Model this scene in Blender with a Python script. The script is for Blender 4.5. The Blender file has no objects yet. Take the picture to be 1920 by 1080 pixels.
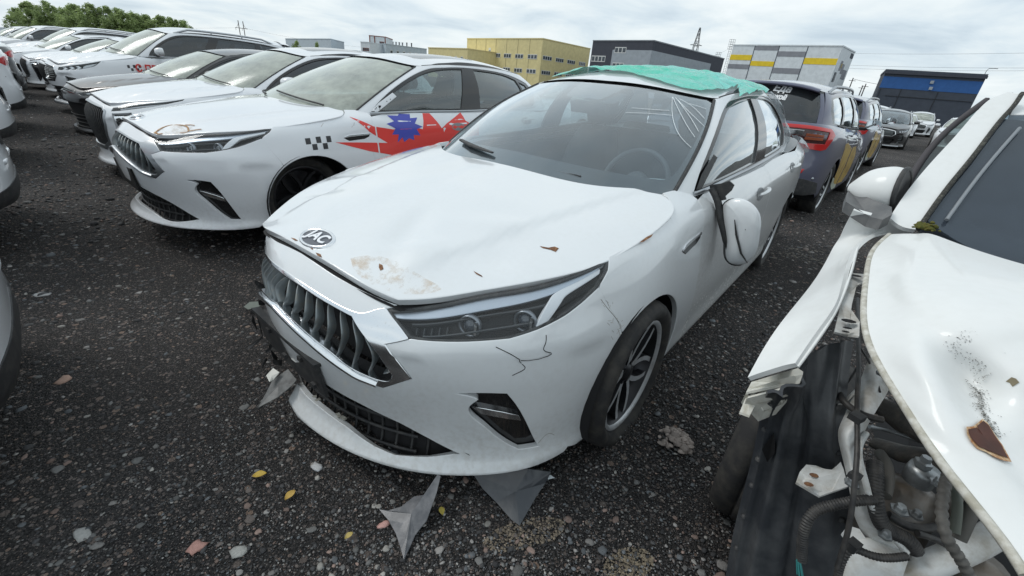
import bpy, bmesh, math, random
import numpy as np
from mathutils import Vector, Matrix
from mathutils.geometry import delaunay_2d_cdt
R = math.radians
random.seed(7); rng = np.random.RandomState(11)
scene = bpy.context.scene
COL = scene.collection

# ---------------------------------------------------------------- camera
CF, CPITCH, CROLL, CH = 800.27, R(25.937), R(5.299), 1.2976
cd = bpy.data.cameras.new('camera'); cam = bpy.data.objects.new('camera', cd); COL.objects.link(cam)
cd.sensor_width = 36.0; cd.lens = CF / 1920 * 36.0; cd.clip_start = 0.02; cd.clip_end = 5000
cam.matrix_world = Matrix.Translation((0, 0, CH)) @ Matrix.Rotation(R(90) - CPITCH, 4, 'X') @ Matrix.Rotation(CROLL, 4, 'Z')
scene.camera = cam
scene.render.resolution_x = 1024; scene.render.resolution_y = 576

# ---------------------------------------------------------------- sky and sun
SUN_EL, SUN_AZ = R(50), R(-78)          # azimuth from +Y towards +X (negative: to the left, beyond the cars)
world = bpy.data.worlds.new('World'); scene.world = world; world.use_nodes = True
nt = world.node_tree; nt.nodes.clear()
def N(nt, t, **k):
    n = nt.nodes.new(t)
    for a, b in k.items():
        if a[0] == '_': n.inputs[a[1:].replace('_', ' ')].default_value = b
        else: setattr(n, a, b)
    return n
def world_sky():
    L = nt.links.new
    out = N(nt, 'ShaderNodeOutputWorld'); bg = N(nt, 'ShaderNodeBackground'); L(bg.outputs[0], out.inputs[0])
    sky = N(nt, 'ShaderNodeTexSky'); sky.sky_type = 'NISHITA'; sky.sun_disc = False
    sky.sun_elevation = SUN_EL; sky.sun_rotation = SUN_AZ; sky.air_density = 1.0; sky.dust_density = 2.0
    tc = N(nt, 'ShaderNodeTexCoord'); sep = N(nt, 'ShaderNodeSeparateXYZ'); L(tc.outputs['Generated'], sep.inputs[0])
    mx = N(nt, 'ShaderNodeMath', operation='MAXIMUM'); L(sep.outputs[2], mx.inputs[0]); mx.inputs[1].default_value = 0.0
    ad = N(nt, 'ShaderNodeMath', operation='ADD'); L(mx.outputs[0], ad.inputs[0]); ad.inputs[1].default_value = 0.16
    dx = N(nt, 'ShaderNodeMath', operation='DIVIDE'); L(sep.outputs[0], dx.inputs[0]); L(ad.outputs[0], dx.inputs[1])
    dy = N(nt, 'ShaderNodeMath', operation='DIVIDE'); L(sep.outputs[1], dy.inputs[0]); L(ad.outputs[0], dy.inputs[1])
    cb = N(nt, 'ShaderNodeCombineXYZ'); L(dx.outputs[0], cb.inputs[0]); L(dy.outputs[0], cb.inputs[1])
    n1 = N(nt, 'ShaderNodeTexNoise'); n1.inputs['Scale'].default_value = 1.15; n1.inputs['Detail'].default_value = 9
    n1.inputs['Roughness'].default_value = 0.56; n1.inputs['Distortion'].default_value = 0.35; L(cb.outputs[0], n1.inputs['Vector'])
    rp = N(nt, 'ShaderNodeValToRGB'); L(n1.outputs['Fac'], rp.inputs[0])
    e = rp.color_ramp.elements
    e[0].position = .30; e[0].color = (.52, .62, .70, 1); e[1].position = .70; e[1].color = (.89, .94, .955, 1)
    m = e.new(.43); m.color = (.66, .755, .815, 1); m = e.new(.55); m.color = (.78, .85, .875, 1)
    # thin gaps where the sky itself shows
    mixn = N(nt, 'ShaderNodeMixRGB', blend_type='MIX'); mixn.inputs[0].default_value = .93
    sc = N(nt, 'ShaderNodeMixRGB', blend_type='MULTIPLY'); sc.inputs[0].default_value = 1; sc.inputs[2].default_value = (.10, .10, .10, 1)
    L(sky.outputs[0], sc.inputs[1]); L(sc.outputs[0], mixn.inputs[1]); L(rp.outputs[0], mixn.inputs[2])
    L(mixn.outputs[0], bg.inputs[0]); bg.inputs[1].default_value = 1.0
world_sky()
sd = bpy.data.lights.new('sun', 'SUN'); sun = bpy.data.objects.new('sun', sd); COL.objects.link(sun)
sd.energy = 1.15; sd.angle = R(22); sd.color = (1.0, .975, .93)
sdir = Vector((math.sin(SUN_AZ) * math.cos(SUN_EL), math.cos(SUN_AZ) * math.cos(SUN_EL), math.sin(SUN_EL)))
sun.rotation_euler = sdir.to_track_quat('Z', 'Y').to_euler(); sun.location = (0, 0, 30)
vs = scene.view_settings; vs.view_transform = 'Standard'; vs.look = 'None'; vs.exposure = 0.17; vs.gamma = 1.0

# ---------------------------------------------------------------- objects and tags
def tag(o, label=None, cat=None, group=None, kind=None):
    if label: o['label'] = label
    if cat: o['category'] = cat
    if group: o['group'] = group
    if kind: o['kind'] = kind
    return o
def empty(name, loc=(0, 0, 0), rz=0.0, label=None, cat=None, group=None):
    o = bpy.data.objects.new(name, None); COL.objects.link(o); o.empty_display_size = .2
    o.location = loc; o.rotation_euler = (0, 0, rz)
    return tag(o, label, cat, group)
def link_mesh(name, me, mat, parent=None):
    o = bpy.data.objects.new(name, me); COL.objects.link(o)
    if mat is not None:
        for m in (mat if isinstance(mat, (list, tuple)) else [mat]): me.materials.append(m)
    if parent is not None: o.parent = parent
    return o
def copy_tree(o, parent=None):
    c = o.copy(); COL.objects.link(c)
    if parent is not None: c.parent = parent
    for ch in list(o.children): copy_tree(ch, c)
    return c
def mesh_np(name, V, Fc, mat, parent=None, smooth=True, normals=None, uv=None):
    """V Nx3, Fc list of tuples or array"""
    me = bpy.data.meshes.new(name)
    me.from_pydata([tuple(map(float, v)) for v in V], [], [tuple(int(i) for i in f) for f in Fc])
    if smooth: me.polygons.foreach_set('use_smooth', [True] * len(me.polygons))
    me.update()
    if normals is not None:
        me.normals_split_custom_set([tuple(n) for n in normals])
    return link_mesh(name, me, mat, parent)

class MB:
    """collects boxes, tubes, lathes into ONE mesh"""
    def __init__(s): s.v = []; s.f = []; s.sm = []; s.mi = []
    def add(s, V, Fc, smooth=False, mi=0):
        b = len(s.v); s.v += [tuple(map(float, p)) for p in V]
        for f in Fc: s.f.append(tuple(int(i) + b for i in f)); s.sm.append(smooth); s.mi.append(mi)
        return s
    def box(s, c, d, rz=0, M=None, mi=0):
        x, y, z = (q / 2 for q in d)
        P = [Vector((i * x, j * y, k * z)) for i in (-1, 1) for j in (-1, 1) for k in (-1, 1)]
        Rm = M if M is not None else Matrix.Rotation(rz, 3, 'Z')
        P = [Rm @ p + Vector(c) for p in P]
        return s.add(P, [(0, 1, 3, 2), (4, 6, 7, 5), (0, 4, 5, 1), (2, 3, 7, 6), (0, 2, 6, 4), (1, 5, 7, 3)], mi=mi)
    def tube(s, pts, r, n=8, caps=True, smooth=True, mi=0, flat=1.0):
        pts = [Vector(p) for p in pts]; V = []; Fc = []
        rr = r if isinstance(r, (list, tuple)) else [r] * len(pts)
        up = None
        for i, p in enumerate(pts):
            t = (pts[min(i + 1, len(pts) - 1)] - pts[max(i - 1, 0)])
            t = t.normalized() if t.length > 1e-9 else Vector((0, 0, 1))
            if up is None:
                up = Vector((0, 0, 1)) if abs(t.z) < .9 else Vector((1, 0, 0))
            a = t.cross(up)
            if a.length < 1e-6: a = t.cross(Vector((0, 1, 0)))
            a.normalize(); b = t.cross(a).normalized(); up = -b if (-b).dot(up) > 0 else b
            for k in range(n):
                q = 2 * math.pi * k / n
                V.append(p + (a * math.cos(q) + up * math.sin(q) * flat) * rr[i])
        for i in range(len(pts) - 1):
            for k in range(n):
                k2 = (k + 1) % n
                Fc.append((i * n + k, i * n + k2, (i + 1) * n + k2, (i + 1) * n + k))
        s.add(V, Fc, smooth, mi)
        if caps:
            s.add(V[:n], [tuple(range(n))], mi=mi); s.add(V[-n:], [tuple(range(n - 1, -1, -1))], mi=mi)
        return s
    def lathe(s, prof, n=24, M=None, smooth=True, mi=0):
        """prof (r,h) round local Z; M 4x4"""
        V = []; Fc = []; m = len(prof)
        M = M or Matrix.Identity(4)
        for k in range(n):
            a = 2 * math.pi * k / n
            for (r_, h) in prof: V.append(M @ Vector((r_ * math.cos(a), r_ * math.sin(a), h)))
        for k in range(n):
            k2 = (k + 1) % n
            for j in range(m - 1): Fc.append((k * m + j, k2 * m + j, k2 * m + j + 1, k * m + j + 1))
        return s.add(V, Fc, smooth, mi)
    def slab(s, pts, n, t, smooth=False, mi=0):
        """closed 3-D polygon pts extruded by vector n*t"""
        k = len(pts); n = Vector(n).normalized() * t
        A = [Vector(p) for p in pts]; B = [p + n for p in A]
        F_ = [tuple(range(k)), tuple(range(2 * k - 1, k - 1, -1))]
        for i in range(k): j = (i + 1) % k; F_.append((i, i + k, j + k, j))
        return s.add(A + B, F_, smooth, mi)
    def grid(s, G, thick=0, smooth=True, mi=0, closed=False):
        """G [i][j] -> 3-D points"""
        G = np.asarray(G, float); a, b = G.shape[:2]; V = G.reshape(-1, 3)
        Fc = [(i * b + j, i * b + j + 1, (i + 1) * b + j + 1, (i + 1) * b + j) for i in range(a - 1) for j in range(b - 1)]
        s.add(V, Fc, smooth, mi)
        if thick:
            du = np.gradient(G, axis=0); dv = np.gradient(G, axis=1); nn = np.cross(du, dv)
            nn /= np.linalg.norm(nn, axis=-1, keepdims=True) + 1e-12
            V2 = (G - nn * thick).reshape(-1, 3)
            s.add(V2, [f[::-1] for f in Fc], smooth, mi)
            ring = [(i, 0) for i in range(a)] + [(a - 1, j) for j in range(1, b)] + [(i, b - 1) for i in range(a - 2, -1, -1)] + [(0, j) for j in range(b - 2, 0, -1)]
            idx = [i * b + j for i, j in ring]; W = [V[i] for i in idx] + [V2[i] for i in idx]; k = len(idx)
            s.add(W, [(i, (i + 1) % k, (i + 1) % k + k, i + k) for i in range(k)], False, mi)
        return s
    def build(s, name, mat, parent=None):
        me = bpy.data.meshes.new(name); me.from_pydata(s.v, [], s.f)
        me.polygons.foreach_set('use_smooth', s.sm); me.polygons.foreach_set('material_index', s.mi)
        me.update()
        return link_mesh(name, me, mat, parent)

# ---------------------------------------------------------------- materials
MATS = {}
def mat(name, col, rough=.5, metal=0., coat=0., spec=.5, trans=0., ior=1.45, alpha=1., emis=None, noise=None, bump=None, dirt=None, sub=None):
    if name in MATS: return MATS[name]
    m = bpy.data.materials.new(name); m.use_nodes = True; t = m.node_tree; L = t.links.new
    p = t.nodes['Principled BSDF']
    p.inputs['Base Color'].default_value = (*col, 1); p.inputs['Roughness'].default_value = rough
    p.inputs['Metallic'].default_value = metal; p.inputs['Coat Weight'].default_value = coat
    p.inputs['Coat Roughness'].default_value = .04
    p.inputs['Specular IOR Level'].default_value = spec; p.inputs['Transmission Weight'].default_value = trans
    p.inputs['IOR'].default_value = ior; p.inputs['Alpha'].default_value = alpha
    if emis: p.inputs['Emission Color'].default_value = (*emis[0], 1); p.inputs['Emission Strength'].default_value = emis[1]
    tc = N(t, 'ShaderNodeTexCoord')
    base = None
    if noise:      # (scale, other colour, low, high)
        n = N(t, 'ShaderNodeTexNoise'); n.inputs['Scale'].default_value = noise[0]; n.inputs['Detail'].default_value = 8
        n.inputs['Roughness'].default_value = .62
        L(tc.outputs['Object'], n.inputs['Vector'])
        r = N(t, 'ShaderNodeMapRange'); r.inputs[1].default_value = noise[2]; r.inputs[2].default_value = noise[3]
        L(n.outputs['Fac'], r.inputs[0])
        mx = N(t, 'ShaderNodeMixRGB'); mx.inputs[1].default_value = (*col, 1); mx.inputs[2].default_value = (*noise[1], 1)
        L(r.outputs[0], mx.inputs[0]); L(mx.outputs[0], p.inputs['Base Color']); base = mx
    if bump:       # (scale, strength, distance)
        n = N(t, 'ShaderNodeTexNoise'); n.inputs['Scale'].default_value = bump[0]; n.inputs['Detail'].default_value = 6
        L(tc.outputs['Object'], n.inputs['Vector'])
        b = N(t, 'ShaderNodeBump'); b.inputs['Strength'].default_value = bump[1]; b.inputs['Distance'].default_value = bump[2]
        L(n.outputs['Fac'], b.inputs['Height']); L(b.outputs[0], p.inputs['Normal'])
    MATS[name] = m
    return m
def paint(name, col, rough=.28, metal=0., dirt=(.30, .27, .22), low=.75, amount=.8, grime=.25, flake=None):
    """clear-coated car paint with dust and splashed dirt on the lower body (object space)"""
    if name in MATS: return MATS[name]
    m = bpy.data.materials.new(name); m.use_nodes = True; t = m.node_tree; L = t.links.new
    p = t.nodes['Principled BSDF']; p.inputs['Metallic'].default_value = metal
    p.inputs['Coat Weight'].default_value = 1.0
    tc = N(t, 'ShaderNodeTexCoord'); sep = N(t, 'ShaderNodeSeparateXYZ'); L(tc.outputs['Object'], sep.inputs[0])
    n1 = N(t, 'ShaderNodeTexNoise'); n1.inputs['Scale'].default_value = 3.0; n1.inputs['Detail'].default_value = 9; n1.inputs['Roughness'].default_value = .7
    n2 = N(t, 'ShaderNodeTexNoise'); n2.inputs['Scale'].default_value = 55; n2.inputs['Detail'].default_value = 5
    L(tc.outputs['Object'], n1.inputs['Vector']); L(tc.outputs['Object'], n2.inputs['Vector'])
    # height mask: dirtier below `low`
    h = N(t, 'ShaderNodeMapRange'); h.inputs[1].default_value = low; h.inputs[2].default_value = .1; h.inputs[3].default_value = 0; h.inputs[4].default_value = 1
    L(sep.outputs[2], h.inputs[0])
    a = N(t, 'ShaderNodeMapRange'); a.inputs[1].default_value = .35; a.inputs[2].default_value = .75; L(n1.outputs['Fac'], a.inputs[0])
    b = N(t, 'ShaderNodeMapRange'); b.inputs[1].default_value = .40; b.inputs[2].default_value = .70; L(n2.outputs['Fac'], b.inputs[0])
    ab = N(t, 'ShaderNodeMath', operation='MULTIPLY'); L(a.outputs[0], ab.inputs[0]); L(b.outputs[0], ab.inputs[1])
    hh = N(t, 'ShaderNodeMath', operation='MULTIPLY_ADD'); L(h.outputs[0], hh.inputs[0]); hh.inputs[1].default_value = amount; hh.inputs[2].default_value = grime * .35
    mu = N(t, 'ShaderNodeMath', operation='MULTIPLY'); mu.use_clamp = True; L(hh.outputs[0], mu.inputs[0])
    ad = N(t, 'ShaderNodeMath', operation='ADD'); L(ab.outputs[0], ad.inputs[0]); ad.inputs[1].default_value = .18; L(ad.outputs[0], mu.inputs[1])
    mx = N(t, 'ShaderNodeMixRGB'); mx.inputs[1].default_value = (*col, 1); mx.inputs[2].default_value = (*dirt, 1)
    L(mu.outputs[0], mx.inputs[0]); L(mx.outputs[0], p.inputs['Base Color'])
    rr = N(t, 'ShaderNodeMapRange'); rr.inputs[3].default_value = rough; rr.inputs[4].default_value = .8; L(mu.outputs[0], rr.inputs[0]); L(rr.outputs[0], p.inputs['Roughness'])
    cr = N(t, 'ShaderNodeMapRange'); cr.inputs[3].default_value = .05; cr.inputs[4].default_value = .55; L(mu.outputs[0], cr.inputs[0]); L(cr.outputs[0], p.inputs['Coat Roughness'])
    MATS[name] = m
    return m
# ---------------------------------------------------------------- surfaces
def _cs_matrix(xs):
    """natural cubic spline: second derivatives = A @ y"""
    n = len(xs); h = np.diff(xs); M = np.zeros((n, n)); B = np.zeros((n, n)); M[0, 0] = M[-1, -1] = 1
    for i in range(1, n - 1):
        M[i, i - 1] = h[i - 1]; M[i, i] = 2 * (h[i - 1] + h[i]); M[i, i + 1] = h[i]
        B[i, i - 1] = 6 / h[i - 1]; B[i, i + 1] = 6 / h[i]; B[i, i] = -6 / h[i - 1] - 6 / h[i]
    return np.linalg.solve(M, B)
class Basis:
    def __init__(s, xs): s.x = np.asarray(xs, float); s.A = _cs_matrix(s.x)
    def W(s, q):
        q = np.atleast_1d(np.asarray(q, float)); x = s.x; n = len(x)
        qc = np.clip(q, x[0], x[-1]); i = np.clip(np.searchsorted(x, qc) - 1, 0, n - 2); h = x[i + 1] - x[i]
        a = (x[i + 1] - q) / h; b = (q - x[i]) / h
        W = np.zeros((len(q), n)); r = np.arange(len(q)); W[r, i] += a; W[r, i + 1] += b
        out = (q < x[0]) | (q > x[-1])
        c = ((a ** 3 - a) * h * h / 6)[:, None]; d = ((b ** 3 - b) * h * h / 6)[:, None]
        ex = c * s.A[i] + d * s.A[i + 1]
        # linear extrapolation outside
        if out.any():
            lo = q < x[0]; hi = q > x[-1]
            if lo.any():
                h0 = x[1] - x[0]; ex[lo] = ((q[lo] - x[0]) * (-h0 / 6))[:, None] * (2 * s.A[0] + s.A[1])
            if hi.any():
                h0 = x[-1] - x[-2]; ex[hi] = ((q[hi] - x[-1]) * (h0 / 6))[:, None] * (2 * s.A[-1] + s.A[-2])
        return W + ex
def spl(xs, ys):
    b = Basis(xs); ys = np.asarray(ys, float)
    return lambda q: b.W(q) @ ys
class Net:
    """tensor spline through control points P[i][j] at knots us, vs"""
    def __init__(s, us, vs, P): s.bu = Basis(us); s.bv = Basis(vs); s.P = np.asarray(P, float); s.us = us; s.vs = vs
    def __call__(s, u, v): return np.einsum('ni,nj,ijk->nk', s.bu.W(u), s.bv.W(v), s.P)
class Surf:
    """f(u,v)->Nx3, optional displacement disp(P,N)->P"""
    def __init__(s, f, flip=False, disp=None, eps=1e-3): s.f = f; s.sg = -1. if flip else 1.; s.disp = disp; s.e = eps
    def raw(s, u, v):
        P = s.f(np.atleast_1d(np.asarray(u, float)), np.atleast_1d(np.asarray(v, float)))
        return s.disp(P) if s.disp is not None else P
    def ev(s, u, v):
        u = np.atleast_1d(np.asarray(u, float)); v = np.atleast_1d(np.asarray(v, float)); e = s.e; P = s.raw(u, v)
        a = s.raw(u + e, v) - s.raw(u - e, v); b = s.raw(u, v + e) - s.raw(u, v - e)
        n = np.cross(a, b) * s.sg; n /= np.linalg.norm(n, axis=1, keepdims=True) + 1e-15
        return P, n
    def off(s, d):
        """parallel surface, d inwards"""
        def g(u, v):
            P, n = s.ev(u, v); return P - n * d
        return Surf(g, s.sg < 0, None, s.e)

def in_poly(P, poly):
    x, y = P[:, 0], P[:, 1]; r = np.zeros(len(P), bool); n = len(poly); j = n - 1
    for i in range(n):
        xi, yi = poly[i]; xj, yj = poly[j]
        c = ((yi > y) != (yj > y))
        with np.errstate(divide='ignore', invalid='ignore'):
            r ^= c & (x < (xj - xi) * (y - yi) / (yj - yi + 1e-30) + xi)
        j = i
    return r
def smooth_poly(segs, step=.03):
    """segs: list of open polylines; each is splined, the joins between them are corners (shared end points may be left out)"""
    out = []
    for k, s in enumerate(segs):
        s = np.asarray(s, float); nx = np.asarray(segs[(k + 1) % len(segs)], float)[0]
        if len(segs) > 1 and np.hypot(*(s[-1] - nx)) > 1e-6: pass
        if len(s) > 2:
            d = np.r_[0, np.cumsum(np.hypot(*np.diff(s, axis=0).T))]; m = max(2, int(math.ceil(d[-1] / step)) + 1)
            q = np.linspace(0, d[-1], m); b = Basis(d); c = b.W(q) @ s
        else:
            L_ = np.hypot(*(s[-1] - s[0])); m = max(2, int(math.ceil(L_ / step)) + 1); c = s[0] + (s[-1] - s[0]) * np.linspace(0, 1, m)[:, None]
        out += [tuple(p) for p in c]
    res = [out[0]]
    for p in out[1:]:
        if math.hypot(p[0] - res[-1][0], p[1] - res[-1][1]) > step * .12: res.append(p)
    if math.hypot(res[0][0] - res[-1][0], res[0][1] - res[-1][1]) < step * .12: res.pop()
    return np.array(res)
def densify(poly, step):
    poly = np.asarray(poly, float); out = []
    for i in range(len(poly)):
        a, b = poly[i], poly[(i + 1) % len(poly)]; m = max(1, int(math.ceil(np.hypot(*(b - a)) / step)))
        for k in range(m): out.append(a + (b - a) * k / m)
    return np.array(out)
def area(p): x, y = p[:, 0], p[:, 1]; return .5 * np.sum(x * np.roll(y, -1) - np.roll(x, -1) * y)
def panel(name, S, outline, mat, parent, holes=(), step=.03, depth=.02, lip=.003, asp=(1, 1), off=0., back=False):
    """trim surface S by outline (and holes) given in its own (u,v); add rolled edges of `depth` inwards"""
    asp = np.array(asp, float)
    loops = []
    for k, p in enumerate([outline] + list(holes)):
        p = np.asarray(p, float) * asp; p = densify(p, step)
        if (area(p) > 0) != (k == 0): p = p[::-1]
        loops.append(p)
    mn = loops[0].min(0); mx = loops[0].max(0)
    gx = np.arange(mn[0] + step / 2, mx[0], step); gy = np.arange(mn[1] + step / 2, mx[1], step)
    g = np.array([(x, y) for x in gx for y in gy]) if len(gx) and len(gy) else np.zeros((0, 2))
    if len(g):
        ok = in_poly(g, loops[0])
        for h in loops[1:]: ok &= ~in_poly(g, h)
        g = g[ok]
        B = np.concatenate(loops)
        if len(g):
            keep = np.ones(len(g), bool)
            for i in range(0, len(g), 512):
                d = np.hypot(g[i:i + 512, None, 0] - B[None, :, 0], g[i:i + 512, None, 1] - B[None, :, 1]).min(1)
                keep[i:i + 512] = d > step * .45
            g = g[keep]
    pts = np.concatenate(loops + [g]) if len(g) else np.concatenate(loops)
    edges = []; b = 0
    for l in loops:
        n = len(l); edges += [(b + i, b + (i + 1) % n) for i in range(n)]; b += n
    r = delaunay_2d_cdt([Vector(p) for p in pts], edges, [], 0, 1e-7)
    V2 = np.array([tuple(v) for v in r[0]]); T = np.array([f for f in r[2] if len(f) == 3])
    cen = V2[T].mean(1); ok = in_poly(cen, loops[0])
    for h in loops[1:]: ok &= ~in_poly(cen, h)
    T = T[ok]
    P, n = S.ev(V2[:, 0] / asp[0], V2[:, 1] / asp[1]); P = P + n * off
    fn = np.cross(P[T[:, 1]] - P[T[:, 0]], P[T[:, 2]] - P[T[:, 0]])
    fl = (fn * n[T[:, 0]]).sum(1) < 0; T[fl] = T[fl][:, ::-1]
    V = [P]; Fc = [tuple(t) for t in T]; NL = [n[T.ravel()]]; base = len(P)
    if depth:
        for l in loops:
            k = len(l); Q, m = S.ev(l[:, 0] / asp[0], l[:, 1] / asp[1]); Q = Q + m * off
            t = np.roll(Q, -1, 0) - np.roll(Q, 1, 0); t /= np.linalg.norm(t, axis=1, keepdims=True) + 1e-12
            o = np.cross(t, m) * (1 if S.sg > 0 else 1)
            # outward test in 2-D: loops are CCW outside, CW holes: outward = right of travel
            e2 = l + np.stack([(np.roll(l, -1, 0) - np.roll(l, 1, 0))[:, 1], -(np.roll(l, -1, 0) - np.roll(l, 1, 0))[:, 0]], 1) / (np.linalg.norm(np.roll(l, -1, 0) - np.roll(l, 1, 0), axis=1, keepdims=True) + 1e-12) * 2e-3
            Q2 = S.ev(e2[:, 0] / asp[0], e2[:, 1] / asp[1])[0] + m * off
            sgn = np.sign(((Q2 - Q) * o).sum(1)); o *= sgn[:, None]
            r1 = Q + o * lip - m * lip; r2 = r1 - m * depth
            V += [Q, r1, r2]; n1 = (o + m) / math.sqrt(2)
            for a0, b0, na, nb in ((base, base + k, m, n1), (base + k, base + 2 * k, o, o)):
                for i in range(k):
                    j = (i + 1) % k; f = (a0 + i, a0 + j, b0 + j, b0 + i); nn = [na[i], na[j], nb[j], nb[i]]
                    A = V[-3 if a0 == base else -2]; Bq = V[-2 if a0 == base else -1]
                    g_ = np.cross(A[j] - A[i], Bq[i] - A[i])
                    if (g_ * (na[i] + nb[i])).sum() < 0: f = f[::-1]; nn = nn[::-1]
                    Fc.append(f); NL.append(np.array(nn))
            base += 3 * k
    ob = mesh_np(name, np.concatenate(V), Fc, mat, parent, True, np.concatenate(NL))
    return ob
def strip(name, S, line, width, height, mat, parent, off=0., closed=False, prof='round', step=.02, d0=0.):
    """a bead laid along a (u,v) polyline: width across the surface, height proud of it"""
    P, n = S.ev(line[:, 0], line[:, 1]); k = len(P)
    if closed: t = np.roll(P, -1, 0) - np.roll(P, 1, 0)
    else: t = np.gradient(P, axis=0)
    t /= np.linalg.norm(t, axis=1, keepdims=True) + 1e-12
    s_ = np.cross(t, n); s_ /= np.linalg.norm(s_, axis=1, keepdims=True) + 1e-12
    w = np.broadcast_to(np.asarray(width, float), (k,))[:, None]; height = np.broadcast_to(np.asarray(height, float), (k,))[:, None]
    if prof == 'round': cs = [(-.5, -.5 * 0 - .2), (-.46, .45), (-.3, .85), (0, 1), (.3, .85), (.46, .45), (.5, -.2)]
    elif prof == 'ridge': cs = [(-.5, -.3), (-.45, .1), (.1, 1), (.5, .1), (.5, -.3)]
    else: cs = [(-.5, -.4), (-.5, 1), (.5, 1), (.5, -.4)]
    G = np.stack([P + s_ * w * a + n * (height * b + off) for a, b in cs], 1)
    m = MB()
    if closed: G = np.concatenate([G, G[:1]], 0)
    m.grid(G[:, ::-1]); 
    if not closed:
        q = len(cs); m.add(G[0], [tuple(range(q))]); m.add(G[-1], [tuple(range(q - 1, -1, -1))])
    return m.build(name, mat, parent)

def smooth3_(pts, n=20):
    p = np.array(pts, float); d = np.r_[0, np.cumsum(np.linalg.norm(np.diff(p, axis=0), axis=1))]; return Basis(d).W(np.linspace(0, d[-1], n)) @ p
# ---------------------------------------------------------------- the sedan body (local frame: x back from the nose, y to the car's right, z up)
class Body: pass
def orient(S, u, v, ref):
    n = S.ev(u, v)[1][0]
    if (n * np.array(ref)).sum() < 0: S.sg = -S.sg
    return S
def sym_net(us, vs, P):
    """P[i][j] for u>=0 (y given as positive half width) -> net over -U..U, u>0 is the car's left (y<0)"""
    us = np.asarray(us, float); P = np.asarray(P, float)
    A = P.copy(); A[..., 1] *= -1
    Q = np.concatenate([P[:0:-1], A], 0); U = np.r_[-us[:0:-1], us]
    return Net(U, vs, Q)
NOM = np.array([(0, 0), (.035, .28), (.135, .505), (.255, .665), (.42, .795), (.66, .872), (.95, .905), (1.35, .912), (1.9, .918), (2.6, .925),
                (3.3, .932), (3.72, .932), (4.15, .905), (4.48, .82), (4.66, .66), (4.745, .38), (4.77, 0)])
ZT = np.array([
 # k0    k1    k2    k3    k4    k5    k6    k7    k8    k9
 [.115, .145, .205, .33, .44, .53, .60, .655, .715, .775],
 [.115, .145, .205, .33, .44, .53, .60, .650, .700, .752],
 [.115, .145, .205, .33, .44, .53, .60, .645, .690, .730],
 [.12, .150, .205, .33, .44, .53, .61, .660, .715, .768],
 [.125, .155, .21, .33, .44, .53, .62, .68, .74, .792],
 [.14, .17, .23, .34, .45, .54, .63, .70, .778, .826],
 [.18, .21, .28, .38, .48, .57, .65, .74, .828, .890],
 [.16, .21, .29, .39, .50, .59, .68, .775, .872, .940],
 [.15, .21, .30, .41, .51, .61, .71, .80, .875, .945],
 [.15, .21, .30, .41, .51, .61, .72, .82, .90, .962],
 [.16, .22, .31, .41, .52, .63, .74, .84, .92, .985],
 [.20, .25, .33, .43, .54, .65, .76, .86, .94, 1.00],
 [.22, .28, .36, .46, .56, .66, .77, .87, .95, 1.015],
 [.24, .30, .38, .48, .58, .68, .78, .88, .96, 1.025],
 [.25, .31, .39, .49, .59, .68, .78, .88, .97, 1.03],
 [.25, .31, .39, .49, .59, .68, .78, .88, .97, 1.03],
 [.25, .31, .39, .49, .59, .68, .78, .88, .97, 1.03]])
DT = np.array([
 [.045, .005, .045, .035, .012, .0, .003, .018, .055, .115],
 [.045, .005, .045, .035, .012, .0, .003, .018, .055, .110],
 [.045, .0, .04, .035, .012, .0, .003, .018, .045, .10],
 [.04, .0, .030, .025, .012, .005, .015, .030, .065, .125],
 [.04, .0, .020, .015, .010, .010, .022, .040, .075, .140],
 [.035, .008, .010, .006, .004, .008, .022, .045, .075, .125],
 [.03, .010, .004, .0, .0, .004, .013, .035, .080, .165],
 [.06, .020, .012, .006, .004, .010, .025, .048, .082, .195],
 [.08, .022, .018, .008, .002, .004, .010, .022, .050, .115],
 [.08, .022, .018, .008, .002, .002, .004, .012, .042, .105],
 [.08, .022, .018, .008, .002, .002, .004, .012, .040, .100],
 [.06, .022, .012, .004, .0, .0, .004, .012, .035, .100],
 [.06, .02, .010, .004, .0, .0, .004, .012, .030, .110],
 [.06, .02, .008, .0, .0, .005, .010, .010, .025, .090],
 [.07, .02, .005, .0, .005, .02, .025, .03, .020, .07],
 [.07, .02, .005, .0, .005, .03, .035, .04, .025, .06],
 [.07, .02, .005, .0, .005, .03, .035, .04, .025, .06]])
KV = np.arange(10.)
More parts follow.
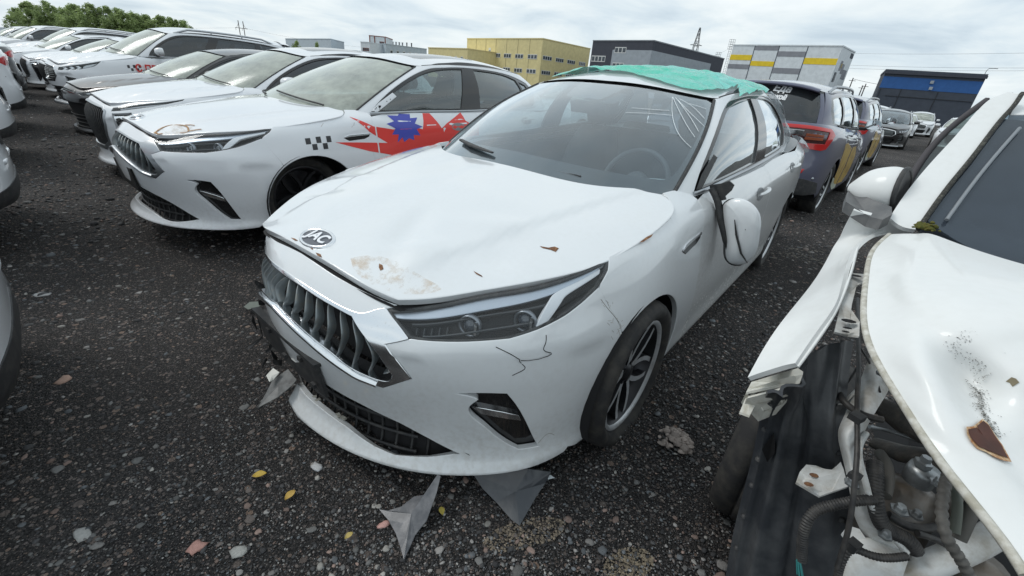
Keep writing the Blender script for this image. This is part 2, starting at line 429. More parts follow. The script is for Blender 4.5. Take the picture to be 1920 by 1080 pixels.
def make_body(xs=lambda x: x, ys=1.0, zs=lambda z: z, top=None, base=None, hood=None, roof=None, disp=None, nom=None):
    b = Body()
    nom = NOM if nom is None else nom
    full = np.concatenate([nom[:0:-1] * [1, -1], nom]); d = np.r_[0, np.cumsum(np.hypot(*np.diff(full, axis=0).T))]; d -= d[len(nom) - 1]
    u = d[len(nom) - 1:]; b.u = u; b.umax = u[-1]
    cx, cy = Basis(d), None; cx_ = cx.W(u + 1e-4) @ full - cx.W(u - 1e-4) @ full
    nn = np.stack([-cx_[:, 1], cx_[:, 0]], 1); nn /= np.linalg.norm(nn, axis=1, keepdims=True)   # outward? fixed below
    cen = np.array([2.3, 0]); 
    s = np.sign(((nom - cen) * nn).sum(1)); nn *= s[:, None]
    P = np.zeros((len(nom), 10, 3))
    for j in range(len(nom)):
        q = nom[j] - nn[j] * 0
        P[j, :, 0] = nom[j, 0] - nn[j, 0] * DT[j]; P[j, :, 1] = nom[j, 1] - nn[j, 1] * DT[j]; P[j, :, 2] = ZT[j]
    def warp(P):
        P = P.copy(); P[..., 0] = xs(P[..., 0]); P[..., 1] = P[..., 1] * ys; P[..., 2] = zs(P[..., 2]); return P
    P = warp(P)
    net = sym_net(u, KV, P); b.B = Surf(net, disp=disp, eps=2e-3)
    # hood / bonnet as a height field over (x, y>=0 half) ; rows x, cols |y|
    hx, hy, hz = hood or HOOD
    hP = np.array([[(x, y, hz[i][j]) for i, x in enumerate(hx)] for j, y in enumerate(hy)], float); hP = warp(hP)
    b.H = Surf(lambda u_, v_, n=sym_net(hy, hx, hP): n(u_, v_), flip=False, disp=disp, eps=2e-3)      # u = lateral (nominal), v = x (nominal)
    bb, tt = base or GBASE, top or GTOP
    rx, rz = roof or ROOF
    rzf = spl(rx, rz)
    def roofz(x, y): return rzf(x) - .085 * (np.abs(y) / .62) ** 2.3
    tt = np.array(tt, float); bb = np.array(bb, float)
    T3 = np.stack([tt[:, 0], tt[:, 1], roofz(tt[:, 0], tt[:, 1])], 1)
    b.T3 = warp(T3); b.B3 = warp(bb)
    G = np.zeros((len(bb), 4, 3))
    for i in range(len(bb)):
        for k, t in enumerate((0, 1 / 3, 2 / 3, 1)):
            p = bb[i] * (1 - t) + T3[i] * t; bul = .055 * 4 * t * (1 - t) * (.75 if bb[i, 0] > 1.4 else .5)
            # bulge along the outward direction
            o = np.array([-1.0 if i < 3 else (1.0 if i > len(bb) - 4 else 0), 0 if (i < 3 or i > len(bb) - 4) else 1.0, .7 if (i < 3 or i > len(bb) - 4) else .3]); o /= np.linalg.norm(o)
            if i == 3 or i == len(bb) - 4: o = np.array([-.5 if i == 3 else .5, .8, .4]); o /= np.linalg.norm(o)
            G[i, k] = p + o * bul
    G = warp(G)
    b.G = Surf(sym_net(np.arange(len(bb)), [0, 1 / 3, 2 / 3, 1], G), disp=disp, eps=2e-3)
    b.ng = len(bb) - 1
    def rf(u_, v_):     # u: lateral fraction -1..1 (u>0 -> y<0) ; v: x nominal
        yy = -u_ ; x = v_
        return warp(np.stack([x, yy, roofz(x, yy)], 1))
    b.Rf = Surf(rf, disp=disp, eps=2e-3)
    orient(b.B, 2.5, 5, (0, -1, 0)); orient(b.H, 0, .8, (0, 0, 1)); orient(b.G, 5, .5, (0, -1, .2)); orient(b.Rf, 0, 2.8, (0, 0, 1))
    b.toptab = tt
    b.warp = warp
    return b
HOOD = ([.06, .16, .30, .55, .9, 1.2, 1.5], [0, .2, .4, .55, .68, .80],
 [[.770, .763, .722, .680, .64, .60],
  [.803, .793, .752, .712, .675, .64],
  [.838, .828, .796, .765, .735, .70],
  [.885, .876, .854, .833, .808, .775],
  [.938, .930, .915, .902, .884, .852],
  [.972, .966, .956, .945, .930, .902],
  [1.000, .995, .988, .978, .965, .940]])
GBASE = [(1.10, 0, .975), (1.13, .27, .968), (1.23, .52, .955), (1.42, .715, .935), (1.62, .785, .938), (2.0, .805, .95), (2.6, .815, .958), (3.2, .815, .98),
         (3.7, .775, .995), (4.05, .66, 1.01), (4.22, .50, 1.015), (4.30, .27, 1.02), (4.32, 0, 1.02)]
GTOP = [(1.99, 0), (2.01, .25), (2.06, .46), (2.15, .575), (2.30, .605), (2.50, .62), (2.75, .63), (3.15, .615), (3.5, .575), (3.7, .50), (3.80, .38), (3.83, .2), (3.83, 0)]
ROOF = ([1.9, 2.1, 2.4, 2.8, 3.2, 3.6, 3.9], [1.338, 1.380, 1.425, 1.455, 1.452, 1.415, 1.365])
# ---------------------------------------------------------------- shared materials
def thin_glass(name, tint=(.78, .86, .85), dust=.06, dustcol=(.62, .64, .60), rough=.025, f=1.0, opac=None, dscale=4):
    """clean float glass as one sheet: reflects by Fresnel, lets the rest straight through, with a film of dust"""
    if name in MATS: return MATS[name]
    m = bpy.data.materials.new(name); m.use_nodes = True; t = m.node_tree; t.nodes.clear(); L = t.links.new
    o = N(t, 'ShaderNodeOutputMaterial'); tr = N(t, 'ShaderNodeBsdfTransparent'); tr.inputs[0].default_value = (*tint, 1)
    gl = N(t, 'ShaderNodeBsdfGlossy'); gl.inputs['Roughness'].default_value = rough; gl.inputs['Color'].default_value = (.95, .98, 1, 1)
    fr = N(t, 'ShaderNodeFresnel'); ge = N(t, 'ShaderNodeNewGeometry'); mr = N(t, 'ShaderNodeMapRange'); mr.inputs[3].default_value = 1.52; mr.inputs[4].default_value = 1 / 1.52; L(ge.outputs['Backfacing'], mr.inputs[0]); L(mr.outputs[0], fr.inputs['IOR'])
    mu = N(t, 'ShaderNodeMath', operation='MULTIPLY'); mu.use_clamp = True; mu.inputs[1].default_value = 1.8 * f; L(fr.outputs[0], mu.inputs[0])
    mx = N(t, 'ShaderNodeMixShader'); L(mu.outputs[0], mx.inputs[0]); L(tr.outputs[0], mx.inputs[1]); L(gl.outputs[0], mx.inputs[2])
    df = N(t, 'ShaderNodeBsdfDiffuse'); df.inputs[0].default_value = (*dustcol, 1)
    tc = N(t, 'ShaderNodeTexCoord'); n = N(t, 'ShaderNodeTexNoise'); n.inputs['Scale'].default_value = dscale; n.inputs['Detail'].default_value = 8; n.inputs['Roughness'].default_value = .65
    L(tc.outputs['Object'], n.inputs['Vector']); r = N(t, 'ShaderNodeMapRange'); r.inputs[1].default_value = .3; r.inputs[2].default_value = .75
    r.inputs[3].default_value = dust * .45; r.inputs[4].default_value = dust * 1.5; L(n.outputs['Fac'], r.inputs[0])
    m2 = N(t, 'ShaderNodeMixShader'); L(r.outputs[0], m2.inputs[0]); L(mx.outputs[0], m2.inputs[1]); L(df.outputs[0], m2.inputs[2]); L(m2.outputs[0], o.inputs[0])
    MATS[name] = m
    return m
WHITE = paint('white_paint', (.69, .72, .74), dirt=(.40, .38, .34), low=.62, amount=.6, grime=.30)
WHITE2 = paint('white_paint_clean', (.71, .735, .765), low=.5, amount=.35, grime=.08)
CREAM = paint('dusty_white_paint', (.76, .75, .70), rough=.42, low=.3, amount=.5, grime=.35, dirt=(.38, .36, .31))
SIDEW = paint('splashed_white_paint', (.68, .70, .71), low=1.02, amount=1.05, grime=.1, dirt=(.26, .25, .22))
BLACKP = paint('black_paint', (.012, .012, .014), rough=.3, low=.8, amount=.25, grime=.1, dirt=(.12, .11, .10))
GREYP = paint('grey_paint', (.10, .107, .165), rough=.3, metal=.35, low=.7, amount=.35, grime=.12, dirt=(.20, .18, .15))
SILVERP = paint('silver_paint', (.30, .31, .32), rough=.3, metal=.6, low=.7, amount=.3, grime=.1)
BLACKG = mat('gloss_black', (.012, .012, .013), .12, coat=.6)
BLACKM = mat('black_plastic', (.028, .029, .031), .55, noise=(30, (.075, .073, .068), .45, .8), bump=(260, .25, .001))
DARKIN = mat('dark_lining', (.010, .010, .011), .85)
CHROME = mat('chrome', (.80, .82, .84), .14, metal=1.0, noise=(60, (.62, .62, .62), .6, .75))
SATIN = mat('satin_metal', (.42, .44, .46), .32, metal=.9)
GREYBAR = mat('grille_grey', (.20, .225, .235), .42, metal=.5, noise=(40, (.24, .23, .20), .5, .8))
RUBBER = mat('tyre_rubber', (.022, .022, .023), .8, noise=(18, (.065, .060, .052), .42, .75), bump=(120, .3, .002))
ALLOY = mat('alloy', (.58, .60, .62), .35, metal=.45, noise=(20, (.34, .33, .31), .5, .8))
ALLOYD = mat('alloy_dark', (.035, .036, .04), .35, metal=.6)
FABRIC = mat('seat_fabric', (.05, .055, .062), .9, bump=(300, .3, .001))
TRIMGREY = mat('trim_grey', (.07, .075, .08), .7)
DASH = mat('dashboard_plastic', (.11, .12, .125), .6)
WSGLASS = thin_glass('windscreen_glass', (.80, .91, .95), .10, (.50, .60, .66), f=1.3, dscale=2)  # dust film tinted blue, also imitating sky haze reflected in the glass
SIDEGLASS = thin_glass('door_glass', (.50, .60, .60), .10, (.45, .50, .48), f=1.5)
DUSTGLASS = thin_glass('dusty_windscreen', (.55, .63, .60), .52, (.60, .64, .57), f=.95, rough=.16)
TINTGLASS = thin_glass('tinted_glass', (.10, .12, .14), .05, (.3, .34, .36))
LENS = thin_glass('lamp_lens', (.93, .95, .96), .012, (.5, .5, .47), f=.42)
RUST = mat('rust', (.11, .048, .026), .9, noise=(90, (.30, .16, .08), .4, .65), bump=(90, .6, .003))
RUSTS = mat('rust_stain', (.52, .38, .22), .6)
RED = mat('red_film', (.72, .045, .035), .4, coat=.3); BLUE = mat('blue_film', (.055, .07, .42), .4, coat=.3)
BLKFILM = mat('black_film', (.02, .02, .024), .4, coat=.3)
LEDW = mat('lamp_white', (.75, .77, .8), .25); REDL = mat('red_lamp', (.55, .012, .012), .12, coat=.8)

AB = (1.0, .08); AG = (.33, .42)
def sym(near):
    """closed outline from the half running bottom-centre .. top-centre on u>=0: add its mirror image"""
    near = [tuple(p) for p in near]
    return np.array(near + [(-a, b) for a, b in near[::-1] if a > 1e-6])
def mir(p): return np.array(p)[::-1] * [-1, 1]
def arc(cx, cz, r, a0, a1, n=20):
    return [(cx + r * math.cos(R(a0 + (a1 - a0) * i / (n - 1))), cz + r * math.sin(R(a0 + (a1 - a0) * i / (n - 1)))) for i in range(n)]
def inv_side(b, pts, lo=1.05, hi=5.6):
    """(x,z) on the car's flank -> (u,v) of B"""
    q = np.array(pts, float); u = q[:, 0] + b.u[7] - 1.35; v = np.full(len(q), 5.0)
    for it in range(14):
        P = b.B.f(u, v); dx = q[:, 0] - P[:, 0]; dz = q[:, 1] - P[:, 2]
        Pu = (b.B.f(u + 1e-3, v) - P) / 1e-3; Pv = (b.B.f(u, v + 1e-2) - P) / 1e-2
        det = Pu[:, 0] * Pv[:, 2] - Pu[:, 2] * Pv[:, 0]; det = np.where(np.abs(det) < 1e-5, 1e-5, det)
        du = (dx * Pv[:, 2] - dz * Pv[:, 0]) / det; dv = (Pu[:, 0] * dz - Pu[:, 2] * dx) / det
        u = np.clip(u + np.clip(du, -.2, .2), .3, b.umax); v = np.clip(v + np.clip(dv, -2, 2), -1, 10)
    return np.stack([u, v], 1)

HLPOLY = smooth_poly([[(.431, 8.42), (.516, 8.72), (.601, 8.86), (.735, 8.86), (.888, 8.82), (1.059, 8.82), (1.267, 8.66)],
                      [(1.267, 8.66), (1.232, 8.2), (1.184, 7.88), (1.117, 7.6), (1.018, 7.3), (.913, 7.07), (.823, 6.93), (.699, 7.03), (.579, 7.15), (.526, 7.20)],
                      [(.526, 7.20), (.485, 7.78), (.431, 8.42)]], .03)
FOG = smooth_poly([[(.649, 4.46), (.748, 4.55), (.824, 4.48)], [(.824, 4.48), (.854, 4.0), (.902, 3.15), (.967, 2.06)], [(.967, 2.06), (.888, 2.12)],
                   [(.888, 2.12), (.806, 2.66), (.757, 3.08), (.719, 3.42), (.705, 3.75), (.713, 3.98), (.733, 4.2)], [(.733, 4.2), (.70, 4.36), (.649, 4.46)]], .04)
GR_IN = [(0, 6.33), (.08, 6.05), (.192, 5.60), (.291, 5.12), (.366, 4.72), (.429, 4.58), (.481, 4.97), (.43, 6.1), (.372, 7.1), (.335, 7.62), (.27, 7.70), (.182, 7.78), (.09, 7.86), (0, 7.88)]
GR_OUT = [(0, 6.08), (.08, 5.80), (.190, 5.34), (.281, 4.86), (.361, 4.45), (.444, 4.30), (.533, 4.95), (.492, 5.75), (.455, 6.585), (.523, 7.18), (.485, 7.78), (.431, 8.44), (.40, 8.22), (.372, 7.93), (.325, 7.80), (.229, 7.86), (.134, 7.94), (0, 8.0)]
NOSE = [(0, 8.03), (.134, 7.97), (.229, 7.89), (.325, 7.83), (.37, 7.96), (.405, 8.27), (.463, 8.70), (.367, 8.76), (.252, 8.75), (.109, 8.82), (0, 8.86)]
INTAKE = [(0, 2.05), (.121, 2.03), (.243, 1.93), (.373, 1.66), (.459, 1.56), (.575, 1.74), (.688, 2.03), (.571, 2.46), (.476, 2.8), (.331, 3.19), (.218, 3.4), (.1, 3.5), (0, 3.52)]
HOODP_F = [(0, .120), (.133, .122), (.265, .132), (.356, .149), (.425, .171)]
HOODP_S = [(.425, .171), (.480, .226), (.554, .318), (.626, .418), (.695, .535), (.749, .655), (.775, .74), (.792, .85), (.802, .95), (.806, 1.05), (.804, 1.14), (.796, 1.22), (.772, 1.281), (.734, 1.314), (.70, 1.325)]
HOODP_R = [(.70, 1.33), (.62, 1.275), (.52, 1.19), (.42, 1.135), (.23, 1.10), (0, 1.085)]

def wheel(name, parent, loc, r=.315, w=.215, side=-1, flat=0., steer=0., spokes=5, lod=0, rimmat=None, rr=.236):
    """tyre > rim, hub ; axis along local Y, `side` -1: outer face towards -Y"""
    e = bpy.data.objects.new(name, None); COL.objects.link(e); e.parent = parent; e.location = loc; e.rotation_euler = (0, 0, steer)
    n = 28 if lod else 64
    prof = [(rr - .005, -w * .36), (rr + .01, -w * .46), (r * .86, -w * .53), (r * .93, -w * .52), (r * .975, -w * .44), (r, -w * .33)]
    if not lod: prof += [(r, -w * .20), (r - .008, -w * .195), (r - .008, -w * .17), (r, -w * .165), (r, -w * .02), (r - .008, -w * .015)]
    prof = prof + [(a, -b_) for a, b_ in prof[::-1]]
    M = Matrix.Rotation(R(90), 4, 'X')
    t = MB(); t.lathe(prof, n, M)
    if flat:
        V = []
        for (x, y, z) in t.v:
            lim = -loc[2] + .002
            k = max(0, (-z - (r - flat * 2.2)) / (flat * 2.2))
            if z < lim: z = lim + (z - lim) * .03
            y *= 1 + .28 * k
            V.append((x, y, z))
        t.v = V
    tyre = t.build('tyre', RUBBER, e)
    s = side; rim = MB()
    def Q(x, h, z): return (x, s * h, z)
    o = w * .40
    barrel = [(rr + .004, s * (o + .008)), (rr - .006, s * (o + .012)), (rr - .016, s * (o - .002)), (rr - .030, s * (o - .03)), (rr - .045, s * .0), (rr - .04, -s * o)]
    rim.lathe([(a, -b_) for a, b_ in barrel[:3]], n, M, mi=0); rim.lathe([(a, -b_) for a, b_ in barrel[2:]], n, M, mi=1)
    rim.lathe([(rr - .04, s * .02), (.06, s * .02)][:2], n, M, mi=1)
    for k in range(spokes):
        a0 = 2 * math.pi * k / spokes + .3
        for d, q in ((-.20, -1), (.20, 1)):
            pts = []
            for i in range(6):
                f = i / 5; rad = .035 + (rr - .055) * f; a = a0 + d * (.35 + 1.5 * f) + q * .10 * f * f
                pts.append((rad, a, o - .028 + .018 * f))
            for i in range(5):
                (r0, A0, h0), (r1, A1, h1) = pts[i], pts[i + 1]
                w0 = .0115; w1 = .0115
                def P(rad, a, h, e_): 
                    return Q(rad * math.cos(a) - e_ * math.sin(a), h, rad * math.sin(a) + e_ * math.cos(a))
                A_ = [P(r0, A0, h0, -w0), P(r0, A0, h0, w0), P(r1, A1, h1, w1), P(r1, A1, h1, -w1)]
                B_ = [P(r0, A0, h0 - .03, -w0 * 1.2), P(r0, A0, h0 - .03, w0 * 1.2), P(r1, A1, h1 - .03, w1 * 1.2), P(r1, A1, h1 - .03, -w1 * 1.2)]
                rim.add(A_ + B_, [(0, 1, 2, 3), (0, 4, 5, 1), (2, 6, 7, 3), (1, 5, 6, 2), (3, 7, 4, 0)], mi=0)
                rim.mi[-4:] = [1] * 4
    rim.build('rim', [rimmat or ALLOY, ALLOYD], e)
    h = MB(); h.lathe([(0, -s * (o - .012)), (.028, -s * (o - .014)), (.036, -s * (o - .022)), (.055, -s * (o - .04)), (.06, -s * .02)], 20, M)
    for k in range(5):
        a = 2 * math.pi * k / 5; h.box(Q(.045 * math.cos(a), o - .028, .045 * math.sin(a)), (.014, .012, .014))
    h.build('hub', ALLOYD, e)
    return e

def seat(name, parent, x, y, z=.42, w=.46, mat_=None, rear=False):
    mat_ = mat_ or FABRIC
    m = MB()
    def loft(secs):
        G = []
        for (cx, cz, hw, th, nx_, nz_) in secs:
            row = []
            for k in range(17):
                a = 2 * math.pi * k / 16; ca, sa = math.cos(a), math.sin(a)
                px = math.copysign(abs(ca) ** .5, ca) * hw; pt = math.copysign(abs(sa) ** .6, sa) * th
                row.append((cx + nx_ * pt, y + px, cz + nz_ * pt))
            G.append(row)
        m.grid(G)
        m.add(G[0][:16], [tuple(range(16))]); m.add(G[-1][:16], [tuple(range(15, -1, -1))])
    loft([(x - .25, z - .02, w * .44, .06, 0, 1), (x - .22, z, w * .5, .075, 0, 1), (x, z - .01, w * .5, .08, 0, 1), (x + .22, z - .03, w * .48, .07, 0, 1)])
    loft([(x + .20, z, w * .46, .06, 1, .2), (x + .26, z + .18, w * .5, .075, 1, .25), (x + .33, z + .42, w * .47, .065, 1, .25), (x + .38, z + .58, w * .34, .045, 1, .25)])
    s = m.build(name, mat_, parent)
    if not rear:
        m = MB(); loft2 = [(x + .385, z + .62, .10, .035, 1, .25), (x + .395, z + .70, .125, .05, 1, .25), (x + .41, z + .78, .11, .04, 1, .25)]
        loft(loft2); m.tube([(x + .37, y - .05, z + .5), (x + .39, y - .05, z + .66)], .008, 6); m.tube([(x + .37, y + .05, z + .5), (x + .39, y + .05, z + .66)], .008, 6)
        m.build('headrest', mat_, s)
    return s

def text_mesh(txt, size, mat_, name, parent, M, extrude=.001, shear=0., bold=0.):
    c = bpy.data.curves.new('txt', 'FONT'); c.body = txt; c.size = size; c.extrude = extrude; c.align_x = 'LEFT'; c.shear = shear; c.offset = bold
    o = bpy.data.objects.new('txt', c); COL.objects.link(o)
    me = bpy.data.meshes.new_from_object(o, depsgraph=bpy.context.evaluated_depsgraph_get())
    bpy.data.objects.remove(o); bpy.data.curves.remove(c)
    me.transform(M); me.materials.clear()
    return link_mesh(name, me, mat_, parent)

def boundary_strip(name, S, poly, width, height, m, parent, off=0., prof='round', asp=AB):
    p = densify(np.array(poly) * asp, .02) / asp
    return strip(name, S, p, width, height, m, parent, off, True, prof)

def bars_front(root, b, B, P, W, o, st, lod, side):
    # nose, bumper
    nose = smooth_poly([NOSE[:1] + NOSE[1:5], NOSE[4:7], NOSE[6:]], .03); 
    nosef = sym(nose)
    panel('nose_panel', B, nosef, W, root, step=st, depth=.02, asp=AB, off=.0)
    arch_f = dict(c=(.965, .30), r=.348)
    seam = [(1.172, 7.75), (1.215, 6.75), (1.297, 5.34)]
    archpts = arc(arch_f['c'][0], arch_f['c'][1], arch_f['r'], 128, 205, 14)
    au = side(archpts)
    bl = smooth_poly([[(0, .9), (.2, .95), (.45, .9), (.7, .95), (.9, 1.0), (1.065, 1.1)], [(1.065, 1.1), (1.085, 1.4)]], .05)
    out = list(map(tuple, bl)) + [tuple(p) for p in au[::-1]] + [(1.215, 6.75), (1.174, 7.76), (1.12, 7.59), (1.018, 7.27), (.913, 7.04), (.823, 6.90), (.699, 7.0), (.579, 7.12), (.534, 7.14), (.462, 6.56), (.50, 5.75), (.542, 4.93), (.447, 4.24), (.355, 4.38), (.275, 4.82), (.186, 5.28), (.08, 5.75), (0, 6.03)]
    outf = sym(out)
    inta = smooth_poly([INTAKE[:7], INTAKE[6:]], .03); intf = sym(inta)
    bump = outf; lipleft = o('broken_lip')
    holes = [FOG, mir(FOG)]
    if lipleft:
        # the car's right half of the chin has broken off: open the cover there
        a = [p for p in intf if p[0] >= -.10]
        right = smooth_poly([INTAKE[:7], INTAKE[6:]], .03)
        nearp = out
        # near half with intake as hole edge; the other half ends above the intake
        poly = list(map(tuple, bl[bl[:, 0] > -.09]))
        poly = [(-.10, .95)] + list(map(tuple, bl)) + out[len(bl):] + [(-a_, c_) for a_, c_ in out[::-1] if a_ > 0 and c_ > 3.9 and a_ < .56][::1]
        farR = [(-a_, c_) for a_, c_ in out[::-1] if a_ > 1e-6]
        farR = [p for p in farR if not (p[1] < 3.0 and p[0] > -1.02)]
        poly = [(-.10, .95)] + list(map(tuple, bl)) + out[len(bl):] + farR + [(-1.02, 1.6), (-.80, 2.7), (-.55, 3.4), (-.33, 4.1), (-.10, 4.6), (-.06, 3.62), (.0, 3.52), (.1, 3.5), (.218, 3.4), (.331, 3.19), (.476, 2.8), (.571, 2.46), (.688, 2.03), (.575, 1.74), (.459, 1.56), (.373, 1.66), (.243, 1.93), (.121, 2.03), (0, 2.05), (-.10, 1.98)]
        bumper = panel('bumper', B, np.array(poly), W, root, holes=holes, step=st, depth=.02, asp=AB)
    else:
        bumper = panel('bumper', B, outf, W, root, holes=holes + [intf], step=st, depth=.02, asp=AB)
    # recesses
    for sgn in (1, -1):
        f = FOG if sgn > 0 else mir(FOG)
        e = panel('fog_lamp_pocket', B.off(.028), f * [1, 1], BLACKG, bumper, step=.05, depth=0, asp=AB)
        ch = np.array([(.722, 3.70), (.76, 3.62), (.82, 3.47), (.872, 3.30), (.885, 3.12), (.82, 3.28), (.75, 3.45)]) * [sgn, 1]
        panel('chrome_trim', B.off(.014), ch if sgn > 0 else ch[::-1], CHROME, e, step=.04, depth=.012, asp=AB)
    panel('lower_grille', B.off(.07), intf * [1.06, 1], DARKIN, root, step=.06, depth=0, asp=AB)
    lg = root.children[-1]
    m = MB()
    for k in range(5):
        v = 1.75 + .36 * k; lim = .62 - .1 * k if k > 0 else .52
        uu = np.linspace(-lim, lim, 30); Pq, nq = B.off(.045).ev(uu, np.full(30, v)); m.tube([tuple(p) for p in Pq], .007, 5)
    for k in range(-9, 10):
        uu = k * .062; vv = np.linspace(1.7, 3.4 - abs(k) * .13, 6)
        if vv[-1] > 1.9: Pq, nq = B.off(.05).ev(np.full(6, uu), vv); m.tube([tuple(p) for p in Pq], .005, 5)
    m.build('grille_mesh', BLACKM, lg)
    # main grille
    gi = smooth_poly([GR_IN[:7], GR_IN[6:10], GR_IN[9:]], .03); gif = sym(gi)
    go = smooth_poly([GR_OUT[:6], GR_OUT[5:7], GR_OUT[6:9], GR_OUT[8:10], GR_OUT[9:12], GR_OUT[11:13], GR_OUT[12:]], .03); gof = sym(go)
    gr = panel('grille', B.off(.065), gif * [1.02, 1], DARKIN, root, step=.05, depth=0, asp=AB)
    panel('chrome_surround', B, gof, P.get('surround', CHROME), gr, holes=[gif], step=.02, depth=.05, lip=.003, asp=AB, off=.002)
    ub = np.linspace(-.43, .43, 60); vb_ = np.interp(np.abs(ub), [0, .08, .19, .285, .363, .437], [6.20, 5.92, 5.47, 4.99, 4.59, 4.45])
    strip('chrome_bead', B, np.stack([ub, vb_], 1), .020, .013, P.get('surround', CHROME), gr, off=.004)  # round bead added so the lower chrome edge catches the sky
    def gtop(u): return np.interp(abs(u), [0, .09, .182, .27, .335, .372, .43, .481], [7.88, 7.86, 7.78, 7.70, 7.62, 7.1, 6.1, 4.97])
    def gbot(u): return np.interp(abs(u), [0, .08, .192, .291, .366, .429, .481], [6.33, 6.05, 5.60, 5.12, 4.72, 4.58, 4.97])
    for k in range(18):
        uc = (k - 8.5) * .0535; n_ = 16; t_ = np.linspace(0, 1, n_)
        vb, vt = gbot(uc), gtop(uc)
        if vt - vb < .5: continue
        sg_ = 1 if uc > 0 else -1
        uu = uc + sg_ * (-.006 + .022 * np.sin(t_ * math.pi * 1.25 - .25)); vv = vb + (vt - vb) * t_
        ln = np.stack([uu, vv], 1); wd = .0065 + .003 * np.sin(t_ * math.pi)
        strip('grille_bar', B.off(.030), ln, wd, .016 + .010 * np.sin(t_ * math.pi), P.get('bar', GREYBAR), gr)
    # head lamps
    for sgn in (1, -1):
        hl = HLPOLY if sgn > 0 else mir(HLPOLY)
        hd = panel('headlight', B.off(.055), hl, mat('lamp_inner', (.008, .008, .010), .55), root, step=.05, depth=0, asp=AB)
        q = lambda L: (np.array(L) * [sgn, 1]) if sgn > 0 else (np.array(L) * [sgn, 1])[::-1]
        panel('lamp_rim', B, hl, BLACKM, hd, holes=[q(insetp(HLPOLY, .007))], step=.04, depth=.05, asp=AB, off=-.004)
        band = smooth_poly([[(.455, 8.38), (.54, 8.66), (.62, 8.78), (.735, 8.78), (.888, 8.74), (1.05, 8.74), (1.235, 8.62)], [(1.20, 8.52), (1.10, 8.49), (.984, 8.42), (.828, 8.36), (.652, 8.34), (.52, 8.30), (.47, 8.22)]], .03)
        panel('lamp_band', B.off(.016), q(band), P.get('band', mat('lamp_band_silver', (.50, .55, .62), .34, metal=.8)), hd, step=.03, depth=.012, asp=AB)
        dr = smooth_poly([[(1.215, 8.46), (1.12, 8.44), (1.042, 8.40), (.985, 8.22), (.945, 7.72), (.915, 7.18)], [(.945, 7.20), (.985, 7.62), (1.022, 8.0), (1.07, 8.20), (1.14, 8.28), (1.205, 8.34)]], .03)
        panel('daytime_lamp', B.off(.012), q(dr), LEDW, hd, step=.03, depth=.014, asp=AB)
        for (pu, pv) in ((.700, 7.78), (.885, 7.55)):
            Pq, nq = B.off(.04).ev([pu * sgn], [pv]); c = Vector(Pq[0]); nn_ = Vector((-1, -.35 * sgn, .05)).normalized()
            Mq = nn_.to_track_quat('Z', 'Y').to_matrix().to_4x4(); Mq.translation = c
            m = MB(); m.lathe([(.034, -.01), (.036, .006), (.033, .010), (.028, .004), (.026, -.01)], 22, Mq); m.build('projector', mat('projector_ring', (.30, .32, .35), .3, metal=.8), hd)
            m = MB(); m.lathe([(0, .012), (.012, .010), (.021, .003), (.026, -.008)], 20, Mq); m.build('led_lens', mat('projector_glass', (.05, .06, .075), .06, coat=1.), hd)
            m = MB(); m.add([tuple(Mq @ Vector(v_)) for v_ in ((.018, -.022, .014), (.026, -.022, .014), (.026, .022, .014), (.018, .022, .014), (.018, -.022, .008), (.026, -.022, .008), (.026, .022, .008), (.018, .022, .008))], [(0, 1, 2, 3), (0, 4, 5, 1), (1, 5, 6, 2), (2, 6, 7, 3), (3, 7, 4, 0)]); m.build('chrome_blade', CHROME, hd)
        for v_, u0_, u1_ in ((8.02, .52, .98), (7.38, .56, .90)):
            strip('lamp_divider', B.off(.034), np.stack([np.linspace(u0_, u1_, 20) * sgn, np.full(20, v_) + .10 * np.sin(np.linspace(0, 3, 20))], 1), .008, .010, mat('divider_grey', (.06, .065, .07), .4), hd)
        for k_ in range(5):
            u_ = .535 + .024 * k_; strip('reflector_rib', B.off(.045), np.array([(u_ * sgn, 7.45), (u_ * sgn, 7.65), (u_ * sgn, 7.85)]), .005, .012, mat('divider_grey', (.06, .065, .07), .4), hd)
        panel('lens', B, q(insetp(HLPOLY, .003)), LENS, hd, step=.04, depth=0, asp=AB, off=-.0015)
    return bumper

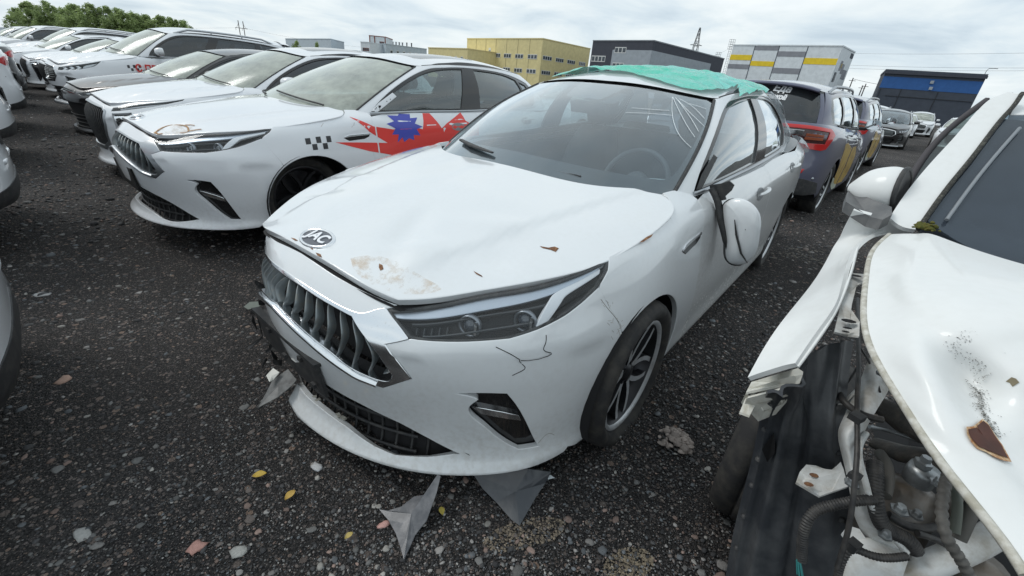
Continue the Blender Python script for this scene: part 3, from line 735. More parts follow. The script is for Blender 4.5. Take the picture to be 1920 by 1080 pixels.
SUVTAB = dict(base=[(1.02, 0, .985), (1.05, .27, .98), (1.15, .52, .97), (1.34, .73, .95), (1.6, .80, .945), (2.0, .815, .95), (2.6, .82, .955), (3.2, .82, .965), (3.8, .81, .975), (4.3, .76, .985), (4.52, .62, .99), (4.60, .3, .99), (4.62, 0, .99)],
    top=[(1.80, 0), (1.82, .25), (1.87, .46), (1.96, .60), (2.15, .64), (2.5, .66), (2.9, .67), (3.4, .67), (3.85, .66), (4.2, .62), (4.33, .5), (4.37, .27), (4.38, 0)],
    roof=([1.7, 2.0, 2.4, 2.9, 3.4, 3.9, 4.5], [1.345, 1.41, 1.45, 1.46, 1.455, 1.43, 1.39]))
STY = {
 'shield': dict(grille=[(0, 2.6), (.25, 2.6), (.38, 3.1), (.45, 5), (.46, 7.4), (.40, 8.2), (0, 8.35)], lamp=[(.52, 8.35), (.9, 8.58), (1.25, 8.62), (1.22, 8.3), (.9, 7.9), (.52, 7.5)],
                pocket=[(.56, 2.3), (.64, 1.9), (.80, 3.4), (.78, 5.5), (.74, 7.3), (.54, 7.2)], low=None, frame='CHROME', bars='v'),
 'swoop': dict(grille=[(0, 7.1), (.30, 7.2), (.40, 7.6), (.36, 8.2), (0, 8.35)], lamp=[(.44, 7.5), (.56, 8.25), (.9, 8.6), (1.3, 8.75), (1.36, 8.5), (1.1, 7.7), (.8, 7.05), (.52, 6.9)],
                pocket=[(.78, 2.2), (.90, 2.1), (.96, 3.8), (.84, 4.9), (.76, 4.4)], low=[(0, 1.7), (.5, 1.8), (.66, 2.6), (.62, 4.6), (.5, 5.2), (0, 5.2)], frame='BLACKG', bars='h'),
 'suvface': dict(grille=[(0, 4.3), (.36, 4.4), (.46, 5.4), (.42, 7.7), (.36, 8.1), (0, 8.25)], lamp=[(.50, 6.95), (.85, 6.9), (1.12, 7.5), (1.30, 8.3), (1.24, 8.55), (.85, 8.25), (.50, 8.05)],
                pocket=[(.62, 2.2), (.72, 2.0), (.86, 3.4), (.80, 5.2), (.62, 5.5)], low=[(0, 1.9), (.42, 2.0), (.52, 3.0), (.48, 3.7), (0, 3.7)], frame='CHROME', bars='h')}
def other_front(style, root, b, B, P, W, o, st, lod, side, fx, fz):
    S_ = STY[style]; af = dict(c=(.965, .30), r=.348); au = side(arc(af['c'][0], af['c'][1], af['r'], 128, 205, 12))
    out = [(0, .9), (.45, .9), (.9, 1.0), (1.065, 1.1), (1.085, 1.4)] + [tuple(p) for p in au[::-1]] + [(1.215, 6.75), (1.172, 7.78), (1.24, 8.3), (1.27, 8.62), (1.06, 8.75), (.888, 8.75), (.735, 8.78), (.6, 8.8), (.47, 8.75), (.25, 8.75), (.1, 8.82), (0, 8.85)]
    g = sym(S_['grille']); lamp = np.array(S_['lamp']); pk = np.array(S_['pocket'])
    lampi = smooth_poly([list(map(tuple, lamp[:4])), list(map(tuple, lamp[3:]))], .08) if False else lamp
    lo = sym(S_['low']) if S_['low'] else None
    bumper = panel('bumper', B, sym(out), W, root, holes=[g, lamp, mir(lamp), pk, mir(pk)] + ([lo] if lo is not None else []), step=.05, depth=.03, asp=AB)
    gr = panel('grille', B.off(.05), g * [1.02, 1], DARKIN, root, step=.08, depth=0, asp=AB)
    fm = CHROME if S_['frame'] == 'CHROME' else BLACKG
    panel('grille_frame', B, g, P.get('frame', fm), gr, holes=[insetp(g, .022)], step=.05, depth=.03, asp=AB, off=.006)
    bm = MB(); gg = np.array(S_['grille']); 
    if S_['bars'] == 'v':
        for k in range(-13, 14):
            u0 = k * .034
            if abs(u0) < .44:
                hi = np.interp(abs(u0), [0, .40, .46], [8.3, 8.1, 7.4]); lo_ = np.interp(abs(u0), [0, .25, .38, .45], [2.65, 2.65, 3.1, 5])
                Pq, _n = B.off(.018).ev(np.full(8, u0), np.linspace(lo_, hi, 8)); bm.tube([tuple(p) for p in Pq], .007, 4)
    else:
        v0, v1 = gg[:, 1].min() + .3, gg[:, 1].max() - .2; n_ = max(3, int((v1 - v0) / .38))
        for k in range(n_):
            Pq, _n = B.off(.018).ev(np.linspace(-.36, .36, 12), np.full(12, v0 + (v1 - v0) * k / (n_ - 1))); bm.tube([tuple(p) for p in Pq], .008, 4)
    bm.build('grille_bar', P.get('bar', GREYBAR), gr)
    if lo is not None:
        lg = panel('lower_grille', B.off(.05), lo * [1.02, 1], DARKIN, root, step=.08, depth=0, asp=AB)
        bm = MB()
        for k in range(4):
            Pq, _n = B.off(.03).ev(np.linspace(-.42, .42, 12), np.full(12, lo[:, 1].min() + .35 + k * .4)); bm.tube([tuple(p) for p in Pq], .007, 4)
        bm.build('grille_mesh', BLACKM, lg)
    ln = np.array([(-.75, 1.35), (-.4, 1.3), (0, 1.28), (.4, 1.3), (.75, 1.35)])
    if style == 'suvface': strip('skid_trim', B, smooth_open(ln, 20), .05, .012, SATIN, bumper)
    for sgn in (1, -1):
        q = lambda L: (np.array(L) * [sgn, 1]) if sgn > 0 else (np.array(L) * [sgn, 1])[::-1]
        pko = panel('air_pocket', B.off(.03), q(pk), BLACKG, bumper, step=.08, depth=0, asp=AB)
        if style == 'shield': panel('chrome_trim', B.off(.01), q([(.56, 6.6), (.72, 6.7), (.73, 6.0), (.57, 5.7)]), CHROME, pko, step=.06, depth=.01, asp=AB)
        if style == 'suvface':
            for k in range(5): strip('pocket_slat', B.off(.02), np.array([(.64 * sgn, 2.5 + .55 * k), (.80 * sgn, 2.6 + .55 * k)]), .012, .012, GREYBAR, pko)
        hd = panel('headlight', B.off(.045), q(lamp), BLACKG, root, step=.08, depth=0, asp=AB)
        panel('lamp_rim', B, q(lamp), BLACKM, hd, holes=[q(insetp(lamp, .008))], step=.06, depth=.04, asp=AB, off=-.004)
        c = lamp.mean(0)
        if style == 'suvface':
            for k in range(3):
                u0 = .57 + k * .12; panel('daytime_lamp', B.off(.015), q([(u0, 7.15), (u0 + .06, 7.6), (u0, 7.95), (u0 + .05, 8.0), (u0 + .10, 7.6), (u0 + .05, 7.15)]), LEDW, hd, step=.06, depth=.02, asp=AB)
            panel('lamp_reflector', B.off(.02), q([(.93, 7.2), (1.05, 7.5), (1.18, 8.2), (1.0, 8.15), (.95, 7.8)]), SATIN, hd, step=.06, depth=.01, asp=AB)
        else:
            sm_ = lamp * 1.0; k2 = (lamp - c) * [.8, .42] + c + [0, .25]
            panel('lamp_reflector', B.off(.02), q(k2), SATIN if style == 'swoop' else LEDW, hd, step=.06, depth=.01, asp=AB)
        panel('lens', B, q(insetp(lamp, .003)), LENS, hd, step=.06, depth=0, asp=AB, off=-.0015)
    return bumper
def door_mirror(root, x, y, z, sgn, m_, s=1.0, name='door_mirror'):
    e = bpy.data.objects.new(name, None); COL.objects.link(e); e.parent = root; e.location = (x, y, z); sd = -sgn
    G_ = []
    for i, (dx, f) in enumerate(((-.075, .25), (-.065, .62), (-.04, .86), (0, 1.0), (.035, 1.0), (.05, .97))):
        row = []
        for k in range(17):
            a = 2 * math.pi * k / 16; ca, sa = math.cos(a), math.sin(a)
            row.append((dx * s, sd * (.02 + math.copysign(abs(ca) ** .7, ca) * .105 * f) * s + sd * .05, (math.copysign(abs(sa) ** .8, sa) * (.068 if sa > 0 else .06) * f) * s + .02))
        G_.append(row)
    m = MB(); m.grid(G_); m.add(G_[0][:16], [tuple(range(16))]); m.build('mirror_cap', m_, e)
    m = MB(); m.add([(.046 * s, p[1], p[2]) for p in np.array(G_[-1][:16])], [tuple(range(16))]); m.build('mirror_glass', mat('mirror_glass', (.8, .85, .88), .03, metal=1.), e)
    m = MB(); m.tube([(0, -sd * .10, -.035), (0, -sd * .02, -.035), (0, sd * .06, -.03)], [.03, .025, .028], 8, flat=.6); m.build('mirror_foot', BLACKM, e)
    return e
def rear_details(root, b, B, P, o, suv):
    u = b.umax
    for sgn in (1, -1):
        q = lambda L: (np.array(L) * [sgn, 1]) if sgn > 0 else (np.array(L) * [sgn, 1])[::-1]
        if not suv:
            panel('rear_valance', B, q(np.array([(u, .9), (u - 1.0, .9), (u - 1.15, 1.3), (u - .9, 1.7), (u - .5, 2.3), (u, 2.5)])), BLACKM, root, step=.1, depth=.01, asp=AB, off=.006)
            strip('bumper_seam', B, np.array([((u - .02) * sgn, 5.1), ((u - .4) * sgn, 5.1), ((u - .72) * sgn, 5.4), ((u - .95) * sgn, 5.9)]), .008, .002, BLACKM, root)
            strip('bumper_fold', B, np.array([((u - .02) * sgn, 3.5), ((u - .5) * sgn, 3.5), ((u - .9) * sgn, 3.7), ((u - 1.2) * sgn, 3.9)]), .03, .010, P['body'], root)
            panel('boot_lamp', B, q([(u - .02, 7.9), (u - .35, 7.9), (u - .35, 7.2), (u - .02, 7.3)]), BLACKG, root, step=.1, depth=.01, asp=AB, off=.008)
            continue
        low = np.array([(u, 1.0), (u - .9, 1.0), (u - 1.2, 1.4), (u - 1.1, 2.6), (u - .8, 2.9), (u, 2.9)])
        panel('rear_bumper_lower', B, q(low), BLACKM, root, step=.1, depth=.01, asp=AB, off=.008)
        strip('bumper_trim', B, np.array([((u - .02) * sgn, 3.0), ((u - .5) * sgn, 3.0), ((u - .95) * sgn, 3.05)]), .03, .012, SATIN, root)
        panel('rear_reflector', B, q([(u - .55, 3.5), (u - .75, 3.5), (u - .77, 3.9), (u - .56, 3.85)]), REDL, root, step=.1, depth=.005, asp=AB, off=.008)
    m = MB(); Pq, nq = B.ev([u - .02], [5.0 if not suv else 5.2]); c = Pq[0]; m.box((c[0] + .012, 0, c[2]), (.014, .54, .13)); m.build('plate_holder', BLACKM, root)
def suv_tail(root, b, B, G, P, W, o):
    n = b.ng
    tg = np.array([(9.42, -.04), (9.40, .5), (9.36, .99), (10.5, .99), (n, .99), (n, -.04), (10.8, -.04)])
    gl = np.array([(9.75, .10), (9.62, .5), (9.70, .90), (10.6, .915), (n, .92), (n, .07), (10.8, .08)])
    for sgn in (1, -1):
        q = lambda L: (np.array(L) * [sgn, 1]) if sgn > 0 else (np.array(L) * [sgn, 1])[::-1]
        glh = gl.copy(); glh[glh[:, 0] == n, 0] = n
        top = np.array([(9.36, .93), (9.36, .995), (n, .995), (n, .93)]); bot = np.array([(9.42, -.04), (9.42, .07), (n, .07), (n, -.04), (10.8, -.04)]); sidep = np.array([(9.42, -.02), (9.36, .97), (9.64, .97), (9.60, .5), (9.72, -.02)])
        for k_, pp in enumerate((top, bot, sidep)): panel('tailgate' if k_ == 1 else 'tailgate_frame', G, q(pp), W if k_ else BLACKG, root, step=.08, depth=.01, asp=AG, off=-.001 * k_)
        panel('rear_window', G, q(np.array([(9.58, .02), (9.55, .5), (9.6, .96), (10.6, .96), (n, .96), (n, .03), (10.8, .03)])), BLACKG, root, holes=[q(gl[:0:1]) if False else q(np.array([(9.85, .14), (9.74, .5), (9.80, .88), (10.6, .90), (n - .02, .90), (n - .02, .12), (10.8, .12)]))], step=.07, depth=0, asp=AG, off=-.006)
        panel('rear_window_glass', G, q(gl), P.get('rglass', TINTGLASS), root.children[-1], step=.1, depth=0, asp=AG, off=-.003)
        u = b.umax
        tl = np.array([(u - .10, 8.35), (u - .66, 8.45), (u - 1.02, 8.35), (u - 1.10, 7.6), (u - .98, 6.1), (u - .90, 5.95), (u - .62, 6.1), (u - .10, 6.4)])
        t = panel('tail_light', B, q(tl), REDL, root, holes=[q(np.array([(u - .14, 8.0), (u - .66, 8.05), (u - .97, 7.95), (u - .94, 6.55), (u - .62, 6.5), (u - .14, 6.75)]))], step=.06, depth=.02, asp=AB, off=.012)
        panel('lamp_core', B, q([(u - .12, 8.05), (u - .66, 8.1), (u - .99, 8.0), (u - .96, 6.5), (u - .62, 6.45), (u - .12, 6.7)]), mat('smoked_lamp', (.05, .012, .012), .15, coat=.6), t, step=.08, depth=0, asp=AB, off=.004)
        panel('lamp_strip', B, q([(u - .14, 7.75), (u - .62, 7.80), (u - .62, 7.35), (u - .14, 7.35)]), CHROME, t, step=.08, depth=.004, asp=AB, off=.010)
        for j in range(2): panel('lamp_segment', B, q([(u - .66, 7.5 - j * .35), (u - .88, 7.5 - j * .35), (u - .88, 7.28 - j * .35), (u - .66, 7.28 - j * .35)]), mat('amber_lamp', (.35, .10, .05), .2), t, step=.08, depth=.004, asp=AB, off=.008)
        ln = np.array([(.60 * sgn, 2.05), (.625 * sgn, 2.5), (.635 * sgn, 3.0), (.63 * sgn, 3.6), (.60 * sgn, 4.05)]); L = smooth_open(ln, 24); Pq, nq = b.Rf.ev(L[:, 0], L[:, 1])
        hgt = .055 * np.minimum(1, np.minimum(np.arange(24), 23 - np.arange(24)) / 3.) - .01
        m = MB(); m.tube([tuple(p + [0, 0, h]) for p, h in zip(Pq, hgt)], .014, 8, flat=1.2)
        for k_ in (8, 15): m.tube([tuple(Pq[k_]), tuple(Pq[k_] + [0, 0, .045])], .014, 6)
        m.build('roof_rail', SATIN, root)
    m = MB(); Gd = []
    for i in range(13):
        y = -.58 + 1.16 * i / 12; z = 1.405 - .05 * (abs(y) / .58) ** 3; x = 4.30 - .05 * (abs(y) / .58) ** 3
        Gd.append([(x, y, z), (x + .12, y, z - .005), (x + .20, y, z - .02), (x + .205, y, z - .04), (x + .05, y, z - .05)])
    m.grid(Gd, 0); m.build('rear_spoiler', W, root)
    m = MB(); m.box((4.49, 0, 1.375), (.012, .30, .018)); m.build('brake_light', REDL, root)
def crease_b(P):
    P = P.copy(); k = (1 - ss_(.45, .75, P[:, 0])) * ss_(.42, .55, np.abs(P[:, 1]))
    P[:, 0] -= .010 * k * ss_(.585, .603, P[:, 2]) * (1 - ss_(.63, .70, P[:, 2])); P[:, 1] += np.sign(P[:, 1]) * .006 * k * ss_(.585, .603, P[:, 2]) * (1 - ss_(.63, .70, P[:, 2])); return P
def crease_h(P):
    P = P.copy(); y0 = .30 + .24 * P[:, 0]; P[:, 2] += .010 * (1 - ss_(-.005, .045, np.abs(P[:, 1]) - y0)) * ss_(.15, .4, P[:, 0]) - .004; return P
def ss_(a, b_, x): t = np.clip((x - a) / (b_ - a), 0, 1); return t * t * (3 - 2 * t)
def sedan(name, label, group, P, opt):
    """full-detail liftback with the vertical-bar grille. P: dict of paints; opt: switches"""
    o = opt.get; lod = o('lod', 0); st = .035 if not lod else .06
    root = empty(name, label=label, cat='car', group=group)
    kw = SUVTAB if o('suv') else {}; db = o('disp') or (lambda P: P); dh = o('hooddisp') or (lambda P: P); b = make_body(disp=(lambda P: crease_b(db(P))), **kw); hood_b = make_body(disp=(lambda P: crease_h(dh(P))), **kw)
    suv = o('suv', False); fx = fz = lambda x: x; front = o('front', 'bars')
    B, G = b.B, b.G; W = P['body']; WS = P.get('side', W)
    side = lambda pts: inv_side(b, [(float(fx(a_)), float(fz(c_))) for a_, c_ in pts])
    # ------------ bonnet
    hp = smooth_poly([HOODP_F, HOODP_S, HOODP_R, [(a * -1, c) for a, c in HOODP_R[::-1]], [(a * -1, c) for a, c in HOODP_S[::-1]], [(a * -1, c) for a, c in HOODP_F[::-1]]], .03)
    hood = panel('bonnet', hood_b.H, hp, W, root, step=.022 if not lod else .05, depth=.022)
    # dark channel under the bonnet gap
    panel('gap_lining', b.H.off(.035), hp * [1.0, 1] * [1.03, 1] + [0, -.012], DARKIN, root, step=.08, depth=0)
    arch_f = dict(c=(.965, .30), r=.348)
    if front == 'bars': bumper = bars_front(root, b, B, P, W, o, st, lod, side)
    else: bumper = other_front(front, root, b, B, P, W, o, st, lod, side, fx, fz)
    # emblem on the bonnet
    if o('emblem', True):
        em = bpy.data.objects.new('emblem', None); COL.objects.link(em); em.parent = root
        Pq, nq = hood_b.H.ev([-.004], [.172]); c = Vector(Pq[0]); nn_ = Vector(nq[0])
        xax = Vector((0, 1, 0)); xax = (xax - nn_ * xax.dot(nn_)).normalized() * -1; yax = nn_.cross(xax)
        Mq = Matrix((xax, yax, nn_)).transposed().to_4x4(); Mq.translation = c
        em.matrix_local = Mq
        m = MB(); n_ = 40
        ring = [[((.082 - a) * math.cos(2 * math.pi * k / n_), (.048 - a * .9) * math.sin(2 * math.pi * k / n_), h) for (a, h) in ((-.002, -.004), (0, .003), (.003, .006), (.008, .006), (.011, .003))] for k in range(n_ + 1)]
        m.grid(ring); m.build('emblem_rim', CHROME, em)
        m = MB(); m.add([(.072 * math.cos(2 * math.pi * k / n_), .039 * math.sin(2 * math.pi * k / n_), .002) for k in range(n_)], [tuple(range(n_))]); m.build('emblem_plate', mat('emblem_grey', (.10, .11, .13), .4, metal=.3), em)
        if not lod:
            me = emblem_letters(em)
    # ------------ flanks
    for sgn in (1, -1):
        q = lambda L, s=sgn: (np.array(L) * [s, 1]) if s > 0 else (np.array(L) * [s, 1])[::-1]
        far = sgn < 0
        s2 = st if not far else .07
        A = arc(arch_f['c'][0], arch_f['c'][1], arch_f['r'], -12, 128 - 0, 24)
        Au = side(A)
        seamf = side([(1.50, .15), (1.487, .35), (1.463, .55), (1.452, .70), (1.478, .82), (1.500, .885), (1.515, .912)])
        topf = [(2.035, 8.98), (1.95, 9.06), (1.870, 9.10), (1.864, 8.90), (1.832, 8.62), (1.762, 8.42), (1.67, 8.345), (1.578, 8.325), (1.477, 8.375), (1.376, 8.51), (1.275, 8.68), (1.24, 8.2), (1.19, 7.86), (1.178, 7.72)]
        fen = list(map(tuple, side([(1.325, .165)]))) + list(map(tuple, seamf[:])) + topf + [(1.219, 6.75), (float(Au[-1][0]) + .002, float(Au[-1][1]) + .12)]
        # close over the arch from its front end back to the sill
        fen = fen + [tuple(p) for p in Au[::-1]]
        fender = panel('fender', B, q(fen), WS if o('sidedirt') else W, root, step=s2, depth=.02, asp=AB)
        # vent blade on the wing
        m = np.array([(1.757, 6.93), (1.80, 7.03), (1.985, 7.05), (1.975, 6.86), (1.93, 6.72), (1.80, 6.70)])
        if front == 'bars': panel('fender_vent', B, q(m), BLACKG, fender, step=.04, depth=.004, asp=AB, off=.003)
        m = np.array([(1.757, 6.95), (1.80, 7.06), (1.988, 7.08), (1.985, 7.0), (1.81, 6.97)])
        if front == 'bars': panel('vent_trim', B, q(m), CHROME, fender, step=.04, depth=.004, asp=AB, off=.006)
        # doors
        s1 = side([(1.50, .20), (1.487, .35), (1.463, .55), (1.452, .70), (1.478, .82), (1.500, .885), (1.512, .908)]) + [.006, 0]
        s2_ = side([(2.70, .20), (2.69, .35), (2.675, .55), (2.665, .75), (2.662, .88), (2.668, .955)])
        fd = list(map(tuple, s1)) + [(2.06, 9.0)] + [(3.195, 9.0)] + list(map(tuple, s2_[::-1]))
        fd[0:0] = []
        dpoly = list(map(tuple, s1)) + [(2.3, 8.97), (2.7, 8.97)] + list(map(tuple, s2_[::-1]))
        door = panel('front_door', B, q(dpoly[::-1]), WS, root, step=s2, depth=.02, asp=AB)
        RA = dict(c=(3.70, .315), r=.352)
        s3 = side([(2.706, .20), (2.696, .35), (2.681, .55), (2.671, .75), (2.668, .88), (2.674, .955)])
        s4 = side([(3.30, .20)] + arc(RA['c'][0], RA['c'][1], .40, 172, 120, 6) + [(3.56, .75), (3.66, .88), (3.70, .985)])
        rd = list(map(tuple, s3)) + [(3.5, 8.97), (3.9, 8.97)] + list(map(tuple, s4[::-1]))
        rdoor = panel('rear_door', B, q(rd[::-1]), WS, root, step=s2, depth=.02, asp=AB)
        for dr_, hx_, hz_ in ((door, 2.40, .845), (rdoor, 3.42, .90)):
            uv = side([(hx_ - .10, hz_ - .006), (hx_ + .02, hz_ + .004), (hx_ + .10, hz_ + .010)])
            cup = side([(hx_ + .085 * math.cos(k * .5236) * 1.0 - .02, hz_ - .008 + .035 * math.sin(k * .5236)) for k in range(12)])
            panel('handle_cup', B, q(cup), P.get('cup', mat('handle_cup_grey', (.22, .23, .24), .4)), dr_, step=.05, depth=0, asp=AB, off=.0015)
            if not (o('nohandle') and dr_ is door):
                Pq, nq = B.ev(uv[:, 0] * sgn, uv[:, 1]); L_ = []
                for k in range(9):
                    f = k / 8; p = Pq[0] * (1 - f) + Pq[2] * f; L_.append(tuple(p + nq[1] * (.006 + .032 * math.sin(math.pi * min(max(f, .04), .96)) ** .5)))
                m = MB(); m.tube(L_, [.008] + [.012] * 7 + [.008], 8, flat=.75); m.build('door_handle', P.get('handle', WS), dr_)
        # quarter / rear end
        ra = side(arc(RA['c'][0], RA['c'][1], RA['r'], 180, -14, 22))
        quarter = list(map(tuple, side([(3.30, .20)]) + [.006, 0])) + [(s4[1][0] + .006, s4[1][1])] + [tuple(p) for p in ra if 0] 
        qd = [(p[0] + .006, p[1]) for p in s4[::-1]]            # top .. bottom along the door seam
        qpoly = [(b.umax, 9.0)] + [(b.umax * .985, 9.0), (b.umax * .94, 9.0), (4.6, 9.0)] + qd[:-1] + [tuple(ra[0] + [-.02, -.5])] + [tuple(p) for p in ra] + [(4.75, 1.2), (5.2, .9), (b.umax, .9)]
        qpoly[0] = (b.umax - .0, 9.0)
        quart = panel('rear_quarter', B, q(qpoly), WS, root, step=.06, depth=0, asp=AB)
        # sill
        sl = side([(1.33, .15), (3.33, .16), (3.33, .205), (1.505, .205), (1.33, .165)])
        panel('sill', B, q(sl[::-1]), WS, root, step=.08, depth=.02, asp=AB, off=-.006)
        # tail lamp
        tl = np.array([(b.umax - .04, 7.0), (b.umax - .3, 6.9), (b.umax - .62, 6.8), (b.umax - .80, 7.4), (b.umax - .62, 8.0), (b.umax - .04, 7.9)])
        if not suv: panel('tail_light', B, q(tl), REDL, root, step=.06, depth=.01, asp=AB, off=.006)
        # wheel arch liners
        for (cx, cz), r_ in ((arch_f['c'], arch_f['r'] + .012), (RA['c'], RA['r'] + .012)):
            m = MB(); Gd = []
            for k in range(25):
                a = R(-20 + 220 * k / 24)
                Gd.append([(cx + r_ * math.cos(a), -sgn * (.885 - .27 * j / 3), max(.12, cz + r_ * math.sin(a)) + .0) for j in range(4)])
            m.grid(Gd, smooth=True)
            m.add([(cx + r_ * math.cos(R(-20 + 220 * k / 24)), -sgn * .62, cz + r_ * math.sin(R(-20 + 220 * k / 24))) for k in range(25)], [tuple(range(25))])
            m.build('wheel_arch_liner', DARKIN, root)
        # ------------ glasshouse side
        if suv: dlo = smooth_poly([[(3.62, .0), (3.42, .2), (3.36, .48), (3.5, .74), (3.9, .90), (4.50, .94), (5.4, .95), (6.3, .95), (7.2, .94), (8.2, .92), (8.75, .86)], [(8.75, .86), (8.95, .5), (8.6, .12)], [(8.6, .12), (7.4, .05), (6.4, .035), (5.9, .03), (4.4, .01), (3.62, .0)]], .12)
        else: dlo = smooth_poly([[(3.60, .0), (3.40, .195), (3.33, .48), (3.42, .72), (3.78, .90), (4.50, .955), (5.4, .972), (6.3, .965), (7.0, .945), (7.6, .905), (8.1, .83), (8.45, .74)], [(8.45, .74), (8.42, .55), (8.28, .30), (8.0, .10)], [(8.0, .10), (7.4, .072), (6.4, .055), (5.9, .045), (4.4, .008), (3.60, .0)]], .12)
        fr_out = [(3.04, -.04), (3.04, .99), (3.5, 1.0), (4.5, 1.0), (6, 1.0), (7.5, 1.0), (9.2, 1.0), (9.35, .6), (9.4, .25), (9.4, -.04), (8, -.03), (6, -.03), (4, -.03)]
        fr = panel('body_frame', G, q(fr_out), W, root, holes=[q(dlo)], step=.035 if not lod else .06, depth=.012, asp=AG)
        g1 = smooth_poly([[(3.70, .05), (3.56, .25), (3.56, .50), (3.72, .72), (4.15, .865), (4.85, .925), (5.70, .935)], [(5.70, .935), (5.83, .075)], [(5.83, .075), (4.9, .035), (3.70, .05)]], .1)
        g2 = smooth_poly([[(6.15, .935), (6.8, .915), (7.4, .87), (7.75, .80)], [(7.75, .80), (7.72, .55), (7.5, .115)], [(7.5, .115), (6.9, .095), (6.25, .08)]], .1)
        g3 = smooth_poly([[(7.86, .76), (8.2, .68)], [(8.2, .68), (8.15, .5), (7.95, .20)], [(7.95, .20), (7.72, .15)]], .1)
        if suv:
            g1 = smooth_poly([[(3.74, .05), (3.58, .25), (3.58, .50), (3.8, .74), (4.2, .86), (4.85, .905), (5.55, .915)], [(5.55, .915), (5.68, .06)], [(5.68, .06), (4.9, .03), (3.74, .05)]], .1)
            g2 = np.array([(5.95, .915), (6.8, .915), (7.45, .90), (7.50, .5), (7.45, .09), (6.7, .07), (5.98, .06)]); g3 = np.array([(7.66, .895), (8.2, .88), (8.6, .82), (8.72, .5), (8.45, .15), (7.7, .10)])
        trimp = panel('window_surround', G.off(.006), q(insetp(dlo, -.01)), BLACKG, fr, holes=[q(g1), q(g2), q(g3)], step=.07, depth=.014, asp=AG)
        for nm, gp, par in (('door_window', g1, door), ('door_window', g2, rdoor), ('quarter_window', g3, fr)):
            panel(nm, G.off(.016), q(insetp(gp, -.012, AG)), P.get('sglass', SIDEGLASS), par, step=.09, depth=0, asp=AG)
        # belt moulding
        bl_ = np.stack([np.linspace(3.62, 8.1, 40), np.interp(np.linspace(3.62, 8.1, 40), [3.6, 4.4, 5.9, 7.4, 8.1], [-.012, -.005, .03, .055, .085])], 1) * [sgn, 1]
        strip('belt_moulding', G, bl_, .020, .009, P.get('belt', SATIN), fr, off=0)
        if o('mirror_plate') or far is False and o('mirror_plate'):
            mp = [(3.60, .02), (3.50, .16), (3.56, .36), (3.86, .30), (3.83, .02)]
            mpo = panel('mirror_mount', G, q(mp), WHITE2, door, step=.05, depth=.008, asp=AG, off=.006)
            m = MB()
            for (a_, c_), sz in (((3.70, .10), .02), ((3.62, .08), .006), ((3.64, .06), .006), ((3.72, .2), .006), ((3.76, .24), .006), ((3.80, .06), .006)):
                Pq, nq = G.ev([a_ * sgn], [c_]); m.box(tuple(Pq[0] + nq[0] * .007), (sz, .004, sz))
            m.build('screw_hole', DARKIN, mpo)
    # ------------ windscreen, roof, tail
    ws = sym([(0, -.06), (1.0, -.06), (2.0, -.05), (2.7, -.03), (3.0, .0), (3.0, .5), (2.98, .93), (2.7, .97), (1.8, .965), (0, .96)])
    wg = panel('windshield', G, ws, P.get('ws', WSGLASS), root, step=.05 if not lod else .09, depth=0, asp=AG, off=-.004)
    inner = sym([(0, .11), (1.0, .105), (2.0, .10), (2.6, .105), (2.80, .15), (2.86, .35), (2.86, .80), (2.75, .885), (1.8, .90), (.55, .895), (.45, .76), (.25, .74), (0, .74)])
    if not lod: inner = smooth_poly([list(map(tuple, inner))], .06)
    panel('windscreen_frit', G, ws, BLACKG, wg, holes=[inner], step=.05, depth=0, asp=AG, off=-.0075)
    m = np.array([(2.98, 0), (2.98, .5), (2.96, .95)])
    for sgn in (1, -1):
        ln = np.stack([np.full(16, 3.02 * sgn), np.linspace(-.01, .97, 16)], 1); strip('windscreen_trim', G, ln, .016, .006, BLACKM, wg)
    tt = b.toptab
    roofp = [(yy, xx) for xx, yy in tt]
    rp = sym(smooth_poly([roofp], .05))
    sr = sym([(0, 2.25), (.38, 2.27), (.42, 2.32), (.41, 3.0), (.36, 3.06), (0, 3.08)])
    roof = panel('roof', b.Rf, rp, W, root, holes=[sr] if o('sunroof', True) else [], step=.05, depth=.0)
    if o('sunroof', True): panel('sunroof', b.Rf, sr * [.99, 1], BLACKG, roof, step=.1, depth=.01, off=-.001)
    for sgn in (1, -1):
        if suv: break
        ln = np.array([(.585 * sgn, 2.2), (.598 * sgn, 2.5), (.605 * sgn, 2.75), (.59 * sgn, 3.15), (.55 * sgn, 3.5), (.50 * sgn, 3.66)])
        strip('roof_ditch', b.Rf, smooth_open(ln, 24), .010, .003, BLACKM, roof)
    rg = sym([(b.ng, .02), (b.ng - 2.5, .03), (b.ng - 2.3, .95), (b.ng, .96)][::1])
    rgp = np.array([(b.ng - 2.55, .02), (b.ng - 2.45, .5), (b.ng - 2.35, .97), (b.ng - 1, .97), (b.ng, .97), (b.ng, .02), (b.ng - 1, .02)])
    if suv: suv_tail(root, b, B, G, P, W, o)
    else:
        for sgn in (1, -1):
            panel('rear_window', G, rgp * [sgn, 1] if sgn > 0 else (rgp * [sgn, 1])[::-1], TINTGLASS, root, step=.08, depth=0, asp=AG)
        m = MB(); Gd = []; uu = np.linspace(3.95, b.umax - .01, 40); Pa = B.f(uu, np.full(40, 8.95)); 
        if B.disp: Pa = B.disp(Pa)
        for p in Pa: Gd.append([(p[0], p[1] * (1 - 2 * j / 14), p[2] + .018 * (1 - (2 * j / 14 - 1) ** 2)) for j in range(15)])
        m.grid(Gd, 0); m.build('boot_lid', W, root)
    rear_details(root, b, B, P, o, suv)
    # ------------ cabin
    cab = MB()
    for sgn in (1, -1):
        for (a0, a1, v0, v1) in ((1.9, 4.3, 1.2, 8.9),):
            Gd = []
            for i in range(14):
                uu = np.full(8, (a0 + (a1 - a0) * i / 13) * sgn); vv = np.linspace(v0, v1, 8); Gd.append(B.off(.07).ev(uu, vv)[0])
            cab.grid(Gd)
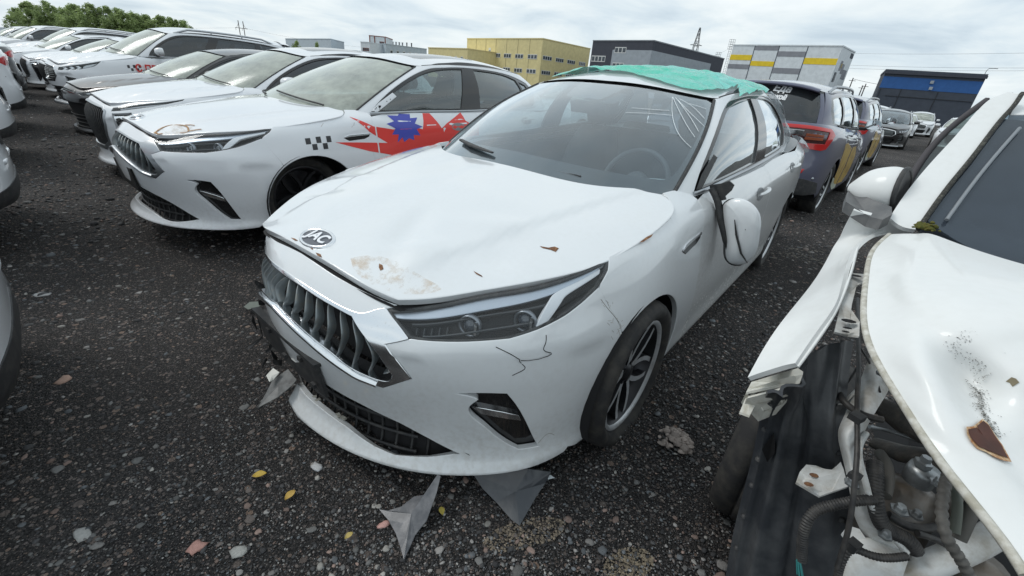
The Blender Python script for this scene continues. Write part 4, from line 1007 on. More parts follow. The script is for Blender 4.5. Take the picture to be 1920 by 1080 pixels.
    cab.box((2.5, 0, .20), (3.0, 1.55, .03)); cab.box((1.45, 0, .55), (.04, 1.45, .62)); cab.box((3.95, 0, .62), (.04, 1.4, .7))
    cab.box((.75, 0, .40), (.5, 1.05, .25)); cab.build('cabin_tub', TRIMGREY, root)
    panel('headliner', b.Rf.off(.035), rp * .97 + [0, .07], mat('headliner_grey', (.30, .31, .31), .9), root, step=.12, depth=0)
    m = MB(); Gd = []
    for i in range(13):
        yy = -.74 + 1.48 * i / 12; k = (abs(yy) / .74) ** 2.5
        Gd.append([(1.24 + .20 * k, yy, .925), (1.36 + .12 * k, yy, .93), (1.50 + .06 * k, yy, .935 + .015 * math.exp(-((yy + .36) / .22) ** 2)), (1.60, yy, .925), (1.64, yy, .88), (1.62, yy, .62)])
    m.grid(Gd); m.build('dashboard', DASH, root)
    if not lod or o('seats', True):
        for y in (-.36, .36): seat('front_seat', root, 2.28, y, .46)
        seat('rear_seat', root, 3.15, -.34, .46, .62, rear=True); seat('rear_seat', root, 3.15, .34, .46, .62, rear=True)
        c = Vector((1.82, -.36, .86)); ax = Vector((-.9, 0, .42)).normalized(); Mq = ax.to_track_quat('Z', 'Y').to_matrix().to_4x4(); Mq.translation = c
        m = MB(); pr = [(.185 + .014 * math.cos(2 * math.pi * k / 8), .014 * math.sin(2 * math.pi * k / 8)) for k in range(9)]; m.lathe(pr, 32, Mq)
        sw = m.build('steering_wheel', mat('steering_leather', (.07, .075, .08), .45), root)
        m = MB(); m.lathe([(0, .01), (.06, .008), (.075, -.02), (.05, -.06), (.04, -.2)], 16, Mq)
        for a in (0, math.pi, -math.pi / 2): m.tube([Mq @ Vector((.06 * math.cos(a), .06 * math.sin(a), -.01)), Mq @ Vector((.18 * math.cos(a), .18 * math.sin(a), 0))], .014, 6, flat=.6)
        m.build('steering_hub', TRIMGREY, sw)
        # rear-view mirror and sensor cover
        Pq, nq = G.off(.05).ev([0], [.80]); m = MB(); m.box(tuple(Pq[0] + [.03, 0, -.03]), (.03, .24, .06), M=Matrix.Rotation(R(-20), 3, 'Y')); m.build('interior_mirror', BLACKM, root)
    # ------------ wheels
    for (wx, wy, flat) in ((.945, -.80, o('flat', 0)), (.945, .80, 0), (3.70, -.80, o('flatr', 0)), (3.70, .80, 0)):
        wz = .315 - flat if flat else .315
        if o('wheel_in') and wx < 2: wy *= o('wheel_in')
        wheel('wheel', root, (wx, wy, .302 if wx < 2 else .31), side=-1 if wy < 0 else 1, flat=flat, steer=o('steer', 0) if wx < 2 else 0, lod=0 if (wy < 0 and not lod) else 1, rimmat=o('rimmat'))
    # wipers
    if o('wipers', True):
        for y0, y1 in ((-.55, .02), (.10, .62)):
            Pq, nq = G.ev([-y / .24 if abs(y) < .5 else -math.copysign(2 + (abs(y) - .52) / .2, y) for y in np.linspace(y0, y1, 9)], np.linspace(.0, .075, 9)); 
            m = MB(); m.tube([tuple(p + n_ * .014) for p, n_ in zip(Pq, nq)], .007, 6)
            m.build('wiper', BLACKM, root)
    if o('mirrors'):
        for sgn in o('mirrors'): door_mirror(root, 1.64 if suv else 1.72, -.90 * sgn, 1.0, sgn, P.get('mirror', W))
    k = o('scale')
    if k:
        root.scale = k
        for ch in root.children:
            if ch.name.startswith('wheel') and ch.type == 'EMPTY': ch.scale = (k[2] / k[0], 1, 1)
    return root, b, dict(bumper=bumper, hood=hood, root=root, hoodb=hood_b)

def insetp(poly, d, asp=AB):
    """shrink a closed outline by d metres (negative: grow)"""
    p = np.array(poly, float) * asp; 
    if area(p) < 0: sgn = -1
    else: sgn = 1
    a = np.roll(p, 1, 0); c = np.roll(p, -1, 0)
    e1 = p - a; e2 = c - p; e1 /= np.linalg.norm(e1, axis=1, keepdims=True) + 1e-9; e2 /= np.linalg.norm(e2, axis=1, keepdims=True) + 1e-9
    n = np.stack([-(e1 + e2)[:, 1], (e1 + e2)[:, 0]], 1); ln = np.linalg.norm(n, axis=1, keepdims=True); n = n / (ln + 1e-9)
    k = 1 / np.clip(ln / 2, .5, 1)
    return (p + n * d * sgn * k) / asp
def smooth_open(p, n):
    p = np.asarray(p, float); d = np.r_[0, np.cumsum(np.hypot(*np.diff(p, axis=0).T))]; return Basis(d).W(np.linspace(0, d[-1], n)) @ p
def emblem_letters(em):
    o_ = text_mesh('JAC', .056, mat('emblem_letter_silver', (.78, .80, .83), .35, metal=.2), 'emblem_letters', em, Matrix.Identity(4), extrude=.0015, bold=.0016)
    co = np.array([v.co[:] for v in o_.data.vertices]); c = (co.max(0) + co.min(0)) / 2; o_.data.transform(Matrix.Diagonal((1.12, 1, 1, 1)) @ Matrix.Translation((-c[0], -c[1], .0045)))
    return o_
# ================================================================ SCENE
C1 = (-.7586, 1.1898, .92485, -.0182, .0070); C2 = (-2.8362, 2.9633, .9030, .0182, -.0106)
def pose(o, c):
    x, y, t, dz, pt = c
    o.matrix_world = Matrix.Translation((x, y, dz - pt * 2.3)) @ Matrix.Rotation(t, 4, 'Z') @ Matrix.Rotation(-pt, 4, 'Y')
def place(o, x, y, t, dz=0.): o.location = (x, y, dz); o.rotation_euler = (0, 0, t)
def ss(a, b_, x): t = np.clip((x - a) / (b_ - a), 0, 1); return t * t * (3 - 2 * t)
def disp_main(P):
    P = P.copy(); P[:, 0] += .13 * np.clip(P[:, 1], 0, .6) * (1 - ss(.66, .74, P[:, 2])) * (1 - ss(.25, .6, P[:, 0])); return P
def disp_hood(P):
    P = P.copy(); x, y = P[:, 0], P[:, 1]; z = np.zeros(len(P))
    for cx, cy, sx, sy, h, a in ((.40, -.20, .16, .05, -.012, .5), (.33, -.36, .10, .07, .008, -.4), (.62, -.42, .05, .12, .008, .6), (.30, -.28, .04, .10, .006, .9),
                              (.52, .05, .18, .10, -.006, .2), (.75, -.25, .12, .20, .006, 0), (.22, .3, .08, .16, -.005, .3), (.95, .25, .2, .12, -.006, .4), (.48, -.52, .06, .06, -.006, .7), (.60, .52, .05, .13, .007, .3), (.46, .45, .05, .10, -.007, .2)):
        u = (x - cx) * math.cos(a) + (y - cy) * math.sin(a); v = -(x - cx) * math.sin(a) + (y - cy) * math.cos(a)
        z += 1.25 * h * np.exp(-(u / sx) ** 2 - (v / sy) ** 2)
    P[:, 2] += z * ss(.12, .22, x); return P
def film(name, S, pts, m_, parent, off=.0012, asp=AB, step=.05): return panel(name, S, np.array(pts), m_, parent, step=step, depth=0, asp=asp, off=off)
def line(name, S, pts, w, m_, parent, h=.0008, n=None, off=0.): 
    L_ = smooth_open(pts, n or max(6, len(pts) * 4)) if len(pts) > 2 else np.array(pts, float); return strip(name, S, L_, w, h, m_, parent, off)
car1, b1, d1 = sedan('white_car', 'damaged white liftback in front with green sheet on its roof and a hanging mirror', None, dict(body=WHITE, side=SIDEW), dict(disp=disp_main, hooddisp=disp_hood, broken_lip=True, flat=.03, sunroof=False, sidedirt=False, wipers=False))
pose(car1, C1)
car2, b2, d2 = sedan('white_car', 'white liftback taxi with red and blue starburst film and a rusty bonnet edge', None, dict(body=WHITE2, ws=DUSTGLASS, surround=SATIN), dict(mirror_plate=True, nohandle=True, wheel_in=.80, rimmat=ALLOYD))  # dark rims and inset front wheels imitate deep shadow in the arches
pose(car2, C2)
def child(root, nm, k=0): return [c for c in root.children if c.name.split('.')[0] == nm][k]
# ---- marks, cracks and loose parts of the main car
HB1, BB1, GG1, RR1 = d1['hoodb'].H, b1.B, b1.G, b1.Rf; hood1, bump1 = d1['hood'], d1['bumper']; ws1 = child(car1, 'windshield')
CRK = mat('crack_dark', (.015, .014, .013), .9)  # even dark colour for the crack lines in the bumper
for k, q in enumerate(([(0.7813, 6.627), (0.8205, 6.215), (0.8544, 5.864)], [(0.8544, 5.864), (0.8623, 5.587), (0.8685, 5.384), (0.8538, 5.308), (0.8329, 5.216)], [(0.9400, 6.756), (0.9356, 6.307), (0.9455, 5.966), (0.9405, 5.790), (0.9027, 5.753), (0.8579, 5.816)], [(0.7008, 2.111), (0.7233, 1.985), (0.7350, 1.778)])):
    line('crack', BB1, q, .0024, CRK, bump1)
for q in ([(0.9589, 2.249), (0.9957, 2.517), (1.0207, 2.364)], [(1.1753, 7.337), (1.2256, 6.465), (1.2567, 5.938)]): line('scratch', BB1, q, .0025, mat('scratch_grey', (.30, .29, .27), .8), bump1)
for k, (cu, cv) in enumerate(((1.2234, 6.177), (1.2603, 5.741), (1.2477, 5.508), (1.2042, 7.000))):
    for j in range(6):
        a_ = rng.uniform(0, 3); s_ = rng.uniform(.006, .02); cu2, cv2 = cu + rng.normal(0, .012), cv + rng.normal(0, .12)
        line('scuff', BB1, [(cu2, cv2), (cu2 + s_ * math.cos(a_), cv2 + s_ * 12 * math.sin(a_))], .0012, mat('scuff_grey', (.40, .38, .35), .8), bump1)
for q in ([(-0.0988, 0.128), (-0.0763, 0.132), (-0.0515, 0.130), (-0.0625, 0.125)], [(-0.0446, 0.130), (-0.0238, 0.134), (0.0089, 0.131), (-0.0112, 0.127)], [(0.0140, 0.134), (0.0332, 0.135), (0.0494, 0.127), (0.0323, 0.128)], [(0.0715, 0.124), (0.0938, 0.128), (0.1140, 0.121), (0.0925, 0.118)], [(0.5812, 0.625), (0.6066, 0.639), (0.6183, 0.659), (0.6333, 0.662), (0.6374, 0.639), (0.6196, 0.636), (0.5958, 0.624)], [(0.2782, 0.214), (0.2909, 0.217), (0.3062, 0.209), (0.3047, 0.199), (0.2903, 0.204)], [(0.5090, 0.388), (0.5396, 0.391), (0.5494, 0.388), (0.5258, 0.384)]): film('rust_spot', HB1, q, RUST, hood1, asp=(1, 1), step=.01)
def stain_mat(nm, c, dens):
    m = bpy.data.materials.new(nm); m.use_nodes = True; t = m.node_tree; L = t.links.new; p = t.nodes['Principled BSDF']; p.inputs['Base Color'].default_value = (*c, 1); p.inputs['Roughness'].default_value = .6
    tc = N(t, 'ShaderNodeTexCoord'); n = N(t, 'ShaderNodeTexNoise'); n.inputs['Scale'].default_value = 16; n.inputs['Detail'].default_value = 10; n.inputs['Roughness'].default_value = .75; L(tc.outputs['Object'], n.inputs['Vector'])
    r = N(t, 'ShaderNodeMapRange'); r.inputs[1].default_value = .47; r.inputs[2].default_value = .74; r.inputs[3].default_value = 0; r.inputs[4].default_value = dens; L(n.outputs['Fac'], r.inputs[0]); L(r.outputs[0], p.inputs['Alpha']); return m
film('rust_haze', HB1, smooth_poly([[(0.1920, 0.171), (0.2330, 0.220), (0.3010, 0.249), (0.4266, 0.269), (0.4916, 0.273), (0.4684, 0.233), (0.3973, 0.175), (0.3301, 0.150), (0.2494, 0.148), (0.1920, 0.171)]], .03), stain_mat('rust_haze', (.55, .32, .10), .55), hood1, asp=(1, 1), step=.03)
film('fender_rust', HB1, [(0.8029, 0.913), (0.8047, 0.964), (0.8123, 1.005), (0.8161, 0.980), (0.8102, 0.928)], RUST, hood1, asp=(1, 1), step=.01, off=.003)
WSC = mat('glass_fracture', (.85, .90, .92), .2)
for q in ([(1.7460, 0.910), (2.1581, 0.661), (2.5378, 0.484), (2.8403, 0.402)], [(1.7568, 0.911), (2.3275, 0.693), (2.5969, 0.583), (2.8122, 0.505)], [(1.8233, 0.912), (2.4311, 0.730), (2.8350, 0.569)], [(1.9372, 0.885), (2.5147, 0.738), (2.9338, 0.629)], [(1.2038, 0.625), (1.5547, 0.658), (2.0983, 0.695)], [(1.2195, 0.689), (1.6269, 0.716), (1.9550, 0.742)], [(2.2398, 0.873), (2.5166, 0.861), (2.7917, 0.842)], [(1.9253, 0.908), (2.3870, 0.842), (2.8506, 0.720)]): line('glass_crack', GG1, q, .0022, WSC, ws1, h=.0004)
film('sensor_cover', GG1, [(0.0616, 0.731), (-0.0862, 0.849), (0.4199, 0.876), (0.7685, 0.873), (0.7767, 0.760), (0.7496, 0.727)], BLACKM, ws1, off=-.014, asp=AG, step=.2)
film('paper_slip', GG1, [(2.3811, 0.106), (2.4270, 0.083), (2.7761, 0.071), (2.7517, 0.119)], mat('paper', (.66, .74, .74), .8), ws1, off=-.012, asp=AG, step=.2)
m = MB(); P_, n_ = GG1.ev(*np.array([(-1.5563, 0.082), (-1.0677, 0.061), (-0.6636, 0.046), (-0.3128, 0.036)]).T); m.tube([tuple(p + q * .012) for p, q in zip(P_, n_)], [.012, .016, .014, .008], 8, flat=.6); m.build('torn_wiper', BLACKM, car1)
m = MB(); P_, n_ = HB1.ev(*np.array([(-0.1500, 1.220), (0.0097, 1.175), (0.0754, 1.175), (0.2561, 1.160), (0.3828, 1.183)]).T); m.tube([tuple(p + q * .010) for p, q in zip(P_, n_)], [.004, .004, .003, .003, .003], 6); m.build('wiper_blade', BLACKM, car1)
m = MB(); P_, n_ = HB1.ev(*np.array([(0.0393, 1.204), (0.1050, 1.207)]).T); m.tube([tuple(p + q * .016) for p, q in zip(P_, n_)], [.010, .006], 6, flat=.6); m.build('wiper_pivot', RUST, car1)
# plate carrier
pl = [(0.0120, 0.1272, 0.5441), (0.0120, -0.2655, 0.5204), (0.0200, -0.2317, 0.3746), (0.0300, -0.1428, 0.3224), (0.0300, 0.0554, 0.3593), (0.0300, 0.1484, 0.3882), (0.0200, 0.1663, 0.4537)]
m = MB(); m.slab([(x_, y_, z_) for x_, y_, z_ in ((.012, .215, .495), (.010, -.205, .470), (.028, -.205, .335), (.030, -.02, .33), (.030, .14, .35), (.028, .215, .37))], (1, 0, .1), .012); m.slab([(.002, .22, .500), (.0, -.212, .475), (.03, -.212, .470), (.032, .22, .495)], (0, 0, 1), .012)
for yy, zz in ((.12, .46), (-.10, .45), (-.17, .38), (.02, .40)): m.box((.010, yy, zz), (.01, .022, .016))
m.build('plate_holder', BLACKM, car1)
m = MB()
for k in range(26):
    f = k / 25; p = Vector((.05 + .10 * f * rng.uniform(.3, 1), .20 + .22 * rng.uniform(0, 1), .20 + .34 * f)); d = Vector((rng.normal(0, .03), rng.normal(0, .035), rng.normal(0, .03))); w = rng.uniform(.006, .022)
    m.slab([tuple(p), tuple(p + d), tuple(p + d + Vector((.01, .01, w))), tuple(p + Vector((0, 0, w)))], (1, .2, 0), .004)
m.build('torn_bumper_foam', BLACKM, car1)
gl_ = [(u_, 1.95 + .12 * math.sin(40 * u_)) for u_ in np.linspace(-.08, .42, 20)]
m = MB(); P_, n_ = BB1.ev(np.array([a for a, c in gl_]), np.array([c for a, c in gl_]))
for k in range(12):
    p = P_[k] - n_[k] * .02; m.box(tuple(p), (.012, .022, .006), rz=.3 * k)
m.build('broken_tab', mat('bare_plastic', (.40, .40, .36), .6, noise=(60, (.15, .14, .12), .4, .7)), car1)
# the door mirror hanging by its wiring
mo = [(1.6000, -0.8983, 0.8987), (1.6000, -0.9080, 0.9204), (1.6000, -0.9390, 0.9370), (1.6000, -1.0042, 0.9235), (1.6000, -1.0436, 0.8858), (1.6000, -1.0700, 0.7937), (1.6000, -1.0780, 0.7259), (1.6000, -1.0579, 0.6679), (1.6000, -1.0380, 0.6508), (1.6000, -0.9992, 0.6486), (1.6000, -0.9566, 0.7302), (1.6000, -0.9170, 0.8341)]
me_ = bpy.data.objects.new('door_mirror', None); COL.objects.link(me_); me_.parent = car1
o_ = smooth_open(mo + [mo[0]], 48) if False else None
mp_ = np.array(mo); dd_ = np.r_[0, np.cumsum(np.linalg.norm(np.diff(np.vstack([mp_, mp_[:1]]), axis=0), axis=1))]; ring_ = Basis(dd_).W(np.linspace(0, dd_[-1], 48)) @ np.vstack([mp_, mp_[:1]]); cen_ = mp_.mean(0); nv_ = np.array([-.80, -.45, .40]); nv_ /= np.linalg.norm(nv_)
m = MB(); m.grid([[tuple(cen_ + (p - cen_) * s_ + nv_ * h_) for p in ring_] for s_, h_ in ((1.0, -.03), (1.0, .0), (.97, .012), (.88, .026), (.68, .038), (.4, .045), (.02, .047))]); m.build('mirror_cap', WHITE, me_)
m = MB(); q_ = [(1.03, -.028), (1.03, -.036), (.98, -.06), (.7, -.085), (.02, -.09)]; m.grid([[tuple(cen_ + (p - cen_) * s_ + nv_ * h_) for p in ring_] for s_, h_ in q_]); m.build('mirror_housing', BLACKM, me_)
m = MB(); sl_ = [(1.5700, -0.9551, 0.8471), (1.5700, -0.9803, 0.7847), (1.5700, -1.0231, 0.7089), (1.5700, -1.0604, 0.6745)]; m.tube([tuple(np.array(p) + nv_ * .012) for p in sl_], [.002, .005, .005, .002], 6); m.build('indicator_slot', BLACKG, me_)
m = MB(); arm = [(1.6300, -0.8139, 0.9516), (1.6300, -0.8495, 0.9099), (1.6300, -0.8873, 0.8361), (1.6300, -0.9313, 0.7577), (1.6300, -0.9801, 0.6799), (1.6300, -1.0204, 0.6473)]; m.tube([tuple(p) for p in smooth3_(arm)], [.026] * 6 + [.030] * 8 + [.022] * 4 + [.01] * 2, 8, flat=.6); m.build('mirror_arm', BLACKM, me_)
m = MB(); m.slab([(1.6300, -0.8016, 0.9613), (1.6300, -0.8466, 0.9778), (1.6300, -0.8782, 0.9960), (1.6300, -0.9027, 0.9820), (1.6300, -0.8986, 0.9573), (1.6300, -0.8800, 0.9266), (1.6300, -0.8884, 0.9138), (1.6300, -0.8535, 0.8959), (1.6300, -0.8208, 0.9184)], (1, 0, 0), .012); m.build('torn_cover', BLACKM, me_)
# strip of trim round the front quarter
film('mirror_triangle', GG1, [(3.62, .02), (3.50, .16), (3.60, .34), (3.86, .30), (3.84, .02)], BLACKM, child(car1, 'front_door', 0), off=.004, asp=AG, step=.2)
# green sheet on the roof, clear film round the tail
def crumple(S, amp, f, base=.006, seed=0, edge=None):
    ph = np.random.RandomState(seed).uniform(0, 6.28, 24)
    def g(u, v):
        P, n = S.ev(u, v); x, y = P[:, 0], P[:, 1] + P[:, 2] * .6; z = 0
        for k in range(12):
            a = ph[k]; w = f * (.6 + .33 * k); z = z + np.abs(np.sin((x * math.cos(a) + y * math.sin(a)) * w + ph[k + 12])) / (1 + .42 * k)
        d = base + amp * (z - 1.6) / 2
        if edge is not None: d = d * edge(u, v) + base * (1 - edge(u, v))
        return P + n * np.maximum(d, .004)[:, None]
    return Surf(g, S.sg < 0, None, 2e-3)
def green_film():
    m = bpy.data.materials.new('green_film'); m.use_nodes = True; t = m.node_tree; L = t.links.new; p = t.nodes['Principled BSDF']; p.inputs['Base Color'].default_value = (.035, .42, .30, 1); p.inputs['Roughness'].default_value = .22
    tc = N(t, 'ShaderNodeTexCoord'); n = N(t, 'ShaderNodeTexNoise'); n.inputs['Scale'].default_value = 3.2; n.inputs['Detail'].default_value = 6; L(tc.outputs['Object'], n.inputs['Vector'])
    r = N(t, 'ShaderNodeValToRGB'); L(n.outputs['Fac'], r.inputs[0]); e = r.color_ramp.elements; e[0].position = .35; e[0].color = (.05, .60, .42, 1); e[1].position = .7; e[1].color = (.22, .68, .62, 1); L(r.outputs[0], p.inputs['Base Color'])
    n2 = N(t, 'ShaderNodeTexNoise'); n2.inputs['Scale'].default_value = 38; n2.inputs['Detail'].default_value = 5; L(tc.outputs['Object'], n2.inputs['Vector']); b_ = N(t, 'ShaderNodeBump'); b_.inputs['Strength'].default_value = 1.0; b_.inputs['Distance'].default_value = .010; L(n2.outputs['Fac'], b_.inputs['Height']); L(b_.outputs[0], p.inputs['Normal'])
    p.inputs['Alpha'].default_value = .86; p.inputs['Roughness'].default_value = .16; return m
gf = green_film()
tf = [(-0.5023, 2.148), (-0.4442, 2.229), (-0.3632, 2.367), (-0.0986, 2.242), (0.0416, 2.224), (0.1738, 2.136), (0.3187, 2.091), (0.4139, 2.096), (0.4962, 2.129), (0.5540, 2.295), (0.5556, 2.601)]
front = [tuple(p) for p in tf]
sh_poly = np.array(front + [(.655, 2.30), (.66, 2.6), (.66, 2.95), (.60, 3.3), (.2, 3.4), (-.2, 3.2), (-.5, 2.9), (-.60, 2.5)])
def edge_(u, v): return np.clip((v - 2.02) * 3.0, .1, 1) * 1.0
sheet = panel('green_sheet', crumple(RR1, .026, 9.5, .008, 3, edge_), sh_poly, gf, None, step=.018, depth=0); 
sheet.matrix_world = car1.matrix_world.copy(); tag(sheet, 'crumpled green plastic sheet stretched over the roof of the damaged car', 'plastic sheet')
cf = bpy.data.materials.new('clear_film'); cf.use_nodes = True; p_ = cf.node_tree.nodes['Principled BSDF']; p_.inputs['Base Color'].default_value = (.42, .47, .50, 1); p_.inputs['Roughness'].default_value = .25; p_.inputs['Alpha'].default_value = .62
wrap_ = panel('clear_film', crumple(b1.G, .03, 9, .012, 5), np.array([(7.2, 1.0), (7.6, .93), (7.95, .75), (8.05, .45), (8.15, .10), (8.5, -.02), (9.6, -.04), (10.4, .1), (10.4, .6), (9.8, 1.0), (8.4, 1.0)]), cf, None, step=.02, depth=0, asp=AG); wrap_.matrix_world = car1.matrix_world.copy()
tag(wrap_, 'dusty clear film taped over the rear corner of the damaged car', 'plastic film')
wr2 = panel('loose_film', crumple(b1.B, .025, 10, .010, 6), np.array([(4.55, 9.0), (4.62, 8.5), (4.75, 8.0), (4.95, 7.4), (5.15, 7.6), (5.2, 9.0)]), cf, wrap_, step=.02, depth=0, asp=AB)
# ---- splinters under the bumper
SHARD = mat('dusty_splinter', (.085, .09, .10), .5, coat=.12, noise=(9, (.20, .20, .21), .45, .62)); SHARD2 = mat('dark_splinter', (.035, .04, .048), .28, coat=.4, noise=(9, (.07, .075, .08), .45, .65))
def shard(lab, pts, m_, t=.003, nm='plastic_splinter'):
    m = MB(); c = np.mean(pts, 0); n_ = np.cross(np.array(pts[1]) - pts[0], np.array(pts[2]) - pts[0]); n_ /= np.linalg.norm(n_); n_ = n_ if n_[2] > 0 else -n_
    pts = [np.array(p) for p in pts]; mid = [tuple((p + c) / 2 + n_ * .0012 * (k % 2)) for k, p in enumerate(pts)]; k = len(pts); V = [tuple(c + n_ * .001)] + mid + [tuple(p) for p in pts]
    F_ = [(0, 1 + i, 1 + (i + 1) % k) for i in range(k)] + [(1 + i, 1 + k + i, 1 + k + (i + 1) % k, 1 + (i + 1) % k) for i in range(k)]
    m.add(V, F_); V2 = [tuple(np.array(v) - n_ * t) for v in V]; m.add(V2, [f[::-1] for f in F_]); m.add([V[1 + k + i] for i in range(k)] + [V2[1 + k + i] for i in range(k)], [(i, (i + 1) % k, (i + 1) % k + k, i + k) for i in range(k)])
    o_ = m.build(nm, m_, None); tag(o_, lab, 'car part'); return o_
shard('pointed grey plastic splinter standing on the gravel below the chin', [(-0.3608, 0.9102, 0.0200), (-0.3285, 0.9023, 0.0300), (-0.2898, 0.9122, 0.0400), (-0.2565, 0.9451, 0.0500), (-0.2056, 0.9527, 0.0600), (-0.1884, 0.9880, 0.1100), (-0.1772, 0.9850, 0.1100), (-0.1824, 0.9414, 0.0800), (-0.1990, 0.8749, 0.0400), (-0.2269, 0.8367, 0.0200), (-0.2327, 0.8076, 0.0150), (-0.2424, 0.7654, 0.0120), (-0.2575, 0.7922, 0.0150), (-0.2871, 0.8394, 0.0150), (-0.3213, 0.8769, 0.0200)], SHARD)
shard('dark grey plastic splinter right of the pointed one, under the bumper corner', [(-0.0763, 1.0348, 0.0800), (0.0211, 1.0505, 0.0900), (0.1135, 1.0655, 0.0900), (0.1967, 1.0785, 0.0700), (0.1787, 1.0545, 0.0400), (0.1473, 1.0054, 0.0300), (0.1125, 0.9393, 0.0200), (0.0944, 0.9053, 0.0150), (0.0660, 0.9248, 0.0150), (0.0127, 0.9784, 0.0200), (-0.0367, 1.0094, 0.0400)], SHARD2)
shard('grey torn flap of plastic hanging left below the plate carrier', [(-0.8907, 1.3265, 0.1700), (-0.8514, 1.3409, 0.2000), (-0.7889, 1.2831, 0.2000), (-0.7963, 1.2625, 0.1900), (-0.8438, 1.2331, 0.1500), (-0.9045, 1.2030, 0.1200), (-0.9118, 1.2689, 0.1300), (-0.9110, 1.3188, 0.1500)], mat('grey_splinter', (.16, .165, .165), .5, noise=(30, (.08, .08, .08), .4, .7)))
shard('small white torn strip beside the grey flap', [(-0.9187, 1.3031, 0.1900), (-0.9096, 1.3390, 0.2000), (-0.8726, 1.3171, 0.2000), (-0.8883, 1.2940, 0.1800), (-0.8951, 1.2799, 0.1800)], mat("white_scrap", (.62, .62, .58), .5))
shard('bright chip of lamp lens near the dark splinter', [(0.1823, 1.0964, 0.0200), (0.2013, 1.1036, 0.0250), (0.2171, 1.0956, 0.0200), (0.1943, 1.0904, 0.0150)], mat('clear_chip', (.5, .55, .58), .1), .002, 'lens_chip')
shard('grey-green oval scrap on the gravel left of the grille', [(-1.5142, 2.0817, 0.0100), (-1.5132, 2.1370, 0.0120), (-1.4691, 2.1525, 0.0120), (-1.4346, 2.1298, 0.0100), (-1.4389, 2.0835, 0.0100), (-1.4753, 2.0575, 0.0100)], mat('scrap_green', (.14, .16, .14), .6), .002, 'plastic_scrap')
# ---- taxi film and marks
B2b, H2b = b2.B, b2.H; doorp = child(car2, 'front_door', 0); fen2 = child(car2, 'fender', 0)
star = [(2.195, 8.572), (2.294, 8.594), (2.314, 8.80), (2.416, 8.80), (2.399, 8.381), (2.474, 8.463), (2.425, 7.835), (2.500, 7.476), (2.431, 7.236), (2.463, 6.624), (2.395, 6.703), (2.395, 6.238), (2.345, 6.434), (2.294, 6.141), (2.281, 6.557), (2.229, 6.149), (2.249, 6.830), (2.187, 6.853), (2.225, 7.380), (2.151, 7.779), (2.229, 8.020)]
red = [(1.861, 8.443), (2.026, 7.60), (2.2, 7.30), (2.462, 7.319), (2.495, 7.206), (2.552, 8.95), (2.626, 8.95), (2.708, 7.203), (2.778, 7.737), (3.006, 8.98), (3.02, 7.9), (3.10, 7.4), (3.187, 7.6), (3.187, 5.2), (2.9, 4.6), (2.70, 3.2), (2.55, 4.9), (2.3, 3.6), (2.234, 5.0), (1.956, 5.691), (1.681, 6.698), (2.135, 6.185), (1.986, 7.199)]
def clip_u(poly, lo, hi):
    def cut(P, c, keep):
        out = []
        for i in range(len(P)):
            a, b_ = P[i], P[(i + 1) % len(P)]; ia, ib = keep(a[0]), keep(b_[0])
            if ia: out.append(a)
            if ia != ib: f = (c - a[0]) / (b_[0] - a[0]); out.append((c, a[1] + (b_[1] - a[1]) * f))
        return out
    P = cut(list(map(tuple, poly)), lo, lambda x: x >= lo); return np.array(cut(P, hi, lambda x: x <= hi))
film('red_film', B2b, clip_u(red, 2.052, 3.18), RED, doorp, off=.0012); film('red_film', B2b, clip_u(red, 1.0, 2.040), RED, fen2, off=.0012)
film('blue_film', B2b, star, BLUE, doorp, off=.0022)
for k, (u0, v0) in enumerate(((1.457, 7.27), (1.535, 7.26), (1.614, 7.21), (1.498, 6.80), (1.578, 6.76))): film('check_mark', B2b, [(u0, v0), (u0 + .037, v0 - .02), (u0 + .037, v0 - .45), (u0, v0 - .43)], BLKFILM, fen2)
for a_, c_ in (((1.60, 7.9), (1.63, 8.15)), ((1.86, 7.7), (1.875, 7.95)), ((1.84, 7.6), (1.85, 7.7))): line('scuff', B2b, [a_, c_], .003, mat('scuff_grey', (.40, .38, .35), .8), fen2)
RST = mat('rust_line', (.30, .13, .05), .85, noise=(60, (.52, .36, .2), .4, .65))
arcq = [(0.4076, 0.159), (0.3671, 0.215), (0.3616, 0.263), (0.3870, 0.302), (0.4372, 0.333), (0.4885, 0.331), (0.5235, 0.325), (0.5389, 0.362), (0.5541, 0.388)]
line('rust_line', H2b, arcq, .010, RST, child(car2, 'bonnet'), n=40); line('rust_line', H2b, [(0.5235, 0.325), (0.5308, 0.304), (0.5109, 0.276)], .008, RST, child(car2, 'bonnet')); line('rust_line', H2b, [(0.3914, 0.170), (0.4370, 0.183), (0.4411, 0.197)], .010, RST, child(car2, 'bonnet')); line('rust_line', H2b, [(0.4183, 0.336), (0.4450, 0.365), (0.4669, 0.377)], .008, RST, child(car2, 'bonnet'))
film('rust_haze', H2b, smooth_poly([[(0.4209, 0.155), (0.3476, 0.236), (0.3702, 0.307), (0.4612, 0.347), (0.5529, 0.398), (0.5454, 0.318), (0.4950, 0.235), (0.4629, 0.184), (0.4209, 0.155)]], .03), stain_mat('rust_haze_taxi', (.42, .27, .14), .6), child(car2, 'bonnet'), asp=(1, 1), step=.02)
m = MB(); m.slab([(.012, .235, .50), (.012, -.235, .50), (.030, -.235, .345), (.030, .235, .345)], (1, 0, .1), .012); m.build('plate_holder', mat('black_plate', (.004, .004, .004), .6), car2)
film('sticker', b2.G, [(2.2288, 0.868), (2.5564, 0.890), (2.7779, 0.849), (2.3844, 0.840)], mat('sticker_white', (.75, .85, .80), .6), child(car2, 'windshield'), off=-.006, asp=AG, step=.3)
